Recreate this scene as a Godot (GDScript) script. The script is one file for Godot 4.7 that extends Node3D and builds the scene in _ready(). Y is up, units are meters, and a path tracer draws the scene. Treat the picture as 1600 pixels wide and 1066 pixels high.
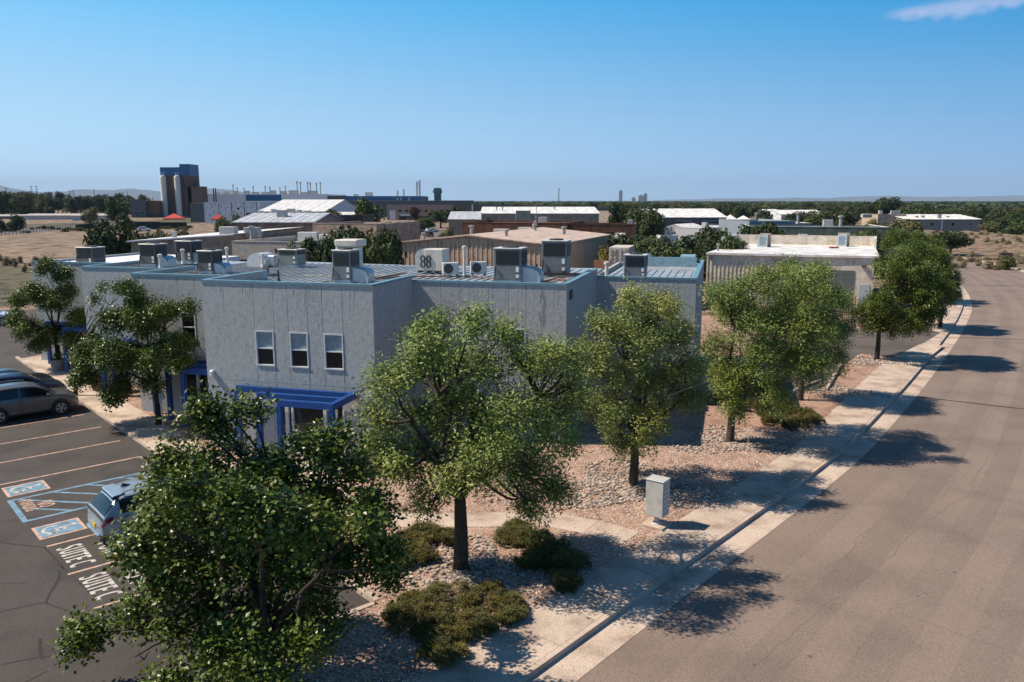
extends Node3D
# An office block seen from a low drone: stepped grey stucco units, street trees, a curving street and an industrial district behind.

var rng := RandomNumberGenerator.new()
var mats := {}
var texs := {}
var used := {}

# ---------------------------------------------------------------- mesh builder
class MB:
	var v := PackedVector3Array()
	var n := PackedVector3Array()
	var c := PackedColorArray()
	var col := Color(1, 1, 1)
	var xf := Transform3D()
	func tri(a: Vector3, b: Vector3, d: Vector3) -> void:
		a = xf * a
		b = xf * b
		d = xf * d
		var m := (b - a).cross(d - a).normalized()
		v.append_array(PackedVector3Array([a, d, b]))
		n.append_array(PackedVector3Array([m, m, m]))
		c.append_array(PackedColorArray([col, col, col]))
	func quad(a: Vector3, b: Vector3, d: Vector3, e: Vector3) -> void:
		tri(a, b, d)
		tri(a, d, e)
	func sm(a: Vector3, b: Vector3, d: Vector3, na: Vector3, nb: Vector3, nd: Vector3) -> void:
		v.append_array(PackedVector3Array([xf * a, xf * d, xf * b]))
		n.append_array(PackedVector3Array([(xf.basis * na).normalized(), (xf.basis * nd).normalized(), (xf.basis * nb).normalized()]))
		c.append_array(PackedColorArray([col, col, col]))
	func box(at: Vector3, size: Vector3, bv := 0.0) -> void:
		var h := size / 2.0
		if bv <= 0.0:
			var p := []
			for i in 8:
				p.append(at + Vector3(h.x if i & 1 else -h.x, h.y if i & 2 else -h.y, h.z if i & 4 else -h.z))
			quad(p[4], p[5], p[7], p[6])
			quad(p[1], p[0], p[2], p[3])
			quad(p[5], p[1], p[3], p[7])
			quad(p[0], p[4], p[6], p[2])
			quad(p[6], p[7], p[3], p[2])
			quad(p[0], p[1], p[5], p[4])
			return
		# chamfered: six faces, twelve edges, eight corners
		for ax in 3:
			for s in [-1.0, 1.0]:
				var u := (ax + 1) % 3
				var w := (ax + 2) % 3
				var q := []
				for k in [[-1, -1], [1, -1], [1, 1], [-1, 1]]:
					var r := Vector3()
					r[ax] = s * h[ax]
					r[u] = k[0] * (h[u] - bv)
					r[w] = k[1] * (h[w] - bv)
					q.append(at + r)
				if s > 0:
					quad(q[0], q[1], q[2], q[3])
				else:
					quad(q[3], q[2], q[1], q[0])
		for ax in 3:
			var u := (ax + 1) % 3
			var w := (ax + 2) % 3
			for su in [-1.0, 1.0]:
				for sw in [-1.0, 1.0]:
					var q := []
					for k in 4:
						var r := Vector3()
						r[ax] = (h[ax] - bv) * (1.0 if k == 1 or k == 2 else -1.0)
						r[u] = su * (h[u] if k < 2 else h[u] - bv)
						r[w] = sw * (h[w] - bv if k < 2 else h[w])
						q.append(at + r)
					if su * sw < 0:
						quad(q[0], q[1], q[2], q[3])
					else:
						quad(q[3], q[2], q[1], q[0])
		for sx in [-1.0, 1.0]:
			for sy in [-1.0, 1.0]:
				for sz in [-1.0, 1.0]:
					var s := Vector3(sx, sy, sz)
					var a := at + Vector3(sx * h.x, sy * (h.y - bv), sz * (h.z - bv))
					var b := at + Vector3(sx * (h.x - bv), sy * h.y, sz * (h.z - bv))
					var d := at + Vector3(sx * (h.x - bv), sy * (h.y - bv), sz * h.z)
					if s.x * s.y * s.z > 0:
						tri(a, b, d)
					else:
						tri(a, d, b)
	func bar(a: Vector3, b: Vector3, w: float, hh: float) -> void:   # a box from a to b
		var z := (b - a).normalized()
		var up := Vector3.UP if absf(z.y) < 0.95 else Vector3.RIGHT
		var x := up.cross(z).normalized()
		var y := z.cross(x)
		var old := xf
		xf = xf * Transform3D(Basis(x, y, z), (a + b) / 2.0)
		box(Vector3(), Vector3(w, hh, a.distance_to(b)))
		xf = old
	func tube(pts: Array, rad: Array, sides := 7, cap := true) -> void:
		var rings := []
		var dirs := []
		var last := Vector3(0.31, 0.2, 0.93)
		for i in pts.size():
			var t: Vector3 = (pts[mini(i + 1, pts.size() - 1)] - pts[maxi(i - 1, 0)]).normalized()
			var x := (last - t * last.dot(t)).normalized()
			if x.length() < 0.5:
				x = t.cross(Vector3.RIGHT).normalized()
			last = x
			var y := t.cross(x)
			var ring := []
			var dr := []
			for k in sides:
				var a := TAU * k / sides
				var o := x * cos(a) + y * sin(a)
				dr.append(o)
				ring.append(pts[i] + o * rad[i])
			rings.append(ring)
			dirs.append(dr)
		for i in pts.size() - 1:
			for k in sides:
				var k2 := (k + 1) % sides
				sm(rings[i][k], rings[i][k2], rings[i + 1][k2], dirs[i][k], dirs[i][k2], dirs[i + 1][k2])
				sm(rings[i][k], rings[i + 1][k2], rings[i + 1][k], dirs[i][k], dirs[i + 1][k2], dirs[i + 1][k])
		if cap:
			for k in range(1, sides - 1):
				tri(rings[-1][0], rings[-1][k], rings[-1][k + 1])
				tri(rings[0][0], rings[0][k + 1], rings[0][k])
	func lathe(prof: Array, sides := 16) -> void:   # Vector2(radius, height), upwards outside
		for i in prof.size() - 1:
			var p: Vector2 = prof[i]
			var q: Vector2 = prof[i + 1]
			var m := Vector2(q.y - p.y, p.x - q.x).normalized()
			for k in sides:
				var a := TAU * k / sides
				var b := TAU * (k + 1) / sides
				var ca := Vector3(cos(a), 0, -sin(a))
				var cb := Vector3(cos(b), 0, -sin(b))
				var na := ca * m.x + Vector3(0, m.y, 0)
				var nb := cb * m.x + Vector3(0, m.y, 0)
				var y0 := Vector3(0, p.y, 0)
				var y1 := Vector3(0, q.y, 0)
				if p.x > 0.0001:
					sm(ca * p.x + y0, cb * p.x + y0, cb * q.x + y1, na, nb, nb)
				if q.x > 0.0001:
					sm(ca * p.x + y0, cb * q.x + y1, ca * q.x + y1, na, nb, na)
	func prism(poly: PackedVector2Array, y0: float, y1: float, sides := true) -> void:   # poly in x, z
		var p := poly.duplicate()
		if Geometry2D.is_polygon_clockwise(p):
			p.reverse()
		var t := Geometry2D.triangulate_polygon(p)
		for i in range(0, t.size(), 3):
			var a := p[t[i]]
			var b := p[t[i + 1]]
			var d := p[t[i + 2]]
			if (b - a).cross(d - a) > 0:
				var s := b
				b = d
				d = s
			tri(Vector3(a.x, y1, a.y), Vector3(b.x, y1, b.y), Vector3(d.x, y1, d.y))
		if sides:
			for i in p.size():
				var a := p[i]
				var b := p[(i + 1) % p.size()]
				var o := 1.0 if not Geometry2D.is_polygon_clockwise(p) else -1.0
				if o > 0:
					quad(Vector3(b.x, y0, b.y), Vector3(a.x, y0, a.y), Vector3(a.x, y1, a.y), Vector3(b.x, y1, b.y))
				else:
					quad(Vector3(a.x, y0, a.y), Vector3(b.x, y0, b.y), Vector3(b.x, y1, b.y), Vector3(a.x, y1, a.y))
	func extr(poly: Array, z0: float, z1: float) -> void:   # counter-clockwise outline in x, y drawn out along z
		var p := PackedVector2Array(poly)
		var t := Geometry2D.triangulate_polygon(p)
		for i in range(0, t.size(), 3):
			var a := p[t[i]]
			var b := p[t[i + 1]]
			var d := p[t[i + 2]]
			if (b - a).cross(d - a) < 0:
				var s := b
				b = d
				d = s
			tri(Vector3(a.x, a.y, z1), Vector3(b.x, b.y, z1), Vector3(d.x, d.y, z1))
			tri(Vector3(a.x, a.y, z0), Vector3(d.x, d.y, z0), Vector3(b.x, b.y, z0))
		for i in p.size():
			var a := p[i]
			var b := p[(i + 1) % p.size()]
			quad(Vector3(a.x, a.y, z1), Vector3(a.x, a.y, z0), Vector3(b.x, b.y, z0), Vector3(b.x, b.y, z1))
	func mesh() -> ArrayMesh:
		var a := []
		a.resize(Mesh.ARRAY_MAX)
		a[Mesh.ARRAY_VERTEX] = v
		a[Mesh.ARRAY_NORMAL] = n
		a[Mesh.ARRAY_COLOR] = c
		var m := ArrayMesh.new()
		if v.size():
			m.add_surface_from_arrays(Mesh.PRIMITIVE_TRIANGLES, a)
		return m

# ---------------------------------------------------------------- objects
func numbered(called: String) -> String:
	var k: int = used.get(called, 0)
	used[called] = k + 1
	return called if k == 0 else "%s_%03d" % [called, k]

func tag(o: Node, label: String, category := "", group := "", kind := "") -> Node:
	if label:
		o.set_meta("label", label)
	if category:
		o.set_meta("category", category)
	if group:
		o.set_meta("group", group)
	if kind:
		o.set_meta("kind", kind)
	return o

func thing(called: String, label: String, category: String, at := Vector3(), turn := 0.0, group := "") -> Node3D:
	var o := Node3D.new()
	o.name = numbered(called)
	add_child(o)
	o.position = at
	o.rotation.y = turn
	tag(o, label, category, group)
	return o

func put(called: String, m: Mesh, mat: Material, parent: Node) -> MeshInstance3D:
	var o := MeshInstance3D.new()
	o.name = called
	o.mesh = m
	o.material_override = mat
	parent.add_child(o, true)
	return o

func part(called: String, b: MB, mat: Material, parent: Node) -> MeshInstance3D:
	return put(called, b.mesh(), mat, parent)

func ground(called: String, b: MB, mat: Material, label := "") -> MeshInstance3D:
	var o := put(numbered(called), b.mesh(), mat, self)
	return tag(o, label, "", "", "structure")

func again(o: Node3D, at: Vector3, turn: float, label := "", scl := Vector3.ONE) -> Node3D:
	var base := str(o.name)
	var cut := RegEx.create_from_string("_\\d{3}$")
	base = cut.sub(base, "")
	var d: Node3D = o.duplicate()
	d.name = numbered(base)
	add_child(d)
	d.position = at
	d.rotation = Vector3(0, turn, 0)
	d.scale = scl
	if label:
		d.set_meta("label", label)
	return d

# ---------------------------------------------------------------- materials
func grad(stops: Array) -> Gradient:
	var g := Gradient.new()
	var off := PackedFloat32Array()
	var cs := PackedColorArray()
	for s in stops:
		off.append(s[0])
		cs.append(s[1])
	g.offsets = off
	g.colors = cs
	return g

func gray(x: float) -> Color:
	return Color(x, x, x)

func noise(key: String, kind: int, freq: float, stops: Array, size := 512, oct := 4, sd := 1) -> NoiseTexture2D:
	if texs.has(key):
		return texs[key]
	var f := FastNoiseLite.new()
	f.noise_type = kind
	f.frequency = freq
	f.seed = sd
	f.fractal_octaves = oct
	if kind == FastNoiseLite.TYPE_CELLULAR:
		f.fractal_type = FastNoiseLite.FRACTAL_NONE
		f.cellular_return_type = FastNoiseLite.RETURN_CELL_VALUE if key.begins_with("cell") else FastNoiseLite.RETURN_DISTANCE
	var t := NoiseTexture2D.new()
	t.noise = f
	t.width = size
	t.height = size
	t.seamless = true
	t.generate_mipmaps = false
	t.color_ramp = grad(stops)
	texs[key] = t
	return t

func lin(r: float, g: float, b: float) -> Color:
	return Color(r, g, b).linear_to_srgb()

# colour (linear), roughness, fine texture and its repeat per metre, coarse texture and its repeat, relief
func mat(key: String, c: Color, rough := 0.8, fine: Texture2D = null, fs := 1.0, coarse: Texture2D = null, cs := 0.1, relief: Texture2D = null, depth := 0.0, metal := 0.0, world := true, stretch := Vector3.ONE) -> StandardMaterial3D:
	if mats.has(key):
		return mats[key]
	var m := StandardMaterial3D.new()
	m.resource_name = key
	m.albedo_color = c
	m.roughness = rough
	m.metallic = metal
	m.vertex_color_use_as_albedo = true
	if fine or relief:
		m.uv1_triplanar = true
		m.uv1_world_triplanar = world
		m.uv1_scale = Vector3.ONE * fs
		m.uv1_triplanar_sharpness = 4.0
		m.albedo_texture = fine
	if relief:
		m.heightmap_enabled = true
		m.heightmap_texture = relief
		m.heightmap_scale = depth
	if coarse:
		m.uv2_triplanar = true
		m.uv2_world_triplanar = world
		m.uv2_scale = stretch * cs
		m.detail_enabled = true
		m.detail_albedo = coarse
		m.detail_blend_mode = BaseMaterial3D.BLEND_MODE_MUL
		m.detail_uv_layer = BaseMaterial3D.DETAIL_UV_2
	mats[key] = m
	return m

func paint(key: String, c: Color, rough := 0.5, metal := 0.0) -> StandardMaterial3D:
	return mat(key, c, rough, null, 1.0, tx("dirt"), 0.35, null, 0.0, metal, false)

func tx(key: String) -> NoiseTexture2D:
	match key:
		"speck": return noise("speck", FastNoiseLite.TYPE_VALUE, 0.45, [[0.0, gray(0.62)], [0.5, gray(0.9)], [1.0, gray(1.0)]], 512, 2, 3)
		"grit": return noise("grit", FastNoiseLite.TYPE_VALUE, 0.6, [[0.0, gray(0.42)], [0.3, gray(0.74)], [0.5, gray(0.88)], [0.75, gray(0.97)], [1.0, gray(1.0)]], 1024, 3, 14)
		"patch": return noise("patch", FastNoiseLite.TYPE_SIMPLEX_SMOOTH, 0.008, [[0.2, gray(0.84)], [0.5, gray(0.95)], [0.8, gray(1.0)]], 512, 5, 5)
		"dirt": return noise("dirt", FastNoiseLite.TYPE_SIMPLEX_SMOOTH, 0.012, [[0.15, gray(0.9)], [0.45, gray(0.97)], [0.8, gray(1.0)]], 512, 5, 8)
		"stain": return noise("stain", FastNoiseLite.TYPE_SIMPLEX_SMOOTH, 0.01, [[0.15, Color(0.8, 0.78, 0.76)], [0.4, Color(0.93, 0.92, 0.91)], [0.7, gray(1.0)]], 512, 6, 9)
		"lumps": return noise("lumps", FastNoiseLite.TYPE_SIMPLEX_SMOOTH, 0.035, [[0.0, gray(0.0)], [1.0, gray(1.0)]], 512, 5, 11)
		"trowel": return noise("trowel", FastNoiseLite.TYPE_SIMPLEX_SMOOTH, 0.02, [[0.2, Color(0.88, 0.88, 0.91)], [0.5, Color(0.95, 0.95, 0.96)], [0.8, Color(1.0, 0.99, 0.98)]], 512, 6, 12)
		"cell": return noise("cell", FastNoiseLite.TYPE_CELLULAR, 0.07, [[0.0, Color(0.62, 0.52, 0.47)], [0.25, Color(0.85, 0.7, 0.62)], [0.5, Color(1.0, 0.88, 0.8)], [0.75, Color(0.75, 0.66, 0.62)], [1.0, Color(1.0, 0.95, 0.88)]], 512, 1, 21)
		"edge": return noise("edge", FastNoiseLite.TYPE_CELLULAR, 0.07, [[0.0, gray(1.0)], [0.7, gray(0.3)], [1.0, gray(0.0)]], 512, 1, 21)
		"scrub": return noise("scrub", FastNoiseLite.TYPE_SIMPLEX_SMOOTH, 0.014, [[0.25, Color(0.55, 0.55, 0.4)], [0.42, Color(0.86, 0.8, 0.68)], [0.6, Color(1, 0.96, 0.92)], [0.8, Color(0.88, 0.8, 0.72)]], 512, 6, 31)
		"bark": return noise("bark", FastNoiseLite.TYPE_SIMPLEX, 0.04, [[0.2, gray(0.35)], [0.5, gray(0.75)], [0.8, gray(1.0)]], 256, 4, 41)
	return null

# ---------------------------------------------------------------- air and light
func make_sky() -> PanoramaSkyMaterial:
	var w := 2048
	var h := 1024
	var stops := [0.0, 3.0, 6.5, 11.0, 14.0, 28.0, 55.0, 90.0]
	var sunny := [Color(0.76, 1.02, 1.25), Color(0.57, 0.88, 1.15), Color(0.42, 0.74, 1.04), Color(0.235, 0.63, 1.02), Color(0.12, 0.54, 0.97), Color(0.085, 0.29, 0.6), Color(0.05, 0.14, 0.32), Color(0.038, 0.095, 0.22)]
	var away := [Color(0.38, 0.62, 0.94), Color(0.28, 0.54, 0.88), Color(0.175, 0.46, 0.81), Color(0.05, 0.36, 0.76), Color(0.015, 0.315, 0.72), Color(0.042, 0.19, 0.46), Color(0.034, 0.105, 0.27), Color(0.03, 0.08, 0.2)]
	var ga := Gradient.new()
	var gb := Gradient.new()
	var off := PackedFloat32Array()
	for s in stops:
		off.append(s / 90.0)
	ga.offsets = off
	gb.offsets = off
	ga.colors = PackedColorArray(sunny)
	gb.colors = PackedColorArray(away)
	ga.interpolation_mode = Gradient.GRADIENT_INTERPOLATE_CUBIC
	gb.interpolation_mode = Gradient.GRADIENT_INTERPOLATE_CUBIC
	var wisp := FastNoiseLite.new()
	wisp.frequency = 0.9
	wisp.seed = 4
	wisp.fractal_octaves = 5
	var side := PackedFloat32Array()
	for x in w:
		var a := (x + 0.5) / w * TAU
		side.append(clampf((cos(a + deg_to_rad(81.0)) + 0.326) / 0.93, -0.2, 1.25))
	var data := PackedFloat32Array()
	data.resize(w * h * 4)
	var k := 0
	for y in h:
		var e := 90.0 - (y + 0.5) / h * 180.0
		if e < 0.0:
			for x in w:
				data[k] = 0.17
				data[k + 1] = 0.145
				data[k + 2] = 0.12
				data[k + 3] = 1.0
				k += 4
			continue
		var c1 := gb.sample(e / 90.0)
		var c2 := ga.sample(e / 90.0)
		var fade := 1.0 - smoothstep(20.0, 70.0, e)
		for x in w:
			var t := side[x] * fade + 0.4 * (1.0 - fade)
			var r := lerpf(c1.r, c2.r, t)
			var g := lerpf(c1.g, c2.g, t)
			var b := lerpf(c1.b, c2.b, t)
			if e > 9.5 and e < 13.5 and x > 120 and x < 210:
				# one thin cloud, drawn out along the wind
				var a := (x + 0.5) / w * 360.0
				var mid := 11.35 + 0.02 * (a - 27.0)
				var along := clampf(1.0 - absf(a - 28.2) / 4.6, 0.0, 1.0)
				var thick := 0.22 + 0.45 * along * (1.0 - 0.5 * smoothstep(28.0, 33.0, a))
				var nz := wisp.get_noise_2d(a * 1.1, e * 3.2)
				var q := clampf((1.0 - absf(e - mid + 0.25 * nz) / thick) * 1.3 + 0.45 * nz, 0.0, 1.0) * smoothstep(0.0, 0.4, along) * 0.62
				r = lerpf(r, 0.56, q)
				g = lerpf(g, 0.62, q)
				b = lerpf(b, 0.88, q)
			data[k] = r
			data[k + 1] = g
			data[k + 2] = b
			data[k + 3] = 1.0
			k += 4
	var im := Image.create_from_data(w, h, false, Image.FORMAT_RGBAF, data.to_byte_array())
	var m := PanoramaSkyMaterial.new()
	m.panorama = ImageTexture.create_from_image(im)
	return m

func _ready() -> void:
	rng.seed = 20240
	var cam := Camera3D.new()
	cam.name = "camera"
	cam.fov = 46.52
	cam.far = 60000.0
	cam.near = 0.1
	cam.position = Vector3(0, 10.5, 0)
	cam.rotation_degrees = Vector3(-9.971, 0, 0)
	add_child(cam)
	cam.current = true

	var env := Environment.new()
	env.background_mode = Environment.BG_SKY
	env.sky = Sky.new()
	env.sky.sky_material = make_sky()
	env.background_energy_multiplier = 0.714
	env.tonemap_mode = Environment.TONE_MAPPER_LINEAR
	env.tonemap_exposure = 1.4
	env.sdfgi_enabled = true
	env.ssao_enabled = true
	env.ssil_enabled = true
	env.fog_enabled = true
	env.fog_density = 0.00004
	env.fog_light_color = Color(0.76, 0.88, 1.0)
	var we := WorldEnvironment.new()
	we.name = "world"
	we.environment = env
	add_child(we)

	var sun := DirectionalLight3D.new()
	sun.name = "sun"
	sun.light_energy = 1.6
	sun.light_angular_distance = 0.5
	sun.light_color = Color(1.0, 0.94, 0.86)
	sun.shadow_enabled = true
	var az := deg_to_rad(93.0)
	var el := deg_to_rad(50.0)
	sun.basis = Basis.looking_at(Vector3(sin(az) * cos(el), -sin(el), -cos(az) * cos(el)))
	sun.sky_mode = DirectionalLight3D.SKY_MODE_LIGHT_ONLY
	add_child(sun)

	terrain()
	street()
	parking_lot()
	gravel_beds()
	office_building()
	roof_units()
	district()
	near_things()
	cars()
	street_trees()
	far_trees()
	skyline()

# ---------------------------------------------------------------- the setting
const CURB := [Vector2(-16.7, 4.0), Vector2(-8.1, -6.2), Vector2(1.75, -17.95), Vector2(12.8, -31.0), Vector2(19.0, -39.4), Vector2(25.0, -48.0), Vector2(31.2, -57.2), Vector2(38.2, -67.8), Vector2(45.2, -79.0), Vector2(49.2, -86.2), Vector2(54.2, -96.0), Vector2(61.0, -111.0), Vector2(67.0, -128.0), Vector2(72.0, -148.0), Vector2(74.5, -170.0), Vector2(74.0, -195.0), Vector2(69.0, -225.0), Vector2(60.0, -255.0)]
var curb_pts := PackedVector2Array()

func smooth_line(p: Array, step: float) -> PackedVector2Array:
	var c := Curve2D.new()
	for i in p.size():
		var t: Vector2 = (p[mini(i + 1, p.size() - 1)] - p[maxi(i - 1, 0)]) / 6.0
		c.add_point(p[i], -t, t)
	c.bake_interval = 0.5
	var out := PackedVector2Array()
	var n := int(c.get_baked_length() / step)
	for i in n + 1:
		out.append(c.sample_baked(c.get_baked_length() * i / n, true))
	return out

func side(p: PackedVector2Array, i: int) -> Vector2:   # unit normal to the right of the line
	var t := (p[mini(i + 1, p.size() - 1)] - p[maxi(i - 1, 0)]).normalized()
	return Vector2(-t.y, t.x)

func ribbon(b: MB, p: PackedVector2Array, o0: float, o1: float, y: float, i0 := 0, i1 := -1) -> void:
	var last := p.size() - 1 if i1 < 0 else i1
	for i in range(i0, last):
		var n0 := side(p, i)
		var n1 := side(p, i + 1)
		var a := p[i] + n0 * o0
		var c := p[i] + n0 * o1
		var d := p[i + 1] + n1 * o1
		var e := p[i + 1] + n1 * o0
		b.quad(Vector3(a.x, y, a.y), Vector3(c.x, y, c.y), Vector3(d.x, y, d.y), Vector3(e.x, y, e.y))

func xyz(p: Vector2, y: float) -> Vector3:
	return Vector3(p.x, y, p.y)

func flat(poly: PackedVector2Array, y: float) -> MB:
	var b := MB.new()
	b.prism(poly, y - 0.05, y, false)
	return b

func terrain() -> void:
	var dirt := mat("dry earth", lin(0.35, 0.28, 0.235), 0.95, tx("speck"), 0.35, tx("scrub"), 0.021, tx("lumps"), 4.0)
	var b := MB.new()
	b.quad(Vector3(-30000, -0.2, 3000), Vector3(30000, -0.2, 3000), Vector3(30000, -0.2, -30000), Vector3(-30000, -0.2, -30000))
	ground("ground", b, dirt, "dry sandy ground that runs out to the horizon")
	var scrub := mat("scrub land", lin(0.13, 0.125, 0.07), 0.95, tx("speck"), 0.3, tx("scrub"), 0.03)
	ground("scrub_field", flat(PackedVector2Array([Vector2(-79.73, -114.87), Vector2(-91.71, -142.48), Vector2(-76.59, -128.47), Vector2(-62.26, -105.53), Vector2(-53.65, -84.75), Vector2(-49.56, -70.71)]), -0.19), scrub, "dry grassy patch of ground behind the left end of the office block")
	ground("scrub_field", flat(PackedVector2Array([Vector2(-288.14, -360.92), Vector2(-232.03, -392.93), Vector2(-213.22, -431.14), Vector2(-200.43, -535.05), Vector2(-156.36, -445.57), Vector2(-156.78, -392.93), Vector2(-165.25, -333.71), Vector2(-198.81, -360.92), Vector2(-193.84, -303.21), Vector2(-209.04, -261.34)]), -0.188), scrub, "strip of dry scrub beyond the fenced lane")
	var lawn := mat("lawn", lin(0.1, 0.145, 0.04), 0.95, tx("speck"), 0.3, tx("patch"), 0.02)
	ground("grass_field", flat(PackedVector2Array([Vector2(-468.05, -652.91), Vector2(-369.04, -686.48), Vector2(-304.86, -569.32), Vector2(-383.80, -535.05)]), -0.18), lawn, "bright green field at the far left")
	var lane := mat("far asphalt", lin(0.16, 0.14, 0.15), 0.9, tx("speck"), 0.4, tx("patch"), 0.03)
	ground("lane", flat(PackedVector2Array([Vector2(-180.86, -237.84), Vector2(-189.53, -296.43), Vector2(-202.56, -371.00), Vector2(-200.30, -404.89), Vector2(-178.64, -360.92), Vector2(-173.62, -317.74), Vector2(-165.61, -258.78), Vector2(-155.82, -204.65)]), -0.184), lane, "fenced lane behind the dirt lot on the left")
	ground("far_street", flat(PackedVector2Array([Vector2(-61.14, -392.93), Vector2(-57.82, -453.15), Vector2(-45.47, -392.93), Vector2(-26.06, -296.43), Vector2(-6.09, -189.90), Vector2(-16.75, -189.90), Vector2(-31.55, -272.08), Vector2(-47.69, -351.38)]), -0.18), lane, "short street with parked cars in the middle distance")
	ground("back_lot", flat(PackedVector2Array([Vector2(13.33, -165.93), Vector2(41.31, -165.93), Vector2(28.74, -114.87), Vector2(22.17, -105.53), Vector2(9.27, -114.87)]), -0.17), lane, "yard of pale asphalt behind the grey office block")
	# mountains far off on the left, mesas low on the right
	var rock := mat("far hills", lin(0.1, 0.1, 0.1), 1.0, tx("patch"), 0.001)
	for spec in [[-14500.0, 2300.0, 3, 640.0, -19000.0, "hills", "long blue mountain range on the left horizon"], [2500.0, 15500.0, 9, 150.0, -21000.0, "mesa", "low hazy mesa along the right horizon"]]:
		var nz := FastNoiseLite.new()
		nz.seed = spec[2]
		nz.frequency = 0.00035
		nz.fractal_octaves = 5
		var m := MB.new()
		var nx := 90
		var rows := 10
		var pts := []
		for r in rows:
			var row := []
			for i in nx + 1:
				var t := float(i) / nx
				var x: float = lerpf(spec[0], spec[1], t)
				var prof := 0.0
				if spec[2] == 3:
					prof = 0.34 + 1.1 * exp(-pow((x + 13600.0) / 1100.0, 2.0)) + 0.28 * exp(-pow((x + 9600.0) / 1500.0, 2.0)) + 0.2 * exp(-pow((x + 7000.0) / 1000.0, 2.0))
					prof *= 1.0 - smoothstep(-7800.0, -4300.0, x) * 0.95
				else:
					prof = 0.75 + 0.4 * smoothstep(6500.0, 11000.0, x)
					prof *= smoothstep(2500.0, 6000.0, x)
				var s := sin(PI * float(r) / (rows - 1))
				var hgt: float = spec[3] * prof * s * (0.85 + 0.5 * nz.get_noise_2d(x, r * 420.0)) 
				row.append(Vector3(x, maxf(hgt, 0.0) - 0.3, spec[4] + 1700.0 - r * 420.0))
			pts.append(row)
		for r in rows - 1:
			for i in nx:
				m.quad(pts[r][i], pts[r][i + 1], pts[r + 1][i + 1], pts[r + 1][i])
		ground(spec[5], m, rock, spec[6])

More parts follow.
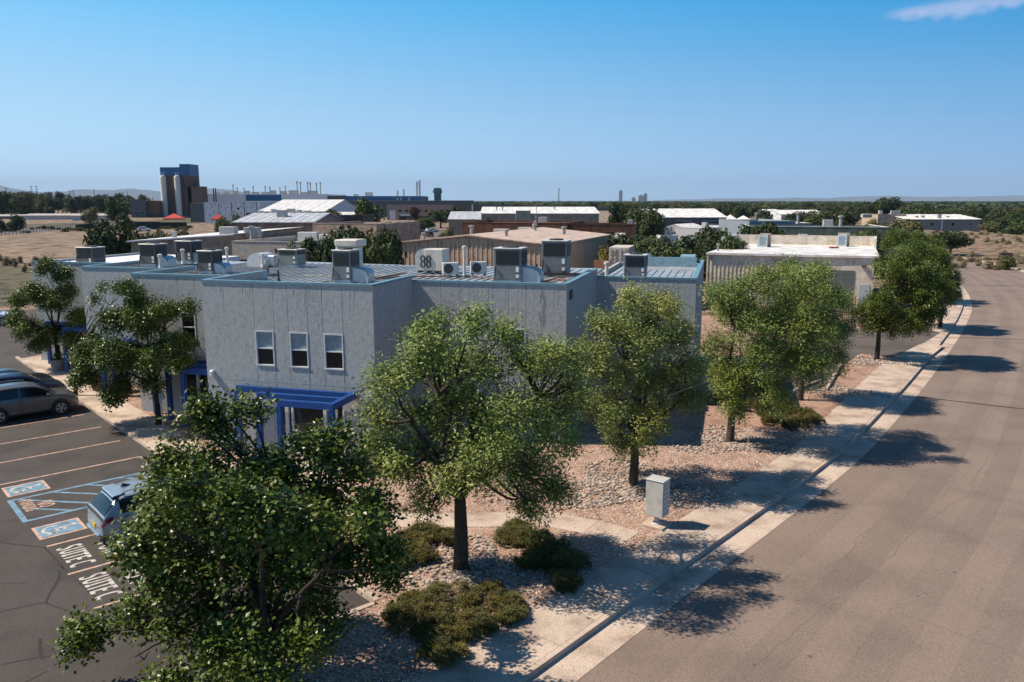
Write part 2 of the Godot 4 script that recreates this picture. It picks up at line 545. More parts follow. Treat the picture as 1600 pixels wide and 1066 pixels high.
func street() -> void:
	curb_pts = smooth_line(CURB, 1.5)
	var p := curb_pts
	var asphalt := mat("worn asphalt", lin(0.31, 0.237, 0.195), 0.9, tx("grit"), 0.13, tx("dirt"), 0.035, tx("lumps"), 0.6)
	var tar := mat("tar", lin(0.026, 0.022, 0.021), 0.95)
	var concrete := mat("concrete", lin(0.66, 0.535, 0.44), 0.88, tx("speck"), 0.28, tx("stain"), 0.11, tx("lumps"), 0.25)
	var b := MB.new()
	var lane := FastNoiseLite.new()
	lane.frequency = 0.05
	lane.seed = 31
	for i in p.size() - 1:      # traffic has polished two tracks in each lane and left the middle greyer
		var m0 := side(p, i)
		var m1 := side(p, i + 1)
		for k in 24:
			var o0 := 0.85 + k * 0.49
			var o1 := o0 + 0.49
			var tone := 0.93 + 0.07 * cos((o0 - 2.6) * TAU / 1.95) * smoothstep(0.9, 2.2, o0) + 0.05 * lane.get_noise_2d(i * 0.7, k * 9.0)
			b.col = Color(tone, tone * 0.998, tone * 0.995)
			var a := p[i] + m0 * o0
			var c := p[i] + m0 * o1
			var d := p[i + 1] + m1 * o1
			var e := p[i + 1] + m1 * o0
			b.quad(xyz(a, -0.15), xyz(c, -0.15), xyz(d, -0.15), xyz(e, -0.15))
	var road := ground("street", b, asphalt, "wide curving street of worn pinkish asphalt")
	# tar seams, cracks and tyre lines lie on the street
	for s in [[Vector3(22.48, 0.00, -42.76), Vector3(26.91, 0.00, -39.95), 0.17], [Vector3(35.55, 0.00, -62.35), Vector3(40.35, 0.00, -61.16), 0.22], [Vector3(58.00, 0.00, -101.27), Vector3(67.03, 0.00, -102.05), 0.22], [Vector3(70.85, 0.00, -127.79), Vector3(79.79, 0.00, -130.30), 0.2]]:
		part("tar_seam", strip(s[0], s[1], s[2], -0.146, 0.05), tar, road)
	for s in [[Vector3(10.06, 0.00, -19.23), Vector3(12.27, 0.00, -17.44), 0.03], [Vector3(9.81, 0.00, -21.01), Vector3(17.11, 0.00, -28.05), 0.035], [Vector3(17.11, 0.00, -28.05), Vector3(22.96, 0.00, -35.43), 0.035], [Vector3(9.21, 0.00, -21.80), Vector3(14.26, 0.00, -28.05), 0.022], [Vector3(5.04, 0.00, -16.26), Vector3(9.71, 0.00, -21.20), 0.02], [Vector3(15.35, 0.00, -27.41), Vector3(24.79, 0.00, -40.02), 0.03], [Vector3(24.79, 0.00, -40.02), Vector3(34.34, 0.00, -53.70), 0.04], [Vector3(15.73, 0.00, -33.49), Vector3(21.29, 0.00, -40.02), 0.03]]:
		part("crack", strip(s[0], s[1], s[2] * 0.7, -0.146, 0.22), mat("hairline crack", lin(0.17, 0.13, 0.11), 0.9), road)
	var spot_at := [Vector3(11.72, 0.00, -25.19), Vector3(17.01, 0.00, -28.72), Vector3(5.64, 0.00, -16.73), Vector3(11.25, 0.00, -20.26), Vector3(8.21, 0.00, -19.23), Vector3(13.31, 0.00, -21.40), Vector3(19.32, 0.00, -34.43), Vector3(16.02, 0.00, -31.74), Vector3(21.47, 0.00, -38.17), Vector3(16.89, 0.00, -34.92), Vector3(16.12, 0.00, -23.81), Vector3(7.10, 0.00, -18.00)]
	for c in spot_at:
		for k in 1 + rng.randi() % 2:
			var sp := MB.new()
			var o: Vector3 = c + Vector3(rng.randfn(0, 0.4), 0.004, rng.randfn(0, 0.4))
			o.y = -0.146
			var rr := rng.randf_range(0.025, 0.07)
			for j in 9:
				var a0 := TAU * j / 9
				var a1 := TAU * (j + 1) / 9
				sp.tri(o, o + Vector3(cos(a0), 0, -sin(a0)) * rr * (0.8 + 0.3 * sin(j * 2.3)), o + Vector3(cos(a1), 0, -sin(a1)) * rr * (0.8 + 0.3 * sin((j + 1) % 9 * 2.3)))
			part("oil_spot", sp, mat("old oil", lin(0.1, 0.08, 0.07), 0.8), road)
	var worn := mat("tyre wear", lin(0.2, 0.155, 0.135), 0.75, tx("speck"), 0.25, tx("patch"), 0.06)
	b = MB.new()
	var gut := MB.new()
	ribbon(gut, p, 0.0, 0.85, -0.142)
	var g := ground("gutter", gut, concrete, "pale concrete gutter along the kerb")
	# kerb stones and sidewalk slabs, one by one as far as they can be told apart
	var kerb := Node3D.new()
	kerb.name = numbered("curb")
	add_child(kerb)
	tag(kerb, "concrete kerb between sidewalk and street", "", "", "structure")
	var walk := Node3D.new()
	walk.name = numbered("sidewalk")
	add_child(walk)
	tag(walk, "sidewalk of concrete slabs along the street", "", "", "structure")
	var kmat := [concrete, mat("concrete b", lin(0.63, 0.515, 0.425), 0.88, tx("speck"), 0.28, tx("stain"), 0.13, tx("lumps"), 0.25)]
	var q := smooth_line(CURB, 1.55)
	for i in q.size() - 1:
		if q[i].y < -175.0:
			break
		var n0 := side(q, i)
		var n1 := side(q, i + 1)
		var t := (q[i + 1] - q[i]).normalized()
		var e0 := q[i] + t * 0.008
		var e1 := q[i + 1] - t * 0.008
		var wide := lerpf(1.75, 2.3, smoothstep(-28.0, -45.0, q[i].y))
		var slab := MB.new()
		slab.prism(PackedVector2Array([e0 - n0 * 0.17, e1 - n1 * 0.17, e1 - n1 * wide, e0 - n0 * wide]), -0.12, rng.randf_range(-0.003, 0.003))
		part("slab", slab, kmat[rng.randi() % 2], walk)
		var drop := 0.0
		if i % 2 == 0 and i + 2 < q.size():
			var f0 := q[i] + t * 0.006
			var f1 := q[i + 2] - (q[i + 2] - q[i + 1]).normalized() * 0.006
			var n2 := side(q, i + 2)
			var st := MB.new()
			var a := [xyz(f0 - n0 * 0.155, -0.2), xyz(f0 + n0 * 0.002, -0.2), xyz(f0 - n0 * 0.006, 0.004), xyz(f0 - n0 * 0.155, 0.004)]
			var c := [xyz(q[i + 1] - n1 * 0.155, -0.2), xyz(q[i + 1] + n1 * 0.002, -0.2), xyz(q[i + 1] - n1 * 0.006, 0.004), xyz(q[i + 1] - n1 * 0.155, 0.004)]
			var d := [xyz(f1 - n2 * 0.155, -0.2), xyz(f1 + n2 * 0.002, -0.2), xyz(f1 - n2 * 0.006, 0.004), xyz(f1 - n2 * 0.155, 0.004)]
			for pr in [[a, c], [c, d]]:
				for k in 4:
					st.quad(pr[0][k], pr[0][(k + 1) % 4], pr[1][(k + 1) % 4], pr[1][k])
			st.quad(a[0], a[3], a[2], a[1])
			st.quad(d[0], d[1], d[2], d[3])
			part("kerb_stone", st, kmat[rng.randi() % 2], kerb)
	# the far side of the street
	b = MB.new()
	ribbon(b, p, 12.6, 13.3, -0.142)
	ground("gutter", b, concrete, "gutter on the far side of the street")
	b = MB.new()
	ribbon(b, p, 13.3, 13.6, 0.0)
	for i in p.size() - 1:
		var n0 := side(p, i)
		var n1 := side(p, i + 1)
		b.quad(xyz(p[i + 1] + n1 * 13.3, 0.0), xyz(p[i] + n0 * 13.3, 0.0), xyz(p[i] + n0 * 13.3, -0.2), xyz(p[i + 1] + n1 * 13.3, -0.2))
	ground("curb", b, concrete, "kerb on the far side of the street")
	# sandy bank rising beyond the street
	var sand := mat("sandy bank", lin(0.42, 0.33, 0.27), 0.95, tx("speck"), 0.5, tx("scrub"), 0.045, tx("lumps"), 12.0)
	b = MB.new()
	var nz := FastNoiseLite.new()
	nz.frequency = 0.06
	nz.seed = 12
	var rowsp := []
	for i in range(46, p.size(), 2):
		var row := []
		for k in 12:
			var o := 13.5 + k * 3.6
			var n := side(p, i)
			var w := p[i] + n * o
			var y := 0.02 + 2.3 * smoothstep(3.0, 30.0, k * 3.6) + 0.8 * nz.get_noise_2d(w.x, w.y) * minf(1.0, k / 3.0)
			row.append(xyz(w, maxf(y, 0.0)))
		rowsp.append(row)
	for i in rowsp.size() - 1:
		for k in 11:
			b.quad(rowsp[i][k], rowsp[i][k + 1], rowsp[i + 1][k + 1], rowsp[i + 1][k])
	ground("sandy_bank", b, sand, "bare sandy bank that rises on the far side of the street")

func strip(a: Vector3, z: Vector3, w: float, y: float, wob: float) -> MB:
	var b := MB.new()
	var t := (z - a).normalized()
	var n := Vector3(-t.z, 0, t.x)
	var m := maxi(3, int(a.distance_to(z) / 0.5))
	var last := []
	var drift := 0.0
	for i in m + 1:
		drift = clampf(drift + rng.randf_range(-wob, wob) * 0.5, -wob, wob)
		var c := a.lerp(z, float(i) / m) + n * drift
		c.y = y
		var h := w * rng.randf_range(0.35, 0.62)
		var now := [c - n * h, c + n * h]
		if i:
			b.quad(last[0], last[1], now[1], now[0])
		last = now
	return b

# the parking lot has axes of its own: along the stall heads, and out into the lot
const LOT_O := Vector3(-3.6, -0.13, -19.6)
const LOT_A := Vector3(-0.669, 0, -0.743)
const LOT_N := Vector3(-0.743, 0, 0.669)
func lot(a: float, n: float, y := 0.0) -> Vector3:
	return LOT_O + LOT_A * a + LOT_N * n + Vector3(0, y, 0)
func lot2(a: float, n: float) -> Vector2:
	var p := lot(a, n)
	return Vector2(p.x, p.z)

func mark(a0: float, a1: float, n0: float, n1: float, y := 0.004) -> MB:
	var b := MB.new()
	b.quad(lot(a0, n0, y), lot(a0, n1, y), lot(a1, n1, y), lot(a1, n0, y))
	return b

func text_on_lot(called: String, words: String, a: float, n: float, wide: float, tall: float, m: Material, parent: Node) -> void:
	var t := TextMesh.new()
	t.text = words
	var f := SystemFont.new()
	f.font_names = PackedStringArray(["Droid Sans"])
	f.font_weight = 700
	t.font = f
	t.font_size = 64
	t.pixel_size = 0.01
	t.depth = 0.004
	t.curve_step = 2.0
	var s := t.get_aabb().size
	var o := put(called, t, m, parent)
	o.transform = Transform3D(Basis(-LOT_A * (wide / s.x), -LOT_N * (tall / s.y), Vector3.UP), lot(a, n, 0.0065))

func parking_lot() -> void:
	var blacktop := mat("blacktop", lin(0.078, 0.066, 0.06), 0.88, tx("grit"), 0.13, tx("patch"), 0.09, tx("lumps"), 0.6)
	var white := mat("white road paint", lin(0.68, 0.65, 0.6), 0.8, tx("speck"), 0.5, tx("stain"), 0.6)
	var orange := mat("faded salmon road paint", lin(0.72, 0.48, 0.38), 0.8, tx("speck"), 0.5, tx("stain"), 0.6)
	var blue := mat("faded blue road paint", lin(0.2, 0.36, 0.5), 0.8, tx("speck"), 0.5, tx("stain"), 0.5)
	var tar := mat("tar", lin(0.026, 0.022, 0.021), 0.95)
	var b := MB.new()
	b.prism(PackedVector2Array([lot2(0, 0), lot2(44.5, 0), lot2(75, -4), lot2(75, 40), lot2(-14, 40), lot2(0, 25)]), -0.2, -0.13, false)
	b.prism(PackedVector2Array([lot2(44.5, 0.0), lot2(52, -9), lot2(68, -14), lot2(75, -4)]), -0.2, -0.1305, false)
	var pl := ground("parking_lot", b, blacktop, "dark asphalt parking lot with painted stalls on the left")
	for a in [4.92, 7.56, 10.1, 17.5, 20.5, 23.5, 26.5, 29.5, 32.5, 35.5]:
		part("stall_line", mark(a - 0.05, a + 0.05, 0.5, 5.65), orange, pl)
	# striped access aisle
	var bl := MB.new()
	for q in [[12.75, 12.9, 0.6, 5.62], [15.25, 15.4, 0.6, 5.62], [12.75, 15.4, 5.62, 5.8]]:
		bl.quad(lot(q[0], q[2], 0.004), lot(q[0], q[3], 0.004), lot(q[1], q[3], 0.004), lot(q[1], q[2], 0.004))
	part("aisle_border", bl, blue, pl)
	for q in [[14.2, 5.6, 12.9, 4.4], [15.25, 5.55, 12.9, 3.45], [15.25, 4.4, 12.9, 2.3], [15.25, 3.25, 12.9, 1.15], [15.25, 2.1, 13.6, 0.62]]:
		var s := MB.new()
		s.quad(lot(q[0], q[1] - 0.18, 0.004), lot(q[0], q[1], 0.004), lot(q[2], q[3], 0.004), lot(q[2], q[3] - 0.18, 0.004))
		part("aisle_stripe", s, blue, pl)
	text_on_lot("lettering_no", "NO", 14.15, 4.82, 0.62, 0.5, orange, pl)
	text_on_lot("lettering_parking", "PARKING", 14.4, 5.32, 1.3, 0.4, orange, pl)
	for st in [[15.78, "accessible_symbol"], [10.78, "accessible_symbol"]]:
		var a0: float = st[0]
		var sym := put(st[1], mark(a0, a0 + 1.24, 4.3, 5.7).mesh(), orange, pl)
		part("blue_field", mark(a0 + 0.1, a0 + 1.14, 4.4, 5.6, 0.008), blue, sym)
		var w := MB.new()
		var cc := func(u: float, v: float) -> Vector3: return lot(a0 + 0.62 - u, 5.0 - v, 0.012)
		for k in 14:      # the wheel
			var t0 := deg_to_rad(150.0 + k * 15.5)
			var t1 := deg_to_rad(150.0 + (k + 1) * 15.5)
			w.quad(cc.call(0.27 * cos(t0) - 0.03, 0.27 * sin(t0) - 0.16), cc.call(0.36 * cos(t0) - 0.03, 0.36 * sin(t0) - 0.16), cc.call(0.36 * cos(t1) - 0.03, 0.36 * sin(t1) - 0.16), cc.call(0.27 * cos(t1) - 0.03, 0.27 * sin(t1) - 0.16))
		for l in [[-0.08, 0.34, -0.02, -0.08], [-0.02, -0.08, 0.22, -0.08], [0.22, -0.08, 0.34, -0.42], [-0.05, 0.16, 0.2, 0.12]]:
			var d := Vector2(l[2] - l[0], l[3] - l[1]).normalized()
			var nn := Vector2(-d.y, d.x) * 0.045
			w.quad(cc.call(l[0] + nn.x, l[1] + nn.y), cc.call(l[0] - nn.x, l[1] - nn.y), cc.call(l[2] - nn.x, l[3] - nn.y), cc.call(l[2] + nn.x, l[3] + nn.y))
		for k in 10:
			var t0 := TAU * k / 10
			var t1 := TAU * (k + 1) / 10
			w.tri(cc.call(-0.1, 0.45), cc.call(-0.1 + 0.09 * cos(t0), 0.45 + 0.09 * sin(t0)), cc.call(-0.1 + 0.09 * cos(t1), 0.45 + 0.09 * sin(t1)))
		part("wheelchair_figure", w, white, sym)
	for st in [8.8, 6.2]:
		text_on_lot("lettering_suite_c", "SUITE C", st, 5.15, 1.75, 0.72, white, pl)
		text_on_lot("lettering_for", "FOR", st, 4.15, 0.95, 0.72, white, pl)
		text_on_lot("lettering_parking", "PARKING", st, 3.15, 1.9, 0.72, white, pl)
	# sealed cracks
	for s in [[Vector3(-17.20, 0.00, -25.22), Vector3(-14.59, 0.00, -26.41), 0.03], [Vector3(-16.25, 0.00, -23.72), Vector3(-14.55, 0.00, -23.24), 0.05], [Vector3(-14.55, 0.00, -23.24), Vector3(-13.19, 0.00, -21.70), 0.06], [Vector3(-13.19, 0.00, -21.70), Vector3(-12.47, 0.00, -19.80), 0.07], [Vector3(-12.47, 0.00, -19.80), Vector3(-10.74, 0.00, -18.96), 0.05], [Vector3(-12.47, 0.00, -19.80), Vector3(-13.43, 0.00, -19.29), 0.05], [Vector3(-11.90, 0.00, -16.87), Vector3(-10.81, 0.00, -17.33), 0.05], [Vector3(-11.61, 0.00, -18.04), Vector3(-10.96, 0.00, -17.19), 0.08], [Vector3(-11.22, 0.00, -15.82), Vector3(-10.73, 0.00, -16.67), 0.04], [Vector3(-13.52, 0.00, -22.12), Vector3(-11.36, 0.00, -20.16), 0.03], [Vector3(-15.67, 0.00, -21.10), Vector3(-13.73, 0.00, -20.90), 0.03]]:
		part("crack", strip(s[0], s[1], s[2], -0.127, 0.12), tar, pl)
	# kerbs round the planting island and along the stall heads
	var concrete: Material = mats["concrete"]
	var ik := Node3D.new()
	ik.name = numbered("curb")
	add_child(ik)
	tag(ik, "concrete kerb round the parking lot", "", "", "structure")
	for k in 9:
		var s := MB.new()
		var n0 := 0.1 + k * 1.9
		var c0 := lot2(0, n0)
		s.prism(PackedVector2Array([lot2(0.08, n0), lot2(0.08, n0 + 1.88), lot2(-0.08, n0 + 1.88), lot2(-0.08, n0)]), -0.2, 0.015)
		part("kerb_stone", s, concrete, ik)
	for k in 19:
		var a0 := 0.1 + k * 2.4
		var s := MB.new()
		s.prism(PackedVector2Array([lot2(a0, 0.0), lot2(a0 + 2.385, 0.0), lot2(a0 + 2.385, -0.16), lot2(a0, -0.16)]), -0.2, 0.004)
		part("kerb_stone", s, concrete, ik)
	# the walk along the stall heads
	var walk := Node3D.new()
	walk.name = numbered("sidewalk")
	add_child(walk)
	tag(walk, "concrete walk between the parking stalls and the grey building", "", "", "structure")
	for k in 22:
		var a0 := 10.6 + k * 1.55
		var s := MB.new()
		s.prism(PackedVector2Array([lot2(a0, -0.17), lot2(a0 + 1.535, -0.17), lot2(a0 + 1.535, -1.75), lot2(a0, -1.75)]), -0.12, 0.002)
		part("slab", s, concrete, walk)
	var pw := Node3D.new()
	pw.name = "walkway"
	add_child(pw)
	tag(pw, "concrete walkway from the sidewalk to the office door", "", "", "structure")
	var path := smooth_line([Vector2(3.75, -23.65), Vector2(1.6, -25.1), Vector2(-1.0, -25.15), Vector2(-4.2, -25.2), Vector2(-6.2, -26.8), Vector2(-7.6, -29.3), Vector2(-8.3, -31.4)], 1.45)
	for i in path.size() - 1:
		var t := (path[i + 1] - path[i]).normalized() * 0.007
		var n0 := side(path, i)
		var n1 := side(path, i + 1)
		var s := MB.new()
		s.prism(PackedVector2Array([path[i] + t + n0 * 0.6, path[i + 1] - t + n1 * 0.6, path[i + 1] - t - n1 * 0.6, path[i] + t - n0 * 0.6]), -0.12, 0.004)
		part("slab", s, concrete, pw)
	# entrance pavement in front of the doors of the left units
	ground("entry_pavement", flat(PackedVector2Array([Vector2(-20.59, -39.84), Vector2(-17.24, -36.18), Vector2(-15.30, -33.95), Vector2(-13.85, -33.02), Vector2(-16.25, -36.18), Vector2(-19.19, -39.45)]), -0.004), concrete, "strip of pavement before the left entrances")
	# the neighbour's driveway beyond the trees
	var dark := mat("driveway asphalt", lin(0.14, 0.115, 0.1), 0.9, tx("speck"), 0.25, tx("patch"), 0.07)
	ground("driveway", flat(PackedVector2Array([Vector2(10.50, -39.45), Vector2(15.65, -43.35), Vector2(17.71, -43.65), Vector2(21.45, -50.59), Vector2(24.52, -54.79), Vector2(26.11, -52.94), Vector2(30.60, -58.34), Vector2(34.84, -63.63), Vector2(34.63, -66.29), Vector2(26.65, -65.27), Vector2(14.79, -52.94)]), 0.006), dark, "neighbour's asphalt driveway between two trees")
	ground("driveway_apron", flat(PackedVector2Array([Vector2(26.00, -53.16), Vector2(30.50, -58.34), Vector2(32.03, -57.81), Vector2(27.97, -52.50)]), 0.012), concrete, "concrete apron where the driveway meets the street")
	for s in [[Vector3(21.41, 0.00, -50.59), Vector3(17.68, 0.00, -43.50), "low concrete kerb between the driveway and the gravel"], [Vector3(17.97, 0.00, -45.58), Vector3(15.25, 0.00, -42.60), "low concrete edge below the driveway rail"]]:
		var k := MB.new()
		k.bar(s[0] + Vector3(0, 0.06, 0), s[1] + Vector3(0, 0.06, 0), 0.16, 0.2)
		ground("curb", k, concrete, s[2])

func gravel_beds() -> void:
	var gravel := mat("gravel", lin(0.51, 0.445, 0.405), 0.95, tx("cell"), 0.55, tx("stain"), 0.15, tx("edge"), 2.2)
	var poly := PackedVector2Array([lot2(-0.1, 0.0), lot2(44.6, -0.1), lot2(50, -9), Vector2(-34, -66), Vector2(36, -76)])
	var p := smooth_line(CURB, 1.5)
	for i in range(p.size() - 1, -1, -1):
		if p[i].y > -74.0 and p[i].y < -2.0:
			poly.append(p[i] - side(p, i) * 1.0)
	poly.append(lot2(-0.1, 18.0))
	ground("gravel_bed", flat(poly, -0.012), gravel, "pinkish gravel bed between the sidewalk and the building")
	# loose pebbles give the bed its grain
	var peb := MB.new()
	var q := []
	for s in [Vector3(1, 0, 0), Vector3(0.2, 0, 0.9), Vector3(-0.9, 0, 0.3), Vector3(-0.3, 0, -0.85), Vector3(0.1, 0.75, 0.1)]:
		q.append(s * 0.5)
	for k in 4:
		peb.tri(q[k], q[4], q[(k + 1) % 4])
	var pm := peb.mesh()
	var inside := func(v: Vector2) -> bool: return Geometry2D.is_point_in_polygon(v, poly)
	var where := []
	var tint := []
	var tones := [Color(0.54, 0.46, 0.4), Color(0.41, 0.34, 0.3), Color(0.62, 0.55, 0.49), Color(0.29, 0.26, 0.24), Color(0.5, 0.41, 0.36)]
	for k in 90000:
		var v := Vector2(rng.randf_range(-11, 16), rng.randf_range(-36, -12))
		if not inside.call(v):
			continue
		var s := rng.randf_range(0.03, 0.075)
		where.append(Transform3D(Basis(Vector3.UP, rng.randf() * TAU).scaled(Vector3(s, s * 0.8, s)), xyz(v, -0.012)))
		var c: Color = tones[rng.randi() % 5]
		tint.append(c * rng.randf_range(0.75, 1.15))
	scatter("gravel", pm, mat("pebble", Color(1, 1, 1), 0.9), where, tint, self, "loose pinkish pebbles on the gravel bed")
	# river cobbles in rings below the trees
	var cob := MB.new()
	cob.lathe([Vector2(0.0, -0.5), Vector2(0.38, -0.36), Vector2(0.5, 0.0), Vector2(0.36, 0.34), Vector2(0.0, 0.46)], 7)
	var cm := cob.mesh()
	for ring in [[Vector2(-1.5, -21.6), 2.1, 900, "bed of round pale cobbles below the nearest ash tree"], [Vector2(4.3, -28.3), 3.0, 1500, "bed of round cobbles below the second ash tree, behind the mailbox"], [Vector2(9.7, -33.9), 2.4, 700, "bed of dark cobbles below the third ash tree"], [Vector2(24.4, -52.0), 1.9, 450, "bed of cobbles below the dark tree by the driveway"], [Vector2(18.6, -43.5), 1.7, 350, "patch of cobbles beside the driveway rail"]]:
		where = []
		tint = []
		for k in ring[2]:
			var a := rng.randf() * TAU
			var r: float = ring[1] * sqrt(rng.randf()) * (0.8 + 0.3 * sin(a * 3.0))
			var v: Vector2 = ring[0] + Vector2(cos(a) * r * 1.15, sin(a) * r)
			var s := rng.randf_range(0.07, 0.17)
			where.append(Transform3D(Basis.from_euler(Vector3(rng.randf_range(-0.4, 0.4), rng.randf() * TAU, rng.randf_range(-0.4, 0.4))).scaled(Vector3(s, s * 0.65, s * 0.8)), xyz(v, 0.015)))
			var c: Color = [Color(0.4, 0.32, 0.26), Color(0.3, 0.25, 0.22), Color(0.47, 0.39, 0.32), Color(0.2, 0.175, 0.16)][rng.randi() % 4]
			tint.append(c * rng.randf_range(0.8, 1.1))
		scatter("cobble_bed", cm, mats["pebble"], where, tint, self, ring[3])

func scatter(called: String, m: Mesh, mt: Material, where: Array, tint: Array, parent: Node, label := "", kind := "stuff") -> MultiMeshInstance3D:
	var mm := MultiMesh.new()
	mm.transform_format = MultiMesh.TRANSFORM_3D
	mm.use_colors = tint.size() > 0
	mm.mesh = m
	mm.instance_count = where.size()
	for i in where.size():
		mm.set_instance_transform(i, where[i])
		if tint.size():
			mm.set_instance_color(i, tint[i])
	var o := MultiMeshInstance3D.new()
	o.name = numbered(called) if parent == self else called
	o.multimesh = mm
	o.material_override = mt
	parent.add_child(o, true)
	tag(o, label, "", "", kind)
	return o

# ---------------------------------------------------------------- the office building
const OFF := Vector3(-13.12, 0, -33.4)
const TURN := -0.2618
func off(x: float, y: float, z: float) -> Vector3:
	return OFF + Vector3(0.9659, 0, 0.2588) * x + Vector3(-0.2588, 0, 0.9659) * z + Vector3(0, y, 0)

func seg(a: Vector2, b: Vector2) -> Transform3D:   # x along the wall, z outwards
	var x := Vector3(b.x - a.x, 0, b.y - a.y).normalized()
	return Transform3D(Basis(x, Vector3.UP, Vector3(-x.z, 0, x.x)), Vector3(a.x, 0, a.y))

func wall(parent: Node, m: Array, a: Vector2, b: Vector2, y0: float, y1: float, joints: Array, holes: Array, band := 3.0, e0 := 0.0, e1 := 0.0) -> Transform3D:
	var xf := seg(a, b)
	var long := a.distance_to(b)
	var xs := [-e0]
	xs.append_array(joints)
	xs.append(long + e1)
	for i in xs.size() - 1:
		var l: float = xs[i] + (0.008 if i > 0 else 0.0)
		var r: float = xs[i + 1] - (0.008 if i < xs.size() - 2 else 0.0)
		for yy in ([[y0, band - 0.006], [band + 0.006, y1]] if band > y0 and band < y1 else [[y0, y1]]):
			var st := MB.new()
			st.xf = xf
			var cuts := []
			for h in holes:
				if h[1] > l + 0.01 and h[0] < r - 0.01 and h[3] > yy[0] and h[2] < yy[1]:
					cuts.append(h)
			var pieces := [[l, r, yy[0], yy[1]]]
			for h in cuts:
				var out := []
				for p in pieces:
					if h[1] <= p[0] or h[0] >= p[1] or h[3] <= p[2] or h[2] >= p[3]:
						out.append(p)
						continue
					if h[0] > p[0] + 0.01:
						out.append([p[0], h[0], p[2], p[3]])
					if h[1] < p[1] - 0.01:
						out.append([h[1], p[1], p[2], p[3]])
					var c0: float = maxf(p[0], h[0]) if h[0] > p[0] + 0.01 else p[0]
					var c1: float = minf(p[1], h[1]) if h[1] < p[1] - 0.01 else p[1]
					if h[2] > p[2] + 0.01:
						out.append([c0, c1, p[2], h[2]])
					if h[3] < p[3] - 0.01:
						out.append([c0, c1, h[3], p[3]])
				pieces = out
			var mm: Material = m[rng.randi() % m.size()]
			for p in pieces:
				st = MB.new()
				st.xf = xf
				st.box(Vector3((p[0] + p[1]) / 2, (p[2] + p[3]) / 2, -0.1), Vector3(p[1] - p[0], p[3] - p[2], 0.2))
				part("wall_panel", st, mm, parent)
	return xf

func window(parent: Node, xf: Transform3D, h: Array, frame: Material, upper: Material, lower: Material) -> void:
	var st := MB.new()
	st.xf = xf
	var w: float = h[1] - h[0]
	var t: float = h[3] - h[2]
	var cx: float = (h[0] + h[1]) / 2
	var cy: float = (h[2] + h[3]) / 2
	var f := 0.055
	st.box(Vector3(cx, h[3] - f / 2 - 0.002, -0.03), Vector3(w - 0.006, f, 0.1))
	st.box(Vector3(cx, h[2] + f / 2 + 0.002, -0.02), Vector3(w - 0.006, f, 0.12))
	st.box(Vector3(h[0] + f / 2 + 0.003, cy, -0.03), Vector3(f, t - 2 * f - 0.006, 0.1))
	st.box(Vector3(h[1] - f / 2 - 0.003, cy, -0.03), Vector3(f, t - 2 * f - 0.006, 0.1))
	st.box(Vector3(cx, cy, -0.04), Vector3(w - 2 * f - 0.008, 0.05, 0.07))
	var o := put("window", st.mesh(), frame, parent)
	var p := MB.new()
	p.xf = xf
	p.box(Vector3(cx, (cy + h[3]) / 2, -0.085), Vector3(w - 0.1, t / 2 - 0.05, 0.02))
	part("pane", p, upper, o)
	p = MB.new()
	p.xf = xf
	p.box(Vector3(cx, (cy + h[2]) / 2, -0.095), Vector3(w - 0.1, t / 2 - 0.05, 0.02))
	part("pane", p, lower, o)

func post_frame(parent: Node, called: String, segs: Array, m: Material, w := 0.2) -> void:
	var o: MeshInstance3D = null
	for s in segs:
		var st := MB.new()
		st.bar(s[0], s[1], w, w * (1.0 if absf(s[0].y - s[1].y) > 0.5 else 1.25))
		if o == null:
			o = part(called, st, m, parent)
		else:
			part("post" if absf(s[0].y - s[1].y) > 0.5 else "beam", st, m, o)

